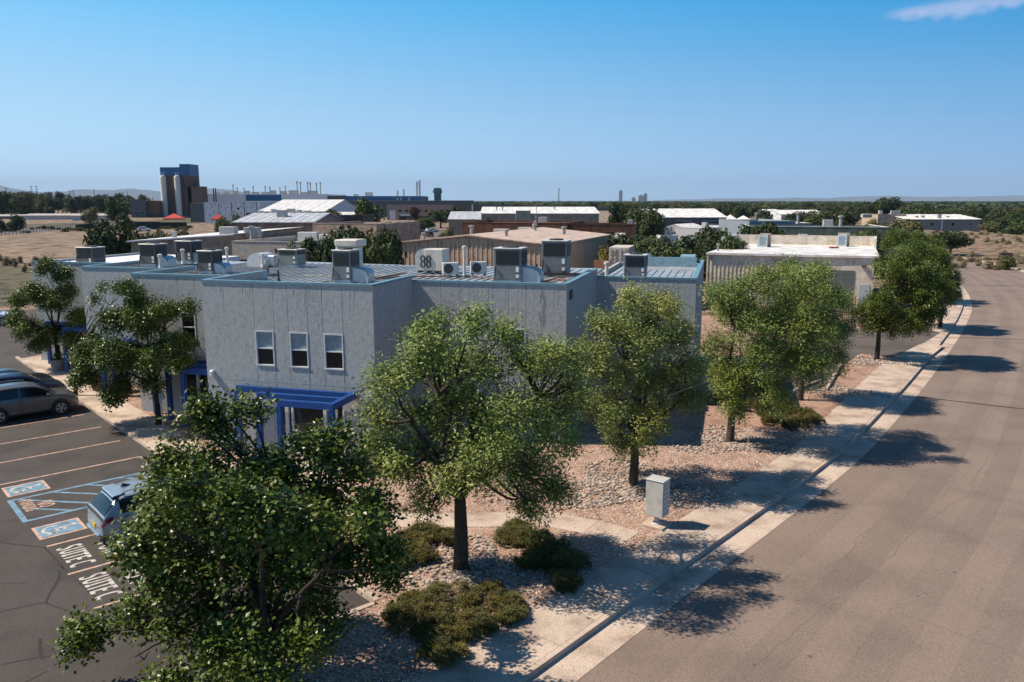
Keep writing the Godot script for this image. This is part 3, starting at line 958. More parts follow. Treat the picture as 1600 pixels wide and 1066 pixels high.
func office_building() -> void:
	var t := thing("office_building", "grey stucco two-storey office building of stepped units with blue trim", "building", OFF, TURN)
	var fine := tx("trowel")
	var tall := noise("runs", FastNoiseLite.TYPE_SIMPLEX_SMOOTH, 0.012, [[0.15, Color(0.9, 0.9, 0.9)], [0.42, Color(0.97, 0.97, 0.97)], [0.8, gray(1.0)]], 512, 5, 77)
	var stucco := [
		mat("stucco a", lin(0.46, 0.487, 0.475), 0.92, fine, 0.8, tall, 0.5, tx("lumps"), 0.7, 0.0, false, Vector3(1, 0.8, 1)),
		mat("stucco b", lin(0.443, 0.472, 0.465), 0.92, fine, 0.72, tall, 0.55, tx("lumps"), 0.7, 0.0, false, Vector3(1, 0.8, 1)),
		mat("stucco c", lin(0.475, 0.496, 0.477), 0.92, fine, 0.9, tall, 0.45, tx("lumps"), 0.7, 0.0, false, Vector3(1, 0.8, 1))]
	var trim := paint("pale blue metal trim", lin(0.16, 0.29, 0.35), 0.4, 0.1)
	var flash := paint("blue grey flashing", lin(0.24, 0.37, 0.43), 0.45, 0.1)
	var core_m := mat("dark core", lin(0.04, 0.042, 0.045), 0.9)
	var roof_m := mat("grey blue metal roof", lin(0.44, 0.48, 0.5), 0.4, tx("dirt"), 0.4, tx("stain"), 0.12, null, 0.0, 0.25, false)
	var blue := paint("deep blue paint", lin(0.006, 0.06, 0.26), 0.4)
	var frame := paint("white window frame", lin(0.62, 0.65, 0.68), 0.5)
	var glass := paint("dark window glass", lin(0.012, 0.013, 0.015), 0.06)
	var blind := paint("window with a lowered blind", lin(0.27, 0.34, 0.38), 0.12)
	var poly := PackedVector2Array([Vector2(0, 0), Vector2(7.85, 0), Vector2(7.85, -4.16), Vector2(14.87, -4.16), Vector2(14.87, -12.5), Vector2(19.95, -12.5), Vector2(19.95, -26), Vector2(14.2, -26), Vector2(14.2, -15.6), Vector2(6, -15.2), Vector2(6, -14.6), Vector2(-5, -16), Vector2(-14.2, -18), Vector2(-14.2, -24), Vector2(-22.8, -24), Vector2(-22.8, -13.5), Vector2(-14.0, -13.5), Vector2(-14.0, -8.34), Vector2(-7.1, -8.34), Vector2(-7.1, -4.17), Vector2(0, -4.17)])
	var inner := Geometry2D.offset_polygon(poly, -0.195)[0]
	var core := MB.new()
	core.prism(inner, -0.1, 6.1)
	part("core", core, core_m, t)
	# roofs: one metal sheet over the middle units, lower sheets on both ends
	var r := MB.new()
	r.prism(PackedVector2Array([Vector2(0.1, -0.2), Vector2(7.7, -0.2), Vector2(7.7, -4.34), Vector2(14.7, -4.34), Vector2(14.7, -15.6), Vector2(6, -15.2), Vector2(6, -14.6), Vector2(-5, -15.9), Vector2(-6.9, -15.9), Vector2(-6.9, -4.4), Vector2(0.1, -4.4)]), 6.6, 6.8)
	var ro := part("roof", r, roof_m, t)
	r = MB.new()
	r.prism(PackedVector2Array([Vector2(-7.1, -8.5), Vector2(-7.1, -16.2), Vector2(-13.9, -17.9), Vector2(-13.9, -8.5)]), 6.4, 6.65)
	part("roof", r, roof_m, t)
	var seams := MB.new()
	var x := -13.6
	while x < 14.6:
		var z0 := -0.35 if x > 0.2 and x < 7.7 else (-4.5 if x > -6.8 else -8.6)
		seams.box(Vector3(x, 6.82 if x > -6.9 else 6.67, (z0 - 14.4) / 2), Vector3(0.035, 0.045, z0 + 14.4))
		x += 0.42
	tag(part("roof_seam", seams, roof_m, ro), "", "", "", "stuff")
	var pitch := MB.new()
	for k in 9:
		pitch.box(Vector3(1.0 + k * 0.45, 6.815, -7.2 - 0.12 * k + rng.randf_range(-0.1, 0.1)), Vector3(0.5, 0.02, rng.randf_range(0.15, 0.4)))
	part("roof_patch", pitch, paint("yellowish roof patch", lin(0.42, 0.43, 0.33), 0.7), ro)
	r = MB.new()
	r.prism(PackedVector2Array([Vector2(15.0, -12.7), Vector2(19.8, -12.7), Vector2(19.8, -25.9), Vector2(15.0, -25.9)]), 6.0, 6.42)
	part("roof", r, roof_m, t)
	seams = MB.new()
	for k in 11:
		seams.box(Vector3(15.3 + k * 0.42, 6.44, -16.3), Vector3(0.035, 0.045, 7.0))
	tag(part("roof_seam", seams, roof_m, t), "", "", "", "stuff")
	r = MB.new()
	r.prism(PackedVector2Array([Vector2(-22.75, -13.55), Vector2(-14.1, -13.55), Vector2(-14.1, -23.9), Vector2(-22.75, -23.9)]), 6.1, 6.45)
	part("roof", r, paint("white roof membrane", lin(0.72, 0.74, 0.76), 0.7), t)
	# walls, panel by panel
	var holes := [[2.44, 3.32, 3.7, 5.2], [4.04, 4.9, 3.7, 5.2], [5.61, 6.49, 3.7, 5.2], [3.15, 6.4, 0.0, 2.25]]
	var xf := wall(t, stucco, Vector2(0, 0), Vector2(7.85, 0), -0.1, 7.22, [2.44, 3.36, 4.02, 4.92, 5.6, 6.5], holes)
	for k in 3:
		window(t, xf, holes[k], frame, blind, glass)
	# the entrance under the trellis
	var door := MB.new()
	door.box(Vector3(4.78, 1.13, -0.16), Vector3(3.3, 2.3, 0.04))
	var dd := part("glass_door", door, glass, t)
	for q in [[3.2, 0.1], [3.72, 0.16], [3.98, 0.09], [5.5, 0.14], [6.02, 0.07], [6.36, 0.08]]:
		var mu := MB.new()
		mu.box(Vector3(q[0], 1.12, -0.09), Vector3(q[1], 2.26, 0.1))
		part("mullion", mu, frame, dd)
	var head := MB.new()
	head.box(Vector3(4.78, 2.3, -0.075), Vector3(3.36, 0.1, 0.11))
	part("door_head", head, frame, dd)
	var lamp := MB.new()
	lamp.box(Vector3(0.32, 3.25, 0.1), Vector3(0.2, 0.3, 0.2), 0.05)
	part("wall_lamp", lamp, frame, t)
	wall(t, stucco, Vector2(7.85, -0.2), Vector2(7.85, -4.16), -0.1, 7.22, [1.9], [], 3.0)
	xf = wall(t, stucco, Vector2(7.85, -4.16), Vector2(14.87, -4.16), -0.1, 7.02, [1.36, 2.23, 2.88, 3.75, 4.45, 5.24], [[4.45, 5.24, 3.55, 5.05]])
	window(t, xf, [4.45, 5.24, 3.55, 5.05], frame, glass, glass)
	var st := MB.new()
	for k in 14:      # rust run below the parapet
		st.xf = xf * Transform3D(Basis(), Vector3(5.95 + rng.randf_range(-0.16, 0.16), 6.65 - k * 0.1, 0.002 + k * 0.0002))
		st.quad(Vector3(-0.02, -0.2, 0), Vector3(0.03, -0.25, 0), Vector3(0.02, 0.2, 0), Vector3(-0.03, 0.15, 0))
	part("rust_stain", st, mat("stain on stucco", lin(0.25, 0.25, 0.26), 0.95), t)
	# water runs below the parapet and the window sills
	var runs := MB.new()
	for q in [[Vector2(0, 0), Vector2(7.85, 0), 7.1, 16], [Vector2(7.85, -4.16), Vector2(14.87, -4.16), 6.92, 14], [Vector2(-7.1, -4.17), Vector2(0, -4.17), 6.9, 10], [Vector2(14.87, -12.5), Vector2(19.95, -12.5), 6.5, 8]]:
		runs.xf = seg(q[0], q[1])
		var wide: float = q[0].distance_to(q[1])
		for k in q[3]:
			var sx := rng.randf_range(0.15, wide - 0.15)
			var sl := rng.randf_range(0.25, 1.3)
			var sw := rng.randf_range(0.012, 0.04)
			var top: float = q[2] - rng.randf_range(0.0, 0.05)
			runs.quad(Vector3(sx - sw * 0.3, top - sl, 0.003 + k * 0.0003), Vector3(sx + sw * 0.3, top - sl, 0.003 + k * 0.0003), Vector3(sx + sw, top, 0.003 + k * 0.0003), Vector3(sx - sw, top, 0.003 + k * 0.0003))
	runs.xf = seg(Vector2(0, 0), Vector2(7.85, 0))
	for h in 3:
		for sx in [holes[h][0] + 0.03, holes[h][1] - 0.03, holes[h][0] + 0.4]:
			var sl := rng.randf_range(0.3, 0.62)
			runs.quad(Vector3(sx - 0.012, 3.68 - sl, 0.004), Vector3(sx + 0.012, 3.68 - sl, 0.004), Vector3(sx + 0.03, 3.68, 0.004), Vector3(sx - 0.03, 3.68, 0.004))
	tag(part("water_stain", runs, mat("water stain", lin(0.395, 0.412, 0.405), 0.95), t), "", "", "", "stuff")
	xf = wall(t, stucco, Vector2(14.87, -4.36), Vector2(14.87, -12.5), -0.1, 7.02, [2.4, 4.9, 6.6], [])
	var vent := MB.new()
	vent.xf = xf
	vent.box(Vector3(0.7, 6.5, 0.03), Vector3(0.55, 0.4, 0.06))
	part("wall_vent", vent, paint("dark vent", lin(0.02, 0.03, 0.04), 0.5), t)
	wall(t, stucco, Vector2(14.87, -12.5), Vector2(19.95, -12.5), -0.1, 6.62, [0.95, 1.75, 2.5, 3.25, 4.2], [])
	wall(t, stucco, Vector2(19.95, -12.7), Vector2(19.95, -26), -0.1, 6.62, [2.6, 5.2, 7.8], [])
	xf = wall(t, stucco, Vector2(-7.1, -4.17), Vector2(0, -4.17), -0.1, 6.98, [2.66, 3.58, 5.0], [[2.7, 3.55, 3.7, 5.15], [2.6, 5.9, 0.0, 2.35]])
	window(t, xf, [2.7, 3.55, 3.7, 5.15], frame, glass, glass)
	door = MB.new()
	door.xf = xf
	door.box(Vector3(4.25, 1.17, -0.16), Vector3(3.35, 2.4, 0.04))
	dd = part("glass_door", door, glass, t)
	for q in [2.66, 3.4, 4.3, 5.1, 5.84]:
		var mu := MB.new()
		mu.xf = xf
		mu.box(Vector3(q, 1.17, -0.09), Vector3(0.11, 2.34, 0.1))
		part("mullion", mu, frame, dd)
	wall(t, stucco, Vector2(-7.1, -8.34), Vector2(-7.1, -4.37), -0.1, 6.98, [2.0], [])
	xf = wall(t, stucco, Vector2(-14.0, -8.34), Vector2(-7.1, -8.34), -0.1, 6.85, [2.6, 3.5, 5.0], [[2.62, 3.48, 3.7, 5.15]])
	window(t, xf, [2.62, 3.48, 3.7, 5.15], frame, glass, glass)
	wall(t, stucco, Vector2(-14.0, -13.5), Vector2(-14.0, -8.54), -0.1, 6.85, [2.4], [])
	wall(t, stucco, Vector2(-22.8, -13.5), Vector2(-14.0, -13.5), -0.1, 6.6, [2.0, 4.2, 6.4], [])
	wall(t, stucco, Vector2(-22.8, -24), Vector2(-22.8, -13.7), -0.1, 6.6, [3, 6], [])
	wall(t, stucco, Vector2(0, -4.17), Vector2(0, -0.2), -0.1, 7.22, [2.0], [])
	wall(t, stucco, Vector2(19.95, -26), Vector2(14.2, -26), -0.1, 6.4, [], [])
	wall(t, stucco, Vector2(14.2, -26), Vector2(14.2, -15.6), -0.1, 6.4, [], [])
	wall(t, stucco, Vector2(14.2, -15.6), Vector2(6, -15.2), -0.1, 6.7, [], [])
	wall(t, stucco, Vector2(6, -14.6), Vector2(-5, -16), -0.1, 6.7, [], [])
	wall(t, stucco, Vector2(-5, -16), Vector2(-14.2, -18), -0.1, 6.5, [], [])
	wall(t, stucco, Vector2(-14.2, -24), Vector2(-22.8, -24), -0.1, 6.3, [], [])
	# parapet returns that stand above the roof, with blue flashing on the roof side
	for q in [[0.02, -4.17, -4.75, 7.22], [-7.08, -8.34, -8.9, 6.98]]:
		var pr := MB.new()
		pr.box(Vector3(q[0] + 0.08, (6.8 + q[3]) / 2, (q[1] + q[2]) / 2), Vector3(0.2, q[3] - 6.8, q[1] - q[2]))
		part("parapet", pr, flash, t)
	# metal caps on every parapet
	for q in [[Vector2(0, 0), Vector2(7.85, 0), 7.22], [Vector2(7.85, -0.2), Vector2(7.85, -4.16), 7.22], [Vector2(7.85, -4.16), Vector2(14.87, -4.16), 7.02], [Vector2(14.87, -4.36), Vector2(14.87, -12.5), 7.02], [Vector2(14.87, -12.5), Vector2(19.95, -12.5), 6.62], [Vector2(19.95, -12.7), Vector2(19.95, -26), 6.62], [Vector2(-7.1, -4.17), Vector2(-0.02, -4.17), 6.98], [Vector2(-7.1, -8.9), Vector2(-7.1, -4.37), 6.981], [Vector2(0, -4.75), Vector2(0, -0.2), 7.221], [Vector2(-14.0, -8.34), Vector2(-7.12, -8.34), 6.85], [Vector2(-14.0, -13.5), Vector2(-14.0, -8.54), 6.851], [Vector2(-22.8, -13.5), Vector2(-14.02, -13.5), 6.6]]:
		var cp := MB.new()
		cp.xf = seg(q[0], q[1])
		var long: float = q[0].distance_to(q[1])
		cp.box(Vector3(long / 2, q[2] + 0.02, -0.09), Vector3(long, 0.045, 0.25))
		cp.box(Vector3(long / 2, q[2] - 0.03, 0.022), Vector3(long, 0.055, 0.024))
		part("parapet_cap", cp, trim, t)
	# blue flashing on the inner faces of the right unit, and its stepped back parapet
	for q in [[Vector3(19.7, 6.52, -19.2), Vector3(0.03, 0.2, 13)], [Vector3(17.9, 6.72, -22.5), Vector3(3.4, 0.6, 0.2)], [Vector3(15.9, 6.82, -22.6), Vector3(1.6, 0.8, 0.2)], [Vector3(19.0, 6.62, -23.8), Vector3(0.9, 0.9, 2.4)]]:
		var fb := MB.new()
		fb.box(q[0], q[1])
		part("roof_flashing", fb, flash, t)
	# vent pipes through the roof
	for q in [[0.5, -13.6, 0.75, 0.09], [8.9, -8.4, 1.35, 0.07], [-4.0, -11.0, 0.6, 0.07], [-9.2, -9.0, 0.6, 0.08], [15.2, -13.6, 0.75, 0.1], [-10.0, -12.0, 0.7, 0.08], [-7.6, -12.9, 0.8, 0.07]]:
		var vp := MB.new()
		var ry := 6.42 if q[0] > 15.0 else 6.85
		vp.xf = Transform3D(Basis(), Vector3(q[0], ry, q[1]))
		vp.lathe([Vector2(q[3] * 1.8, -0.02), Vector2(q[3] * 1.2, 0.12), Vector2(q[3], 0.14), Vector2(q[3], q[2]), Vector2(q[3] * 1.6, q[2] + 0.02), Vector2(q[3] * 1.6, q[2] + 0.14), Vector2(0, q[2] + 0.18)], 12)
		part("vent_pipe", vp, paint("white pipe", lin(0.62, 0.6, 0.56), 0.6), t)
	for q in [[1.3, -3.9, 0.5], [12.75, -7.6, 0.75], [-2.2, -8.6, 0.45]]:
		var vp := MB.new()
		vp.xf = Transform3D(Basis(), Vector3(q[0], 6.85, q[1]))
		vp.lathe([Vector2(0.1, 0), Vector2(0.06, 0.12), Vector2(0.045, 0.13), Vector2(0.045, q[2]), Vector2(0, q[2])], 10)
		part("plumbing_vent", vp, paint("black pipe", lin(0.02, 0.02, 0.022), 0.6), t)
	# entrance trellises of blue tube: nested frames that step out from the wall
	var tre := Node3D.new()
	tre.name = "entrance_trellis"
	t.add_child(tre)
	for q in [[1.6, 0.25], [3.15, 1.12], [4.65, 2.0]]:
		post_frame(tre, "frame", [[Vector3(q[0], 2.72, q[1]), Vector3(6.85, 2.72, q[1])], [Vector3(q[0], -0.05, q[1]), Vector3(q[0], 2.59, q[1])]], blue, 0.2)
	post_frame(tre, "frame", [[Vector3(6.96, 2.72, 0.02), Vector3(6.96, 2.72, 2.2)], [Vector3(6.96, -0.05, 2.08), Vector3(6.96, 2.59, 2.08)]], blue, 0.21)
	var tr2 := Node3D.new()
	tr2.name = "entrance_trellis"
	t.add_child(tr2, true)
	for q in [[-6.0, -3.92], [-4.45, -3.05], [-2.92, -2.17]]:
		post_frame(tr2, "frame", [[Vector3(q[0], 2.72, q[1]), Vector3(-0.72, 2.72, q[1])], [Vector3(q[0], -0.05, q[1]), Vector3(q[0], 2.59, q[1])]], blue, 0.2)
	post_frame(tr2, "frame", [[Vector3(-0.61, 2.72, -4.15), Vector3(-0.61, 2.72, -1.97)], [Vector3(-0.61, -0.05, -2.09), Vector3(-0.61, 2.59, -2.09)]], blue, 0.21)
	for o in [Vector2(-13.6, -8.34), Vector2(-21.2, -12.9)]:
		var tr3 := Node3D.new()
		tr3.name = "entrance_trellis"
		t.add_child(tr3, true)
		for q in [[0.0, 0.25], [1.55, 1.12], [3.05, 2.0]]:
			post_frame(tr3, "frame", [[Vector3(o.x + q[0], 2.72, o.y + q[1]), Vector3(o.x + 5.25, 2.72, o.y + q[1])], [Vector3(o.x + q[0], -0.05, o.y + q[1]), Vector3(o.x + q[0], 2.59, o.y + q[1])]], blue, 0.2)
		post_frame(tr3, "frame", [[Vector3(o.x + 5.36, 2.72, o.y + 0.02), Vector3(o.x + 5.36, 2.72, o.y + 2.2)], [Vector3(o.x + 5.36, -0.05, o.y + 2.08), Vector3(o.x + 5.36, 2.59, o.y + 2.08)]], blue, 0.21)

# ---------------------------------------------------------------- things on the roof
func hvac(label: String, x: float, z: float, w: float, d: float, h: float, cab: Material, duct := 1, grille_lo := 0.5, y := 6.85, turn := TURN) -> Node3D:
	var t := thing("rooftop_unit", label, "air conditioner", off(x, y - 0.04, z), turn, "air conditioning units on the grey building")
	var dark: Material = paint("condenser grille", lin(0.022, 0.022, 0.024), 0.55)
	var galv: Material = paint("galvanised duct", lin(0.42, 0.5, 0.56), 0.42, 0.35)
	var b := MB.new()
	b.box(Vector3(0, 0.07, 0), Vector3(w * 0.96, 0.14, d * 0.96))
	part("roof_curb", b, galv, t)
	b = MB.new()
	b.box(Vector3(0, 0.14 + h / 2, 0), Vector3(w, h, d), 0.02)
	var c := part("cabinet", b, cab, t)
	var g0 := 0.14 + h * grille_lo
	var g1 := 0.14 + h * 0.94
	for f in [[0, d / 2 + 0.012, w * 0.84, 0.0], [w / 2 + 0.012, 0, d * 0.84, PI / 2], [-w / 2 - 0.012, 0, d * 0.84, -PI / 2]]:
		b = MB.new()
		b.xf = Transform3D(Basis(Vector3.UP, f[3]), Vector3(f[0], (g0 + g1) / 2, f[1]))
		b.box(Vector3(), Vector3(f[2], g1 - g0, 0.02))
		var fin := part("grille", b, dark, t)
		var lv := MB.new()
		lv.xf = b.xf
		for k in 7:
			lv.box(Vector3(0, (g1 - g0) * (k / 7.0 - 0.43), 0.014), Vector3(f[2] * 0.97, 0.012, 0.01))
		part("louvre", lv, paint("dark louvre", lin(0.05, 0.05, 0.055), 0.5), fin)
	b = MB.new()
	b.box(Vector3(0, 0.14 + h + 0.025, 0), Vector3(w + 0.05, 0.05, d + 0.05), 0.01)
	part("top_cover", b, paint("pale sheet metal", lin(0.6, 0.6, 0.58), 0.5, 0.2), t)
	b = MB.new()
	b.xf = Transform3D(Basis(), Vector3(0, 0.14 + h + 0.05, 0))
	var rr := minf(w, d) * 0.36
	b.lathe([Vector2(rr, 0), Vector2(rr, 0.05), Vector2(rr * 0.93, 0.07), Vector2(0, 0.06)], 18)
	part("fan_guard", b, dark, t)
	b = MB.new()
	b.box(Vector3(-w * 0.05, 0.14 + h * grille_lo * 0.48, d / 2 + 0.008), Vector3(w * 0.72, h * grille_lo * 0.86, 0.014))
	part("access_panel", b, cab, c)
	b = MB.new()
	b.box(Vector3(w * 0.36, 0.14 + h * grille_lo * 0.72, d / 2 + 0.018), Vector3(0.14, h * 0.17, 0.008))
	b.box(Vector3(w * 0.36, 0.14 + h * grille_lo * 0.28, d / 2 + 0.018), Vector3(0.14, h * 0.11, 0.008))
	part("data_plate", b, paint("white sticker", lin(0.7, 0.72, 0.72), 0.6), t)
	b = MB.new()
	b.tube([Vector3(-w * 0.42, 0.14 + h * 0.42, d / 2 + 0.06), Vector3(-w * 0.43, 0.14 + h * 0.2, d / 2 + 0.09), Vector3(-w * 0.5, 0.06, d / 2 + 0.12), Vector3(-w * 0.9, 0.04, d / 2 + 0.25)], [0.03, 0.03, 0.03, 0.03], 6)
	part("conduit", b, dark, t)
	if duct:
		var q := [Vector2(0, 0)]
		var rad := h * 0.52
		for k in 9:
			var a := PI / 2 * k / 8.0
			q.append(Vector2(0.2 + rad * 0.95 * sin(a) * 0.9, rad * (0.55 + 0.45 * cos(a)) if a < 1.5 else rad * 0.55))
		q.append(Vector2(0.2 + rad * 0.86, 0))
		q.remove_at(0)
		q.append(Vector2(0, 0))
		q.append(Vector2(0, rad))
		q.reverse()
		b = MB.new()
		b.xf = Transform3D(Basis(Vector3.UP, 0.0 if duct > 0 else PI), Vector3(duct * w / 2, 0.02, 0))
		b.extr(q, -d * 0.36, d * 0.36)
		var du := part("supply_duct", b, galv, t)
		var e := MB.new()
		e.xf = b.xf
		var out := []
		var inn := []
		for k in 9:
			var a := PI / 2 * k / 8.0
			var pp := Vector2(0.2 + rad * 0.86 * sin(a), rad * (0.55 + 0.45 * cos(a)))
			e.box(Vector3(pp.x, pp.y, d * 0.36 + 0.004), Vector3(0.09, 0.09, 0.02))
		part("duct_seam", e, paint("duct seam", lin(0.1, 0.15, 0.2), 0.5), du)
	return t

func roof_units() -> void:
	var grayc := paint("grey cabinet", lin(0.17, 0.18, 0.195), 0.5, 0.1)
	var darkc := paint("weathered dark cabinet", lin(0.11, 0.105, 0.105), 0.6)
	var greenc := paint("grey green cabinet", lin(0.19, 0.22, 0.2), 0.55)
	var cream := paint("cream cabinet", lin(0.62, 0.57, 0.5), 0.6)
	var galv: Material = paint("galvanised duct", lin(0.42, 0.5, 0.56), 0.42, 0.35)
	hvac("grey air conditioner with black grilles and duct elbow, directly above the front windows", 4.35, -4.75, 0.9, 1.0, 1.32, grayc, 1, 0.5)
	hvac("grey air conditioner with rounded duct on the right front roof, beside two small white condensers", 11.75, -6.6, 1.3, 1.1, 1.42, grayc, 1, 0.5)
	hvac("tall grey air conditioner on a wooden sleeper at the right front roof edge", 13.1, -10.4, 1.3, 1.0, 1.6, grayc, 0, 0.55)
	hvac("low grey air conditioner on the small right unit in front of the shipping container", 16.7, -14.1, 1.15, 1.0, 1.15, grayc, 0, 0.5, 6.42)
	hvac("dark air conditioner with duct elbow on the roof left of the front unit", -4.75, -7.3, 0.85, 0.95, 1.0, darkc, 1, 0.45)
	hvac("dark air conditioner with duct elbow, second from left on the roof", -10.9, -10.6, 1.05, 1.1, 1.1, darkc, 1, 0.45)
	hvac("dark square air conditioner behind the second one from left", -10.6, -13.4, 1.1, 1.1, 1.15, darkc, 1, 0.45)
	hvac("dark square air conditioner at the far left end of the roof", -19.4, -15.0, 1.25, 1.2, 0.95, darkc, 0, 0.3, 6.45)
	hvac("green grey air conditioner in the middle of the roof beside a silver duct", -2.6, -11.8, 1.2, 1.0, 0.85, greenc, 0, 0.7)
	# cooler behind the nearest unit
	var t := thing("evaporative_cooler", "cream evaporative cooler seen behind the nearest air conditioner", "cooler", off(3.6, 6.85, -6.6), TURN)
	var b := MB.new()
	b.box(Vector3(0, 0.75, 0), Vector3(1.0, 1.5, 1.0), 0.06)
	part("cabinet", b, paint("white weathered metal", lin(0.55, 0.55, 0.54), 0.5), t)
	b = MB.new()
	b.box(Vector3(0.1, 1.68, 0), Vector3(1.2, 0.34, 1.1), 0.05)
	part("hood", b, cream, t)
	# the box with two black figures on its rounded end
	t = thing("roof_fan_box", "cream box with rounded silver end and black coils shaped like 88", "ventilator", off(6.35, 6.85, -10.2), TURN)
	b = MB.new()
	b.box(Vector3(0.45, 0.68, 0), Vector3(1.0, 1.1, 1.1), 0.02)
	part("cabinet", b, cream, t)
	b = MB.new()
	var q := [Vector2(0, 0.13), Vector2(0, 1.23)]
	for k in 9:
		var a := PI / 2 * k / 8.0
		q.append(Vector2(-0.15 - 0.4 * sin(a), 0.83 + 0.4 * cos(a)))
	q.append(Vector2(-0.55, 0.13))
	b.extr(q, -0.52, 0.52)
	part("rounded_end", b, paint("bright sheet metal", lin(0.62, 0.63, 0.63), 0.35, 0.3), t)
	for k in 4:
		b = MB.new()
		var pts := []
		for i in 15:
			var a := TAU * i / 14.0
			pts.append(Vector3(-0.12 + 0.32 * (k / 2) + 0.11 * cos(a), 0.45 + 0.3 * (k % 2) + 0.15 * sin(a), 0.58))
		var rr := []
		rr.resize(15)
		rr.fill(0.035)
		b.tube(pts, rr, 6, false)
		part("coil", b, paint("black pipe", lin(0.02, 0.02, 0.022), 0.6), t)
	for k in 4:
		b = MB.new()
		b.box(Vector3(-0.4 + 0.45 * k, 0.06, 0), Vector3(0.08, 0.13, 1.0))
		part("foot", b, grayc, t)
	for k in 2:
		t = thing("mini_split", ["white mini split condenser left of the tall cream pipe", "white mini split condenser right of the tall cream pipe"][k], "condenser", off(8.35 + k * 1.15, 6.85, -7.9 - k * 0.9), TURN + 0.5, "small white condensers on the roof")
		b = MB.new()
		b.box(Vector3(0, 0.42, 0), Vector3(0.8, 0.6, 0.3), 0.03)
		part("cabinet", b, paint("white weathered metal", lin(0.55, 0.55, 0.54), 0.5), t)
		b = MB.new()
		b.xf = Transform3D(Basis(Vector3.RIGHT, PI / 2), Vector3(-0.12, 0.42, 0.15))
		b.lathe([Vector2(0.24, 0), Vector2(0.24, 0.012), Vector2(0.2, 0.016), Vector2(0, 0.016)], 16)
		part("fan_guard", b, paint("dark louvre", lin(0.05, 0.05, 0.055), 0.5), t)
		for s in [-0.3, 0.3]:
			b = MB.new()
			b.box(Vector3(s, 0.06, 0), Vector3(0.07, 0.12, 0.34))
			part("foot", b, grayc, t)
	# silver duct dome
	t = thing("silver_duct", "big rounded silver duct beside the green grey air conditioner", "duct", off(-4.6, 6.8, -11.9), TURN)
	b = MB.new()
	q = []
	for k in 13:
		var a := PI * k / 12.0
		q.append(Vector2(0.62 * cos(a), 0.2 + 0.6 * sin(a)))
	q.append(Vector2(-0.62, 0.0))
	q.append(Vector2(0.62, 0.0))
	b.extr(q, -0.6, 0.6)
	part("hood", b, paint("bright sheet metal", lin(0.62, 0.63, 0.63), 0.35, 0.3), t)
	b = MB.new()
	b.box(Vector3(0.8, 0.35, 0), Vector3(0.4, 0.6, 0.7), 0.03)
	part("collar", b, galv, t)
	# satellite dish
	t = thing("satellite_dish", "grey satellite dish on the front roof, tilted towards the left", "satellite dish", off(-0.9, 6.85, -6.6), TURN + 0.4)
	b = MB.new()
	b.tube([Vector3(0, 0, 0), Vector3(0, 0.4, 0)], [0.03, 0.03], 7)
	part("mast", b, grayc, t)
	b = MB.new()
	b.xf = Transform3D(Basis.from_euler(Vector3(-0.5, 0.2, 1.0)), Vector3(0, 0.45, 0))
	b.lathe([Vector2(0.02, 0.0), Vector2(0.2, 0.03), Vector2(0.4, 0.11), Vector2(0.41, 0.12), Vector2(0.2, 0.045), Vector2(0.02, 0.02)], 18)
	part("reflector", b, paint("grey dish", lin(0.36, 0.35, 0.34), 0.5), t)
	b = MB.new()
	b.bar(Vector3(0.0, 0.35, 0), Vector3(0.5, 0.5, 0.2), 0.035, 0.035)
	b.bar(Vector3(0.45, 0.42, 0.2), Vector3(0.55, 0.6, 0.2), 0.08, 0.08)
	part("feed_arm", b, grayc, t)
	b = MB.new()
	b.box(Vector3(0, 0.02, 0), Vector3(1.0, 0.05, 0.6))
	part("base_tray", b, grayc, t)
	# cables and pipes that lie on the roof
	for s in [[[Vector3(5.3, 6.9, -5.5), Vector3(6.0, 6.9, -7.0), Vector3(7.6, 6.9, -7.6), Vector3(9.5, 6.9, -8.2), Vector3(10.9, 6.9, -7.0)], "red and grey pipe run across the right front roof"], [[Vector3(13.9, 6.9, -9.2), Vector3(13.6, 6.9, -8.0), Vector3(14.2, 6.9, -7.4), Vector3(13.3, 6.9, -6.6), Vector3(14.3, 6.9, -10.9)], "tangle of dark cable beside the tall unit on the right"], [[Vector3(4.9, 6.9, -5.2), Vector3(5.4, 6.9, -7.0), Vector3(5.6, 6.9, -9.0)], "dark conduit from the nearest unit to the cream box"]]:
		var cb := MB.new()
		var pts := []
		var rd := []
		for p in s[0]:
			pts.append(off(p.x, p.y, p.z))
			rd.append(0.035)
		cb.tube(pts, rd, 6)
		tag(put(numbered("roof_pipe"), cb.mesh(), paint("rusty pipe", lin(0.22, 0.12, 0.09), 0.7), self), s[1], "pipe")
	var sl := MB.new()
	sl.xf = Transform3D(Basis(Vector3.UP, TURN), off(13.15, 6.9, -9.75))
	sl.box(Vector3(0.1, 0.06, 0), Vector3(2.3, 0.12, 0.14))
	tag(put(numbered("sleeper"), sl.mesh(), paint("black pipe", lin(0.02, 0.02, 0.022), 0.6), self), "dark timber sleeper under the front of the tall roof unit", "beam")

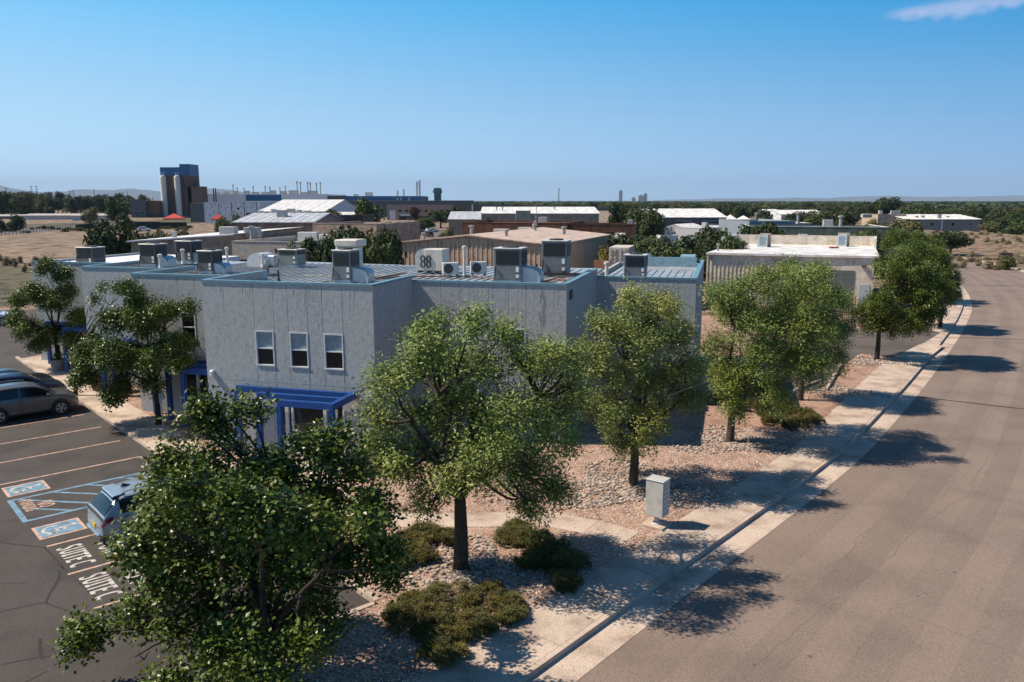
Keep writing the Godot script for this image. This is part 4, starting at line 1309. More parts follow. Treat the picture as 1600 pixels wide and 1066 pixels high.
# ---------------------------------------------------------------- plants
# a spray of leaves: each leaf is two triangles folded along its rib
func spray(count: int, reach: float, leaf: float, wide: float, droop: float, sd: int) -> ArrayMesh:
	var r := RandomNumberGenerator.new()
	r.seed = sd
	var b := MB.new()
	for i in count:
		var p := Vector3(r.randfn(0, 0.42), r.randfn(0, 0.38), r.randfn(0, 0.42)) * reach
		var a := r.randf() * TAU
		var out := (Vector3(cos(a), 0, sin(a)) + p / reach * 0.7).normalized()
		var d := (out + Vector3(0, r.randf_range(-droop, 0.55 - droop * 0.6), 0)).normalized()
		var up := (Vector3(r.randf_range(-0.7, 0.7), 1.0, r.randf_range(-0.7, 0.7)) + p / reach).normalized()
		var s := d.cross(up).normalized()
		up = s.cross(d)
		var l := leaf * r.randf_range(0.7, 1.25)
		var w := l * wide * 0.5
		var m := p + d * l * 0.45 - up * l * 0.06
		b.col = Color(1, 1, 1) * r.randf_range(0.72, 1.2)
		b.tri(p, p + d * l, m + s * w + up * w * 0.35)
		b.tri(p, m - s * w + up * w * 0.35, p + d * l)
	return b.mesh()

func leaf_mat(key: String, c: Color, rough: float, back: Color) -> StandardMaterial3D:
	if mats.has(key):
		return mats[key]
	var m := mat(key, c, rough)
	m.metallic_specular = 0.38
	m.backlight_enabled = true
	m.backlight = back
	m.cull_mode = BaseMaterial3D.CULL_DISABLED
	return m

func limb(b: MB, a: Vector3, z: Vector3, r0: float, r1: float, sag: float, sides := 6) -> void:
	var pts := []
	var rad := []
	var w := Vector3(rng.randfn(0, 1), rng.randfn(0, 0.4), rng.randfn(0, 1)) * a.distance_to(z) * 0.06
	for i in 6:
		var t := i / 5.0
		var p := a.lerp(z, t) + Vector3(0, sag * sin(PI * t), 0) + w * sin(PI * t * 1.5)
		pts.append(p)
		rad.append(lerpf(r0, r1, t))
	b.tube(pts, rad, sides, false)

# lobes are Vector4(x, y, z, radius) of leaf masses; trunk from base up to the fork
func lobed_tree(called: String, label: String, base: Vector3, fork_h: float, r: float, lobes: Array, sprays: Array, lm: Material, bark: Material, density: float, tints: Array, spread := 1.0, bare := 0, group := "", lean := Vector3(), fill := 0.85) -> Node3D:
	var t := thing(called, label, "tree", base, 0.0, group)
	var all := []
	var mid := Vector3()
	var tot := 0.0
	for l in lobes:
		mid += Vector3(l.x, l.y, l.z) * l.w
		tot += l.w
	mid /= tot
	var half := 0.0
	for l in lobes:
		half = maxf(half, absf(l.x - mid.x) + l.w * 0.6)
	for l in lobes:
		all.append(l)
		# the same mass continues in front of and behind the outline
		var dx: float = (l.x - mid.x) / half
		var dy: float = (l.y - mid.y) / maxf(half, 0.1)
		var deep := half * 0.95 * spread * sqrt(maxf(0.0, 1.0 - minf(1.0, dx * dx + 0.5 * dy * dy)))
		for s in [-1.0, 1.0]:
			if deep > l.w * 0.5 and l.w > 0.4 and rng.randf() < fill:
				# crowns taper: masses behind sit lower and further out, masses in front higher
				var z2: float = l.z + s * deep * rng.randf_range(0.45, 0.95)
				var f: float = lerpf(1.0, z2 / l.z, 0.6)
				all.append(Vector4(lerpf(l.x, mid.x, 0.06) * f + rng.randfn(0, 0.2) * l.w, 10.5 - (10.5 - l.y) * f + rng.randfn(0, 0.2) * l.w, z2, l.w * rng.randf_range(0.7, 1.0)))
	var wood := MB.new()
	var fork := Vector3(0, fork_h, 0) + lean
	wood.tube([Vector3(0, -0.1, 0), Vector3(0, 0.12, 0), Vector3(0.02, fork_h * 0.5, 0.01) + lean * 0.5, fork], [r * 1.45, r * 1.1, r * 0.95, r * 0.8], 9, false)
	part("trunk", wood, bark, t)
	wood = MB.new()
	var where := []
	var tint := []
	var main := []
	var order := range(all.size())
	for i in 8:
		var l: Vector4 = all[(i * 7 + 3) % all.size()]
		var z := Vector3(l.x, maxf(l.y, fork_h + 1.0), l.z) - base
		var e := fork.lerp(z, 0.68) + Vector3(0, 0.15, 0)
		for q in [0.4, 0.55, 0.7, 0.85, 1.0]:
			main.append(fork.lerp(e, q))
		limb(wood, fork, e, r * 0.5, r * 0.2, 0.0, 7)
	wood.tube([fork, fork.lerp(mid - base, 0.6) + Vector3(0.1, 0, 0.1), mid - base + Vector3(0, half * 0.5, 0)], [r * 0.7, r * 0.4, r * 0.1], 7, false)
	main.append(fork.lerp(mid - base, 0.6))
	for l in all:
		var z := Vector3(l.x, l.y, l.z) - base
		var best: Vector3 = main[0]
		for m in main:
			if m.distance_to(z) < best.distance_to(z):
				best = m
		limb(wood, best, z, r * 0.24, r * 0.07, -0.06 * best.distance_to(z), 5)
		for k in 3:
			var d := Vector3(rng.randfn(0, 1), rng.randfn(0.3, 0.8), rng.randfn(0, 1)).normalized()
			limb(wood, z, z + d * l.w * rng.randf_range(0.6, 1.0), r * 0.08, r * 0.02, 0.0, 4)
		var lw := maxf(l.w - minf(0.22, l.w * 0.28), 0.06)
		var cnt := int(density * lw * (lw + 0.12) * 115.0) + 3
		var tone: Color = tints[rng.randi() % tints.size()]
		for k in cnt:
			var d := Vector3(rng.randfn(0, 1), rng.randfn(0.3, 1), rng.randfn(0, 1)).normalized()
			var rr: float = lw * (1.06 - 0.45 * pow(rng.randf(), 2.0))
			if rng.randf() < 0.06:
				rr *= 1.18
			var p := z + d * rr * Vector3(1, 0.88, 1)
			if p.y < minf(fork_h * 0.62, 1.0):
				continue
			var bs := Basis.from_euler(Vector3(rng.randf_range(-0.7, 0.7), rng.randf() * TAU, rng.randf_range(-0.7, 0.7)))
			where.append([rng.randi() % sprays.size(), Transform3D(bs.scaled(Vector3.ONE * rng.randf_range(0.8, 1.2)), p)])
			tint.append(tone * rng.randf_range(0.82, 1.15))
	for k in bare:
		var a := rng.randf() * TAU
		var s: Vector3 = main[rng.randi() % main.size()]
		var e := s + Vector3(cos(a), rng.randf_range(0.2, 1.0), sin(a)).normalized() * half * rng.randf_range(0.4, 0.8)
		var bl := MB.new()
		limb(bl, s, e, r * 0.14, r * 0.03, 0.0, 5)
		part("dead_twig", bl, mat("pale dead wood", lin(0.42, 0.36, 0.28), 0.9), t)
	part("limbs", wood, bark, t)
	var crown := Node3D.new()
	crown.name = "crown"
	t.add_child(crown)
	for v in sprays.size():
		var w2 := []
		var t2 := []
		for i in where.size():
			if where[i][0] == v:
				w2.append(where[i][1])
				t2.append(tint[i])
		scatter("leaves", sprays[v], lm, w2, t2, crown)
	return t

func shrub(called: String, label: String, base: Vector3, lobes: Array, sprays: Array, lm: Material, density: float, tints: Array, group := "", cat := "shrub") -> Node3D:
	var t := thing(called, label, cat, base, 0.0, group)
	var wood := MB.new()
	var where := []
	var tint := []
	for l in lobes:
		var z := Vector3(l.x, 0.12, l.z) - base
		limb(wood, Vector3(0, 0, 0), z, 0.04, 0.015, 0.0, 5)
		var n := int(10 + l.w * 14)
		for j in n:      # tufts sit on the mound and stand proud of it unevenly
			var a := rng.randf() * TAU
			var rr: float = l.w * sqrt(rng.randf())
			var up: float = l.y * 1.5 * (1.0 - pow(rr / l.w, 2.0) * 0.75) * rng.randf_range(0.75, 1.15)
			var c := z + Vector3(cos(a) * rr, up - 0.05, sin(a) * rr)
			var w := rng.randf_range(0.1, 0.2)
			var tone: Color = tints[rng.randi() % tints.size()] * rng.randf_range(0.75, 1.2)
			for k in int(density * 16.0):
				var d := Vector3(rng.randfn(0, 1), rng.randfn(0.35, 0.7), rng.randfn(0, 1)).normalized()
				var p := c + d * w * Vector3(1.15, 0.7, 1.15)
				p.y = maxf(p.y, 0.03)
				where.append(Transform3D(Basis.from_euler(Vector3(rng.randf_range(-0.5, 0.5), rng.randf() * TAU, rng.randf_range(-0.5, 0.5))).scaled(Vector3.ONE * rng.randf_range(0.7, 1.2)), p))
				tint.append(tone * rng.randf_range(0.85, 1.15))
	part("stem", wood, mats["bark"], t)
	scatter("foliage", sprays[0], lm, where, tint, t)
	return t

func street_trees() -> void:
	var bark := mat("bark", lin(0.085, 0.06, 0.045), 0.95, tx("bark"), 2.2, tx("stain"), 0.9, tx("bark"), 3.0, 0.0, true)
	var ashbark := mat("ash bark", lin(0.16, 0.125, 0.095), 0.95, tx("bark"), 2.2, tx("stain"), 0.9, tx("bark"), 3.0, 0.0, true)
	var pear := leaf_mat("pear leaf", lin(0.088, 0.122, 0.018), 0.36, Color(0.3, 0.36, 0.1))
	var ash := leaf_mat("ash leaf", lin(0.175, 0.23, 0.055), 0.5, Color(0.34, 0.38, 0.14))
	var pears := [spray(46, 0.36, 0.1, 0.75, 0.35, 1), spray(46, 0.38, 0.105, 0.72, 0.4, 2), spray(40, 0.34, 0.1, 0.78, 0.3, 3)]
	var ashes := [spray(64, 0.42, 0.11, 0.36, 0.55, 4), spray(64, 0.46, 0.12, 0.34, 0.6, 5), spray(58, 0.4, 0.11, 0.38, 0.5, 6)]
	var green := [Color(1, 1, 1), Color(0.9, 0.95, 0.85), Color(1.12, 1.08, 0.9), Color(0.8, 0.88, 0.85)]
	var olive := [Color(1, 1, 1), Color(1.12, 1.02, 0.85), Color(0.88, 0.95, 0.9), Color(1.2, 1.12, 0.95)]
	lobed_tree("pear_tree", "biggest dark glossy tree in the lower left corner, in front of the parking lot", Vector3(-5.2, 0, -15.6), 1.3, 0.17,
		[Vector4(-6.28, 6.38, -16.00, 0.26), Vector4(-6.60, 6.04, -16.00, 0.28), Vector4(-5.67, 6.24, -16.00, 0.21), Vector4(-5.25, 6.24, -16.00, 0.23), Vector4(-6.08, 5.80, -16.00, 0.32), Vector4(-6.27, 6.04, -16.00, 0.26), Vector4(-7.21, 5.02, -16.00, 0.44), Vector4(-7.35, 4.35, -16.00, 0.55), Vector4(-7.74, 3.34, -16.00, 0.58), Vector4(-9.17, 1.26, -16.00, 0.49), Vector4(-9.58, 0.96, -16.00, 0.32), Vector4(-8.21, 1.57, -16.00, 0.53), Vector4(-6.33, 5.02, -16.00, 0.46), Vector4(-5.37, 4.92, -16.00, 0.40), Vector4(-4.32, 5.50, -16.00, 0.32), Vector4(-3.57, 5.63, -16.00, 0.28), Vector4(-3.97, 5.20, -16.00, 0.40), Vector4(-3.29, 4.88, -16.00, 0.44), Vector4(-4.86, 4.92, -16.00, 0.35), Vector4(-5.01, 4.50, -16.00, 0.81), Vector4(-6.19, 4.14, -16.00, 0.88), Vector4(-4.01, 4.07, -16.00, 0.81), Vector4(-2.86, 4.00, -16.00, 0.46), Vector4(-2.59, 2.95, -16.00, 0.40), Vector4(-3.23, 2.98, -16.00, 0.72), Vector4(-4.34, 2.83, -16.00, 0.90), Vector4(-5.72, 2.83, -16.00, 0.98), Vector4(-7.03, 2.76, -16.00, 0.90), Vector4(-6.99, 1.41, -16.00, 0.84), Vector4(-5.60, 1.26, -16.00, 0.90), Vector4(-4.33, 1.41, -16.00, 0.70), Vector4(-5.87, 0.27, -16.00, 0.72), Vector4(-7.13, 0.42, -16.00, 0.61), Vector4(-4.95, 0.19, -16.00, 0.61), Vector4(-8.10, 0.57, -16.00, 0.37), Vector4(-2.60, 2.46, -16.00, 0.28), Vector4(-7.44, 2.46, -16.00, 0.52), Vector4(-6.41, 0.61, -16.00, 0.67), Vector4(-5.96, -0.12, -16.00, 0.54), Vector4(-5.20, 0.88, -16.00, 0.62)], pears, pear, bark, 1.05, green, 0.85, 0, "", Vector3(), 0.62)
	lobed_tree("ash_tree", "tall light green ash with a thick trunk between the walkway and the sidewalk", Vector3(-1.49, 0.00, -21.58), 2.1, 0.21,
		[Vector4(-1.94, 7.24, -21.60, 0.49), Vector4(-2.56, 6.72, -21.60, 0.66), Vector4(-1.02, 7.08, -21.60, 0.63), Vector4(-0.12, 6.85, -21.60, 0.49), Vector4(-3.52, 5.58, -21.60, 0.70), Vector4(-2.50, 5.67, -21.60, 0.96), Vector4(-1.07, 5.85, -21.60, 1.05), Vector4(0.36, 6.00, -21.60, 0.77), Vector4(1.21, 6.00, -21.60, 0.73), Vector4(1.64, 5.34, -21.60, 0.59), Vector4(-3.87, 4.53, -21.60, 0.52), Vector4(-2.89, 4.16, -21.60, 1.05), Vector4(-1.44, 4.38, -21.60, 1.18), Vector4(0.00, 4.47, -21.60, 1.11), Vector4(1.23, 4.34, -21.60, 0.84), Vector4(-3.24, 2.91, -21.60, 0.73), Vector4(-2.00, 2.87, -21.60, 0.96), Vector4(-0.55, 3.22, -21.60, 1.05), Vector4(0.64, 2.83, -21.60, 0.91), Vector4(1.43, 2.34, -21.60, 0.42), Vector4(-2.66, 1.95, -21.60, 0.42), Vector4(0.48, 1.95, -21.60, 0.45), Vector4(-3.84, 3.59, -21.60, 0.56), Vector4(1.77, 6.31, -21.60, 0.38)], ashes, ash, ashbark, 0.52, olive, 0.9, 7, "", Vector3(), 0.75)
	lobed_tree("ash_tree", "yellowish thin ash tree behind the metal mailbox cabinet", Vector3(4.58, 0.00, -28.52), 2.0, 0.17,
		[Vector4(4.39, 6.97, -28.50, 0.64), Vector4(5.33, 6.69, -28.50, 0.74), Vector4(3.77, 5.99, -28.50, 0.78), Vector4(4.95, 5.56, -28.50, 1.06), Vector4(6.11, 5.51, -28.50, 0.78), Vector4(2.86, 4.85, -28.50, 0.87), Vector4(4.28, 4.13, -28.50, 1.06), Vector4(5.89, 3.84, -28.50, 0.97), Vector4(2.41, 3.35, -28.50, 0.78), Vector4(3.55, 2.92, -28.50, 0.87), Vector4(5.18, 2.55, -28.50, 0.87), Vector4(6.66, 3.35, -28.50, 0.69), Vector4(3.02, 6.22, -28.50, 0.46), Vector4(6.62, 4.56, -28.50, 0.60), Vector4(4.89, 1.68, -28.50, 0.55), Vector4(3.94, 1.68, -28.50, 0.51)], ashes, leaf_mat("yellowish ash leaf", lin(0.195, 0.235, 0.065), 0.5, Color(0.4, 0.4, 0.15)), ashbark, 0.5, olive, 0.85, 9)
	lobed_tree("ash_tree", "bushy ash tree third along the sidewalk, its trunk beside the low juniper", Vector3(9.69, 0.00, -33.95), 1.9, 0.17,
		[Vector4(10.77, 7.06, -34.00, 0.93), Vector4(9.15, 6.51, -34.00, 0.93), Vector4(12.39, 6.79, -34.00, 0.99), Vector4(9.98, 5.40, -34.00, 1.26), Vector4(11.99, 5.11, -34.00, 1.37), Vector4(13.53, 5.40, -34.00, 0.93), Vector4(8.98, 4.27, -34.00, 0.93), Vector4(10.90, 3.70, -34.00, 1.37), Vector4(12.82, 3.41, -34.00, 1.15), Vector4(9.84, 2.61, -34.00, 1.04), Vector4(11.50, 2.09, -34.00, 0.99), Vector4(9.11, 3.13, -34.00, 0.71), Vector4(9.75, 1.45, -34.00, 0.66)], ashes, ash, ashbark, 0.54, olive, 0.9, 3, "", Vector3(), 0.75)
	lobed_tree("ash_tree", "ash tree behind the third one, in front of the white roofed building", Vector3(15.5, 0, -41.5), 1.9, 0.16,
		[Vector4(14.47, 6.71, -41.50, 0.87), Vector4(16.00, 6.77, -41.50, 0.87), Vector4(15.56, 5.36, -41.50, 1.20), Vector4(16.84, 5.36, -41.50, 1.00), Vector4(14.89, 4.17, -41.50, 1.07), Vector4(16.69, 3.65, -41.50, 1.14), Vector4(13.98, 5.36, -41.50, 0.94), Vector4(17.61, 4.00, -41.50, 0.60), Vector4(17.04, 2.44, -41.50, 0.87), Vector4(16.03, 2.27, -41.50, 0.87)], ashes, ash, ashbark, 0.55, [Color(0.85, 0.9, 0.85), Color(0.72, 0.8, 0.8), Color(1, 1, 0.9)], 0.9, 4)
	lobed_tree("pear_tree", "round dark tree standing alone by the driveway and the curving sidewalk", Vector3(24.60, 0.00, -52.50), 1.9, 0.16,
		[Vector4(25.51, 4.64, -52.50, 1.02), Vector4(27.02, 5.79, -52.50, 1.19), Vector4(24.41, 3.48, -52.50, 1.19), Vector4(26.94, 3.91, -52.50, 1.35), Vector4(28.57, 4.64, -52.50, 1.02), Vector4(24.07, 2.36, -52.50, 0.93), Vector4(26.13, 2.36, -52.50, 1.19), Vector4(25.08, 5.79, -52.50, 1.02), Vector4(23.16, 3.14, -52.50, 0.76), Vector4(27.31, 2.57, -52.50, 0.76), Vector4(28.20, 3.14, -52.50, 0.85), Vector4(25.84, 6.76, -52.50, 0.76)], pears, pear, bark, 0.75, green, 0.9)
	lobed_tree("pear_tree", "dark tree at the corner of the white roofed building, behind the driveway tree", Vector3(36.3, 0, -66.5), 2.0, 0.16,
		[Vector4(33.27, 6.48, -66.00, 1.17), Vector4(35.15, 5.64, -66.00, 1.28), Vector4(36.16, 3.93, -66.00, 1.28), Vector4(34.60, 4.73, -66.00, 1.38), Vector4(32.38, 5.80, -66.00, 1.17), Vector4(36.92, 2.75, -66.00, 0.75), Vector4(35.89, 2.32, -66.00, 0.96), Vector4(34.21, 3.13, -66.00, 1.06)], pears, pear, bark, 0.7, green, 0.9)
	lobed_tree("pear_tree", "dark tree farthest along the sidewalk before the street bends", Vector3(42.5, 0, -84), 2.0, 0.15,
		[Vector4(40.48, 6.72, -84.00, 1.22), Vector4(42.53, 6.32, -84.00, 1.35), Vector4(44.35, 5.65, -84.00, 1.22), Vector4(41.69, 5.18, -84.00, 1.35), Vector4(43.54, 4.85, -84.00, 1.22), Vector4(39.75, 5.86, -84.00, 0.95), Vector4(45.11, 4.71, -84.00, 0.81)], pears, pear, bark, 0.7, green, 0.9)
	lobed_tree("pear_tree", "dark tree in front of the left entrance, behind the empty stalls", Vector3(-16.91, 0.00, -36.72), 2.0, 0.13,
		[Vector4(-17.75, 6.37, -36.70, 0.50), Vector4(-17.54, 5.59, -36.70, 0.71), Vector4(-18.80, 4.90, -36.70, 0.77), Vector4(-17.31, 4.75, -36.70, 0.77), Vector4(-16.06, 5.44, -36.70, 0.59), Vector4(-15.16, 5.59, -36.70, 0.47), Vector4(-19.53, 3.47, -36.70, 0.77), Vector4(-18.10, 3.22, -36.70, 1.01), Vector4(-16.57, 3.47, -36.70, 0.89), Vector4(-15.57, 3.99, -36.70, 0.53), Vector4(-20.24, 2.23, -36.70, 0.59), Vector4(-18.78, 1.67, -36.70, 0.77), Vector4(-16.99, 1.98, -36.70, 0.77), Vector4(-15.46, 3.07, -36.70, 0.41), Vector4(-19.38, 0.73, -36.70, 0.41), Vector4(-20.15, 3.22, -36.70, 0.53)], pears, pear, bark, 0.95, green, 0.8)
	lobed_tree("pear_tree", "dark tall tree at the left edge, above the parked dark cars", Vector3(-28.81, 0.00, -49.38), 2.1, 0.14,
		[Vector4(-28.91, 6.70, -49.40, 0.52), Vector4(-27.99, 5.90, -49.40, 0.72), Vector4(-29.95, 4.78, -49.40, 0.80), Vector4(-28.47, 4.38, -49.40, 0.88), Vector4(-27.29, 3.25, -49.40, 0.80), Vector4(-30.64, 2.76, -49.40, 0.72), Vector4(-29.08, 2.27, -49.40, 0.88), Vector4(-27.50, 1.86, -49.40, 0.72), Vector4(-31.40, 3.16, -49.40, 0.56), Vector4(-29.96, 1.53, -49.40, 0.64), Vector4(-30.87, 4.38, -49.40, 0.56), Vector4(-27.81, 4.98, -49.40, 0.64)], pears, pear, bark, 0.9, green, 0.85)
	lobed_tree("pear_tree", "thin half bare tree between the two dark trees on the left", Vector3(-24.0, 0, -42.5), 2.2, 0.1,
		[Vector4(-22.42, 5.23, -42.50, 0.34), Vector4(-21.89, 4.19, -42.50, 0.31), Vector4(-21.26, 5.93, -42.50, 0.27), Vector4(-22.78, 3.13, -42.50, 0.41), Vector4(-21.67, 2.78, -42.50, 0.34), Vector4(-20.62, 6.10, -42.50, 0.24), Vector4(-22.01, 5.93, -42.50, 0.24)], pears, pear, bark, 0.5, green, 0.5, 8)
	# low junipers on the gravel
	var needles := [spray(34, 0.075, 0.05, 0.42, 0.1, 9)]
	var jun := leaf_mat("juniper", lin(0.11, 0.105, 0.028), 0.7, Color(0.16, 0.17, 0.05))
	var jt := [Color(1, 1, 1), Color(1.25, 1.05, 0.85), Color(0.8, 0.9, 0.85), Color(1.0, 0.95, 0.8)]
	var beds := [
		["wide low juniper nearest the street corner of the gravel bed", [[Vector3(-2.42, 0.00, -18.49), 0.7, 0.35], [Vector3(-1.69, 0.00, -19.46), 0.75, 0.4], [Vector3(-0.68, 0.00, -19.46), 0.75, 0.4], [Vector3(-1.74, 0.00, -18.04), 0.6, 0.3], [Vector3(-0.88, 0.00, -18.19), 0.65, 0.32], [Vector3(0.00, 0.00, -18.65), 0.3, 0.2], [Vector3(-2.43, 0.00, -19.29), 0.5, 0.3], [Vector3(-2.87, 0.00, -18.80), 0.35, 0.2], [Vector3(-0.08, 0.00, -19.13), 0.35, 0.25], [Vector3(-1.64, 0.00, -16.93), 0.42, 0.35]]],
		["juniper between the ash trunk and the walkway corner, right of the trunk", [[Vector3(0.00, 0.00, -23.48), 0.5, 0.3], [Vector3(0.60, 0.00, -23.24), 0.6, 0.4], [Vector3(1.15, 0.00, -22.34), 0.75, 0.45], [Vector3(1.59, 0.00, -21.70), 0.6, 0.4], [Vector3(0.57, 0.00, -21.91), 0.5, 0.3], [Vector3(1.42, 0.00, -20.52), 0.42, 0.25], [Vector3(0.17, 0.00, -24.22), 0.35, 0.2]]],
		["juniper left of the ash trunk, below the walkway", [[Vector3(-3.16, 0.00, -23.01), 0.6, 0.35], [Vector3(-2.72, 0.00, -23.48), 0.65, 0.4], [Vector3(-2.10, 0.00, -23.34), 0.45, 0.3], [Vector3(-2.76, 0.00, -22.12), 0.55, 0.35], [Vector3(-3.30, 0.00, -21.91), 0.5, 0.3]]],
		["long dark juniper beside the third ash trunk", [[Vector3(12.47, 0.00, -39.45), 0.9, 0.4], [Vector3(13.78, 0.00, -39.45), 0.9, 0.45], [Vector3(14.24, 0.00, -37.98), 0.8, 0.4], [Vector3(11.66, 0.00, -40.10), 0.7, 0.4], [Vector3(10.83, 0.00, -40.76), 0.7, 0.4], [Vector3(14.52, 0.00, -37.06), 0.5, 0.3]]],
		["green juniper at the sidewalk edge under the ash shadow", [[Vector3(12.75, 0.00, -36.84), 0.75, 0.4], [Vector3(13.29, 0.00, -36.18), 0.6, 0.35], [Vector3(12.39, 0.00, -37.63), 0.6, 0.35]]]]
	for q in beds:
		var lob := []
		var sum := Vector3()
		for s in q[1]:
			var p: Vector3 = s[0]
			sum += p
			lob.append(Vector4(p.x, s[2] * 0.5, p.z, s[1]))
		shrub("juniper", q[0], sum / q[1].size(), lob, needles, jun, 1.5, jt, "", "juniper")


# ---------------------------------------------------------------- vehicles
# cross sections from the rear to the nose: x, top, belt, half width at the belt, half width at the roof, sill
const SUV := [
	[-2.30, 0.92, 0.74, 0.74, 0.62, 0.42], [-2.27, 1.02, 0.88, 0.84, 0.74, 0.33], [-2.18, 1.14, 1.02, 0.89, 0.80, 0.29], [-1.86, 1.5, 1.05, 0.91, 0.68, 0.25], [-1.62, 1.63, 1.06, 0.92, 0.65, 0.25],
	[-1.1, 1.69, 1.05, 0.925, 0.66, 0.24], [-0.4, 1.705, 1.03, 0.93, 0.67, 0.24], [0.2, 1.68, 1.02, 0.93, 0.66, 0.24], [0.55, 1.6, 1.02, 0.93, 0.65, 0.24], [0.95, 1.34, 1.03, 0.93, 0.70, 0.24], [1.28, 1.12, 1.04, 0.93, 0.78, 0.24],
	[1.5, 1.07, 1.0, 0.925, 0.80, 0.24], [1.9, 1.02, 0.95, 0.91, 0.77, 0.25], [2.16, 0.93, 0.84, 0.87, 0.72, 0.27], [2.27, 0.78, 0.68, 0.80, 0.66, 0.3], [2.31, 0.62, 0.55, 0.72, 0.6, 0.36]]
const SEDAN := [
	[-2.36, 0.86, 0.7, 0.70, 0.60, 0.42], [-2.32, 0.96, 0.82, 0.8, 0.68, 0.33], [-2.2, 1.02, 0.93, 0.86, 0.74, 0.27], [-1.75, 1.08, 0.97, 0.89, 0.74, 0.23], [-1.15, 1.33, 0.97, 0.9, 0.64, 0.22],
	[-0.7, 1.42, 0.96, 0.905, 0.6, 0.22], [-0.2, 1.45, 0.95, 0.91, 0.6, 0.22], [0.25, 1.42, 0.94, 0.91, 0.6, 0.22], [0.5, 1.37, 0.94, 0.91, 0.6, 0.22], [0.95, 1.15, 0.94, 0.91, 0.66, 0.22], [1.35, 0.97, 0.92, 0.905, 0.74, 0.22],
	[1.55, 0.94, 0.89, 0.9, 0.74, 0.22], [1.95, 0.88, 0.82, 0.88, 0.72, 0.23], [2.2, 0.8, 0.72, 0.84, 0.68, 0.25], [2.33, 0.68, 0.6, 0.76, 0.6, 0.28], [2.38, 0.55, 0.48, 0.68, 0.55, 0.34]]

func car_point(rows: Array, i: float, j: float) -> Vector3:
	var k := clampi(int(i), 0, rows.size() - 2)
	var f := i - k
	var a := car_ring(rows[k])
	var b := car_ring(rows[k + 1])
	var q := clampi(int(j), 0, a.size() - 2)
	var g := j - q
	var u: Vector3 = a[q].lerp(a[q + 1], g)
	var v: Vector3 = b[q].lerp(b[q + 1], g)
	return u.lerp(v, f)

func car_ring(s: Array) -> Array:
	var h := []
	var r: float = s[4]
	h.append(Vector3(s[0], s[5] - 0.04, s[3] - 0.12))
	h.append(Vector3(s[0], s[5], s[3] - 0.03))
	h.append(Vector3(s[0], lerpf(s[5], s[2], 0.5), s[3] + 0.01))
	h.append(Vector3(s[0], s[2] - 0.05, s[3]))
	h.append(Vector3(s[0], s[2], s[3] - 0.025))
	h.append(Vector3(s[0], lerpf(s[2], s[1], 0.82), r + 0.035 + (s[3] - r) * 0.12))
	h.append(Vector3(s[0], lerpf(s[2], s[1], 0.95), r - 0.06))
	h.append(Vector3(s[0], s[1], r * 0.5))
	h.append(Vector3(s[0], s[1] + 0.012, 0))
	var out := h.duplicate()
	for k in range(7, -1, -1):
		out.append(Vector3(h[k].x, h[k].y, -h[k].z))
	return out

func car_normal(rows: Array, i: float, j: float) -> Vector3:
	var top := rows.size() - 1.0
	var e := 0.12
	var du := car_point(rows, minf(i + e, top - 0.001), j) - car_point(rows, maxf(i - e, 0.0), j)
	var dv := car_point(rows, i, minf(j + e, 15.999)) - car_point(rows, i, maxf(j - e, 0.0))
	var n := dv.cross(du).normalized()
	return -n if n.dot(car_point(rows, i, j) - Vector3(0, 0.75, 0)) < 0 else n

func patch(rows: Array, i0: float, i1: float, j0: float, j1: float, lift: float, ni := 6, nj := 6) -> MB:
	var b := MB.new()
	var p := []
	var n := []
	for i in ni + 1:
		for j in nj + 1:
			var u := lerpf(i0, i1, float(i) / ni)
			var w := lerpf(j0, j1, float(j) / nj)
			u = minf(u, rows.size() - 1.001)
			var m := car_normal(rows, u, w)
			p.append(car_point(rows, u, w) + m * lift)
			n.append(m)
	for i in ni:
		for j in nj:
			var a := i * (nj + 1) + j
			var c := a + nj + 1
			b.sm(p[a], p[c + 1], p[a + 1], n[a], n[c + 1], n[a + 1])
			b.sm(p[a], p[c], p[c + 1], n[a], n[c], n[c + 1])
	return b

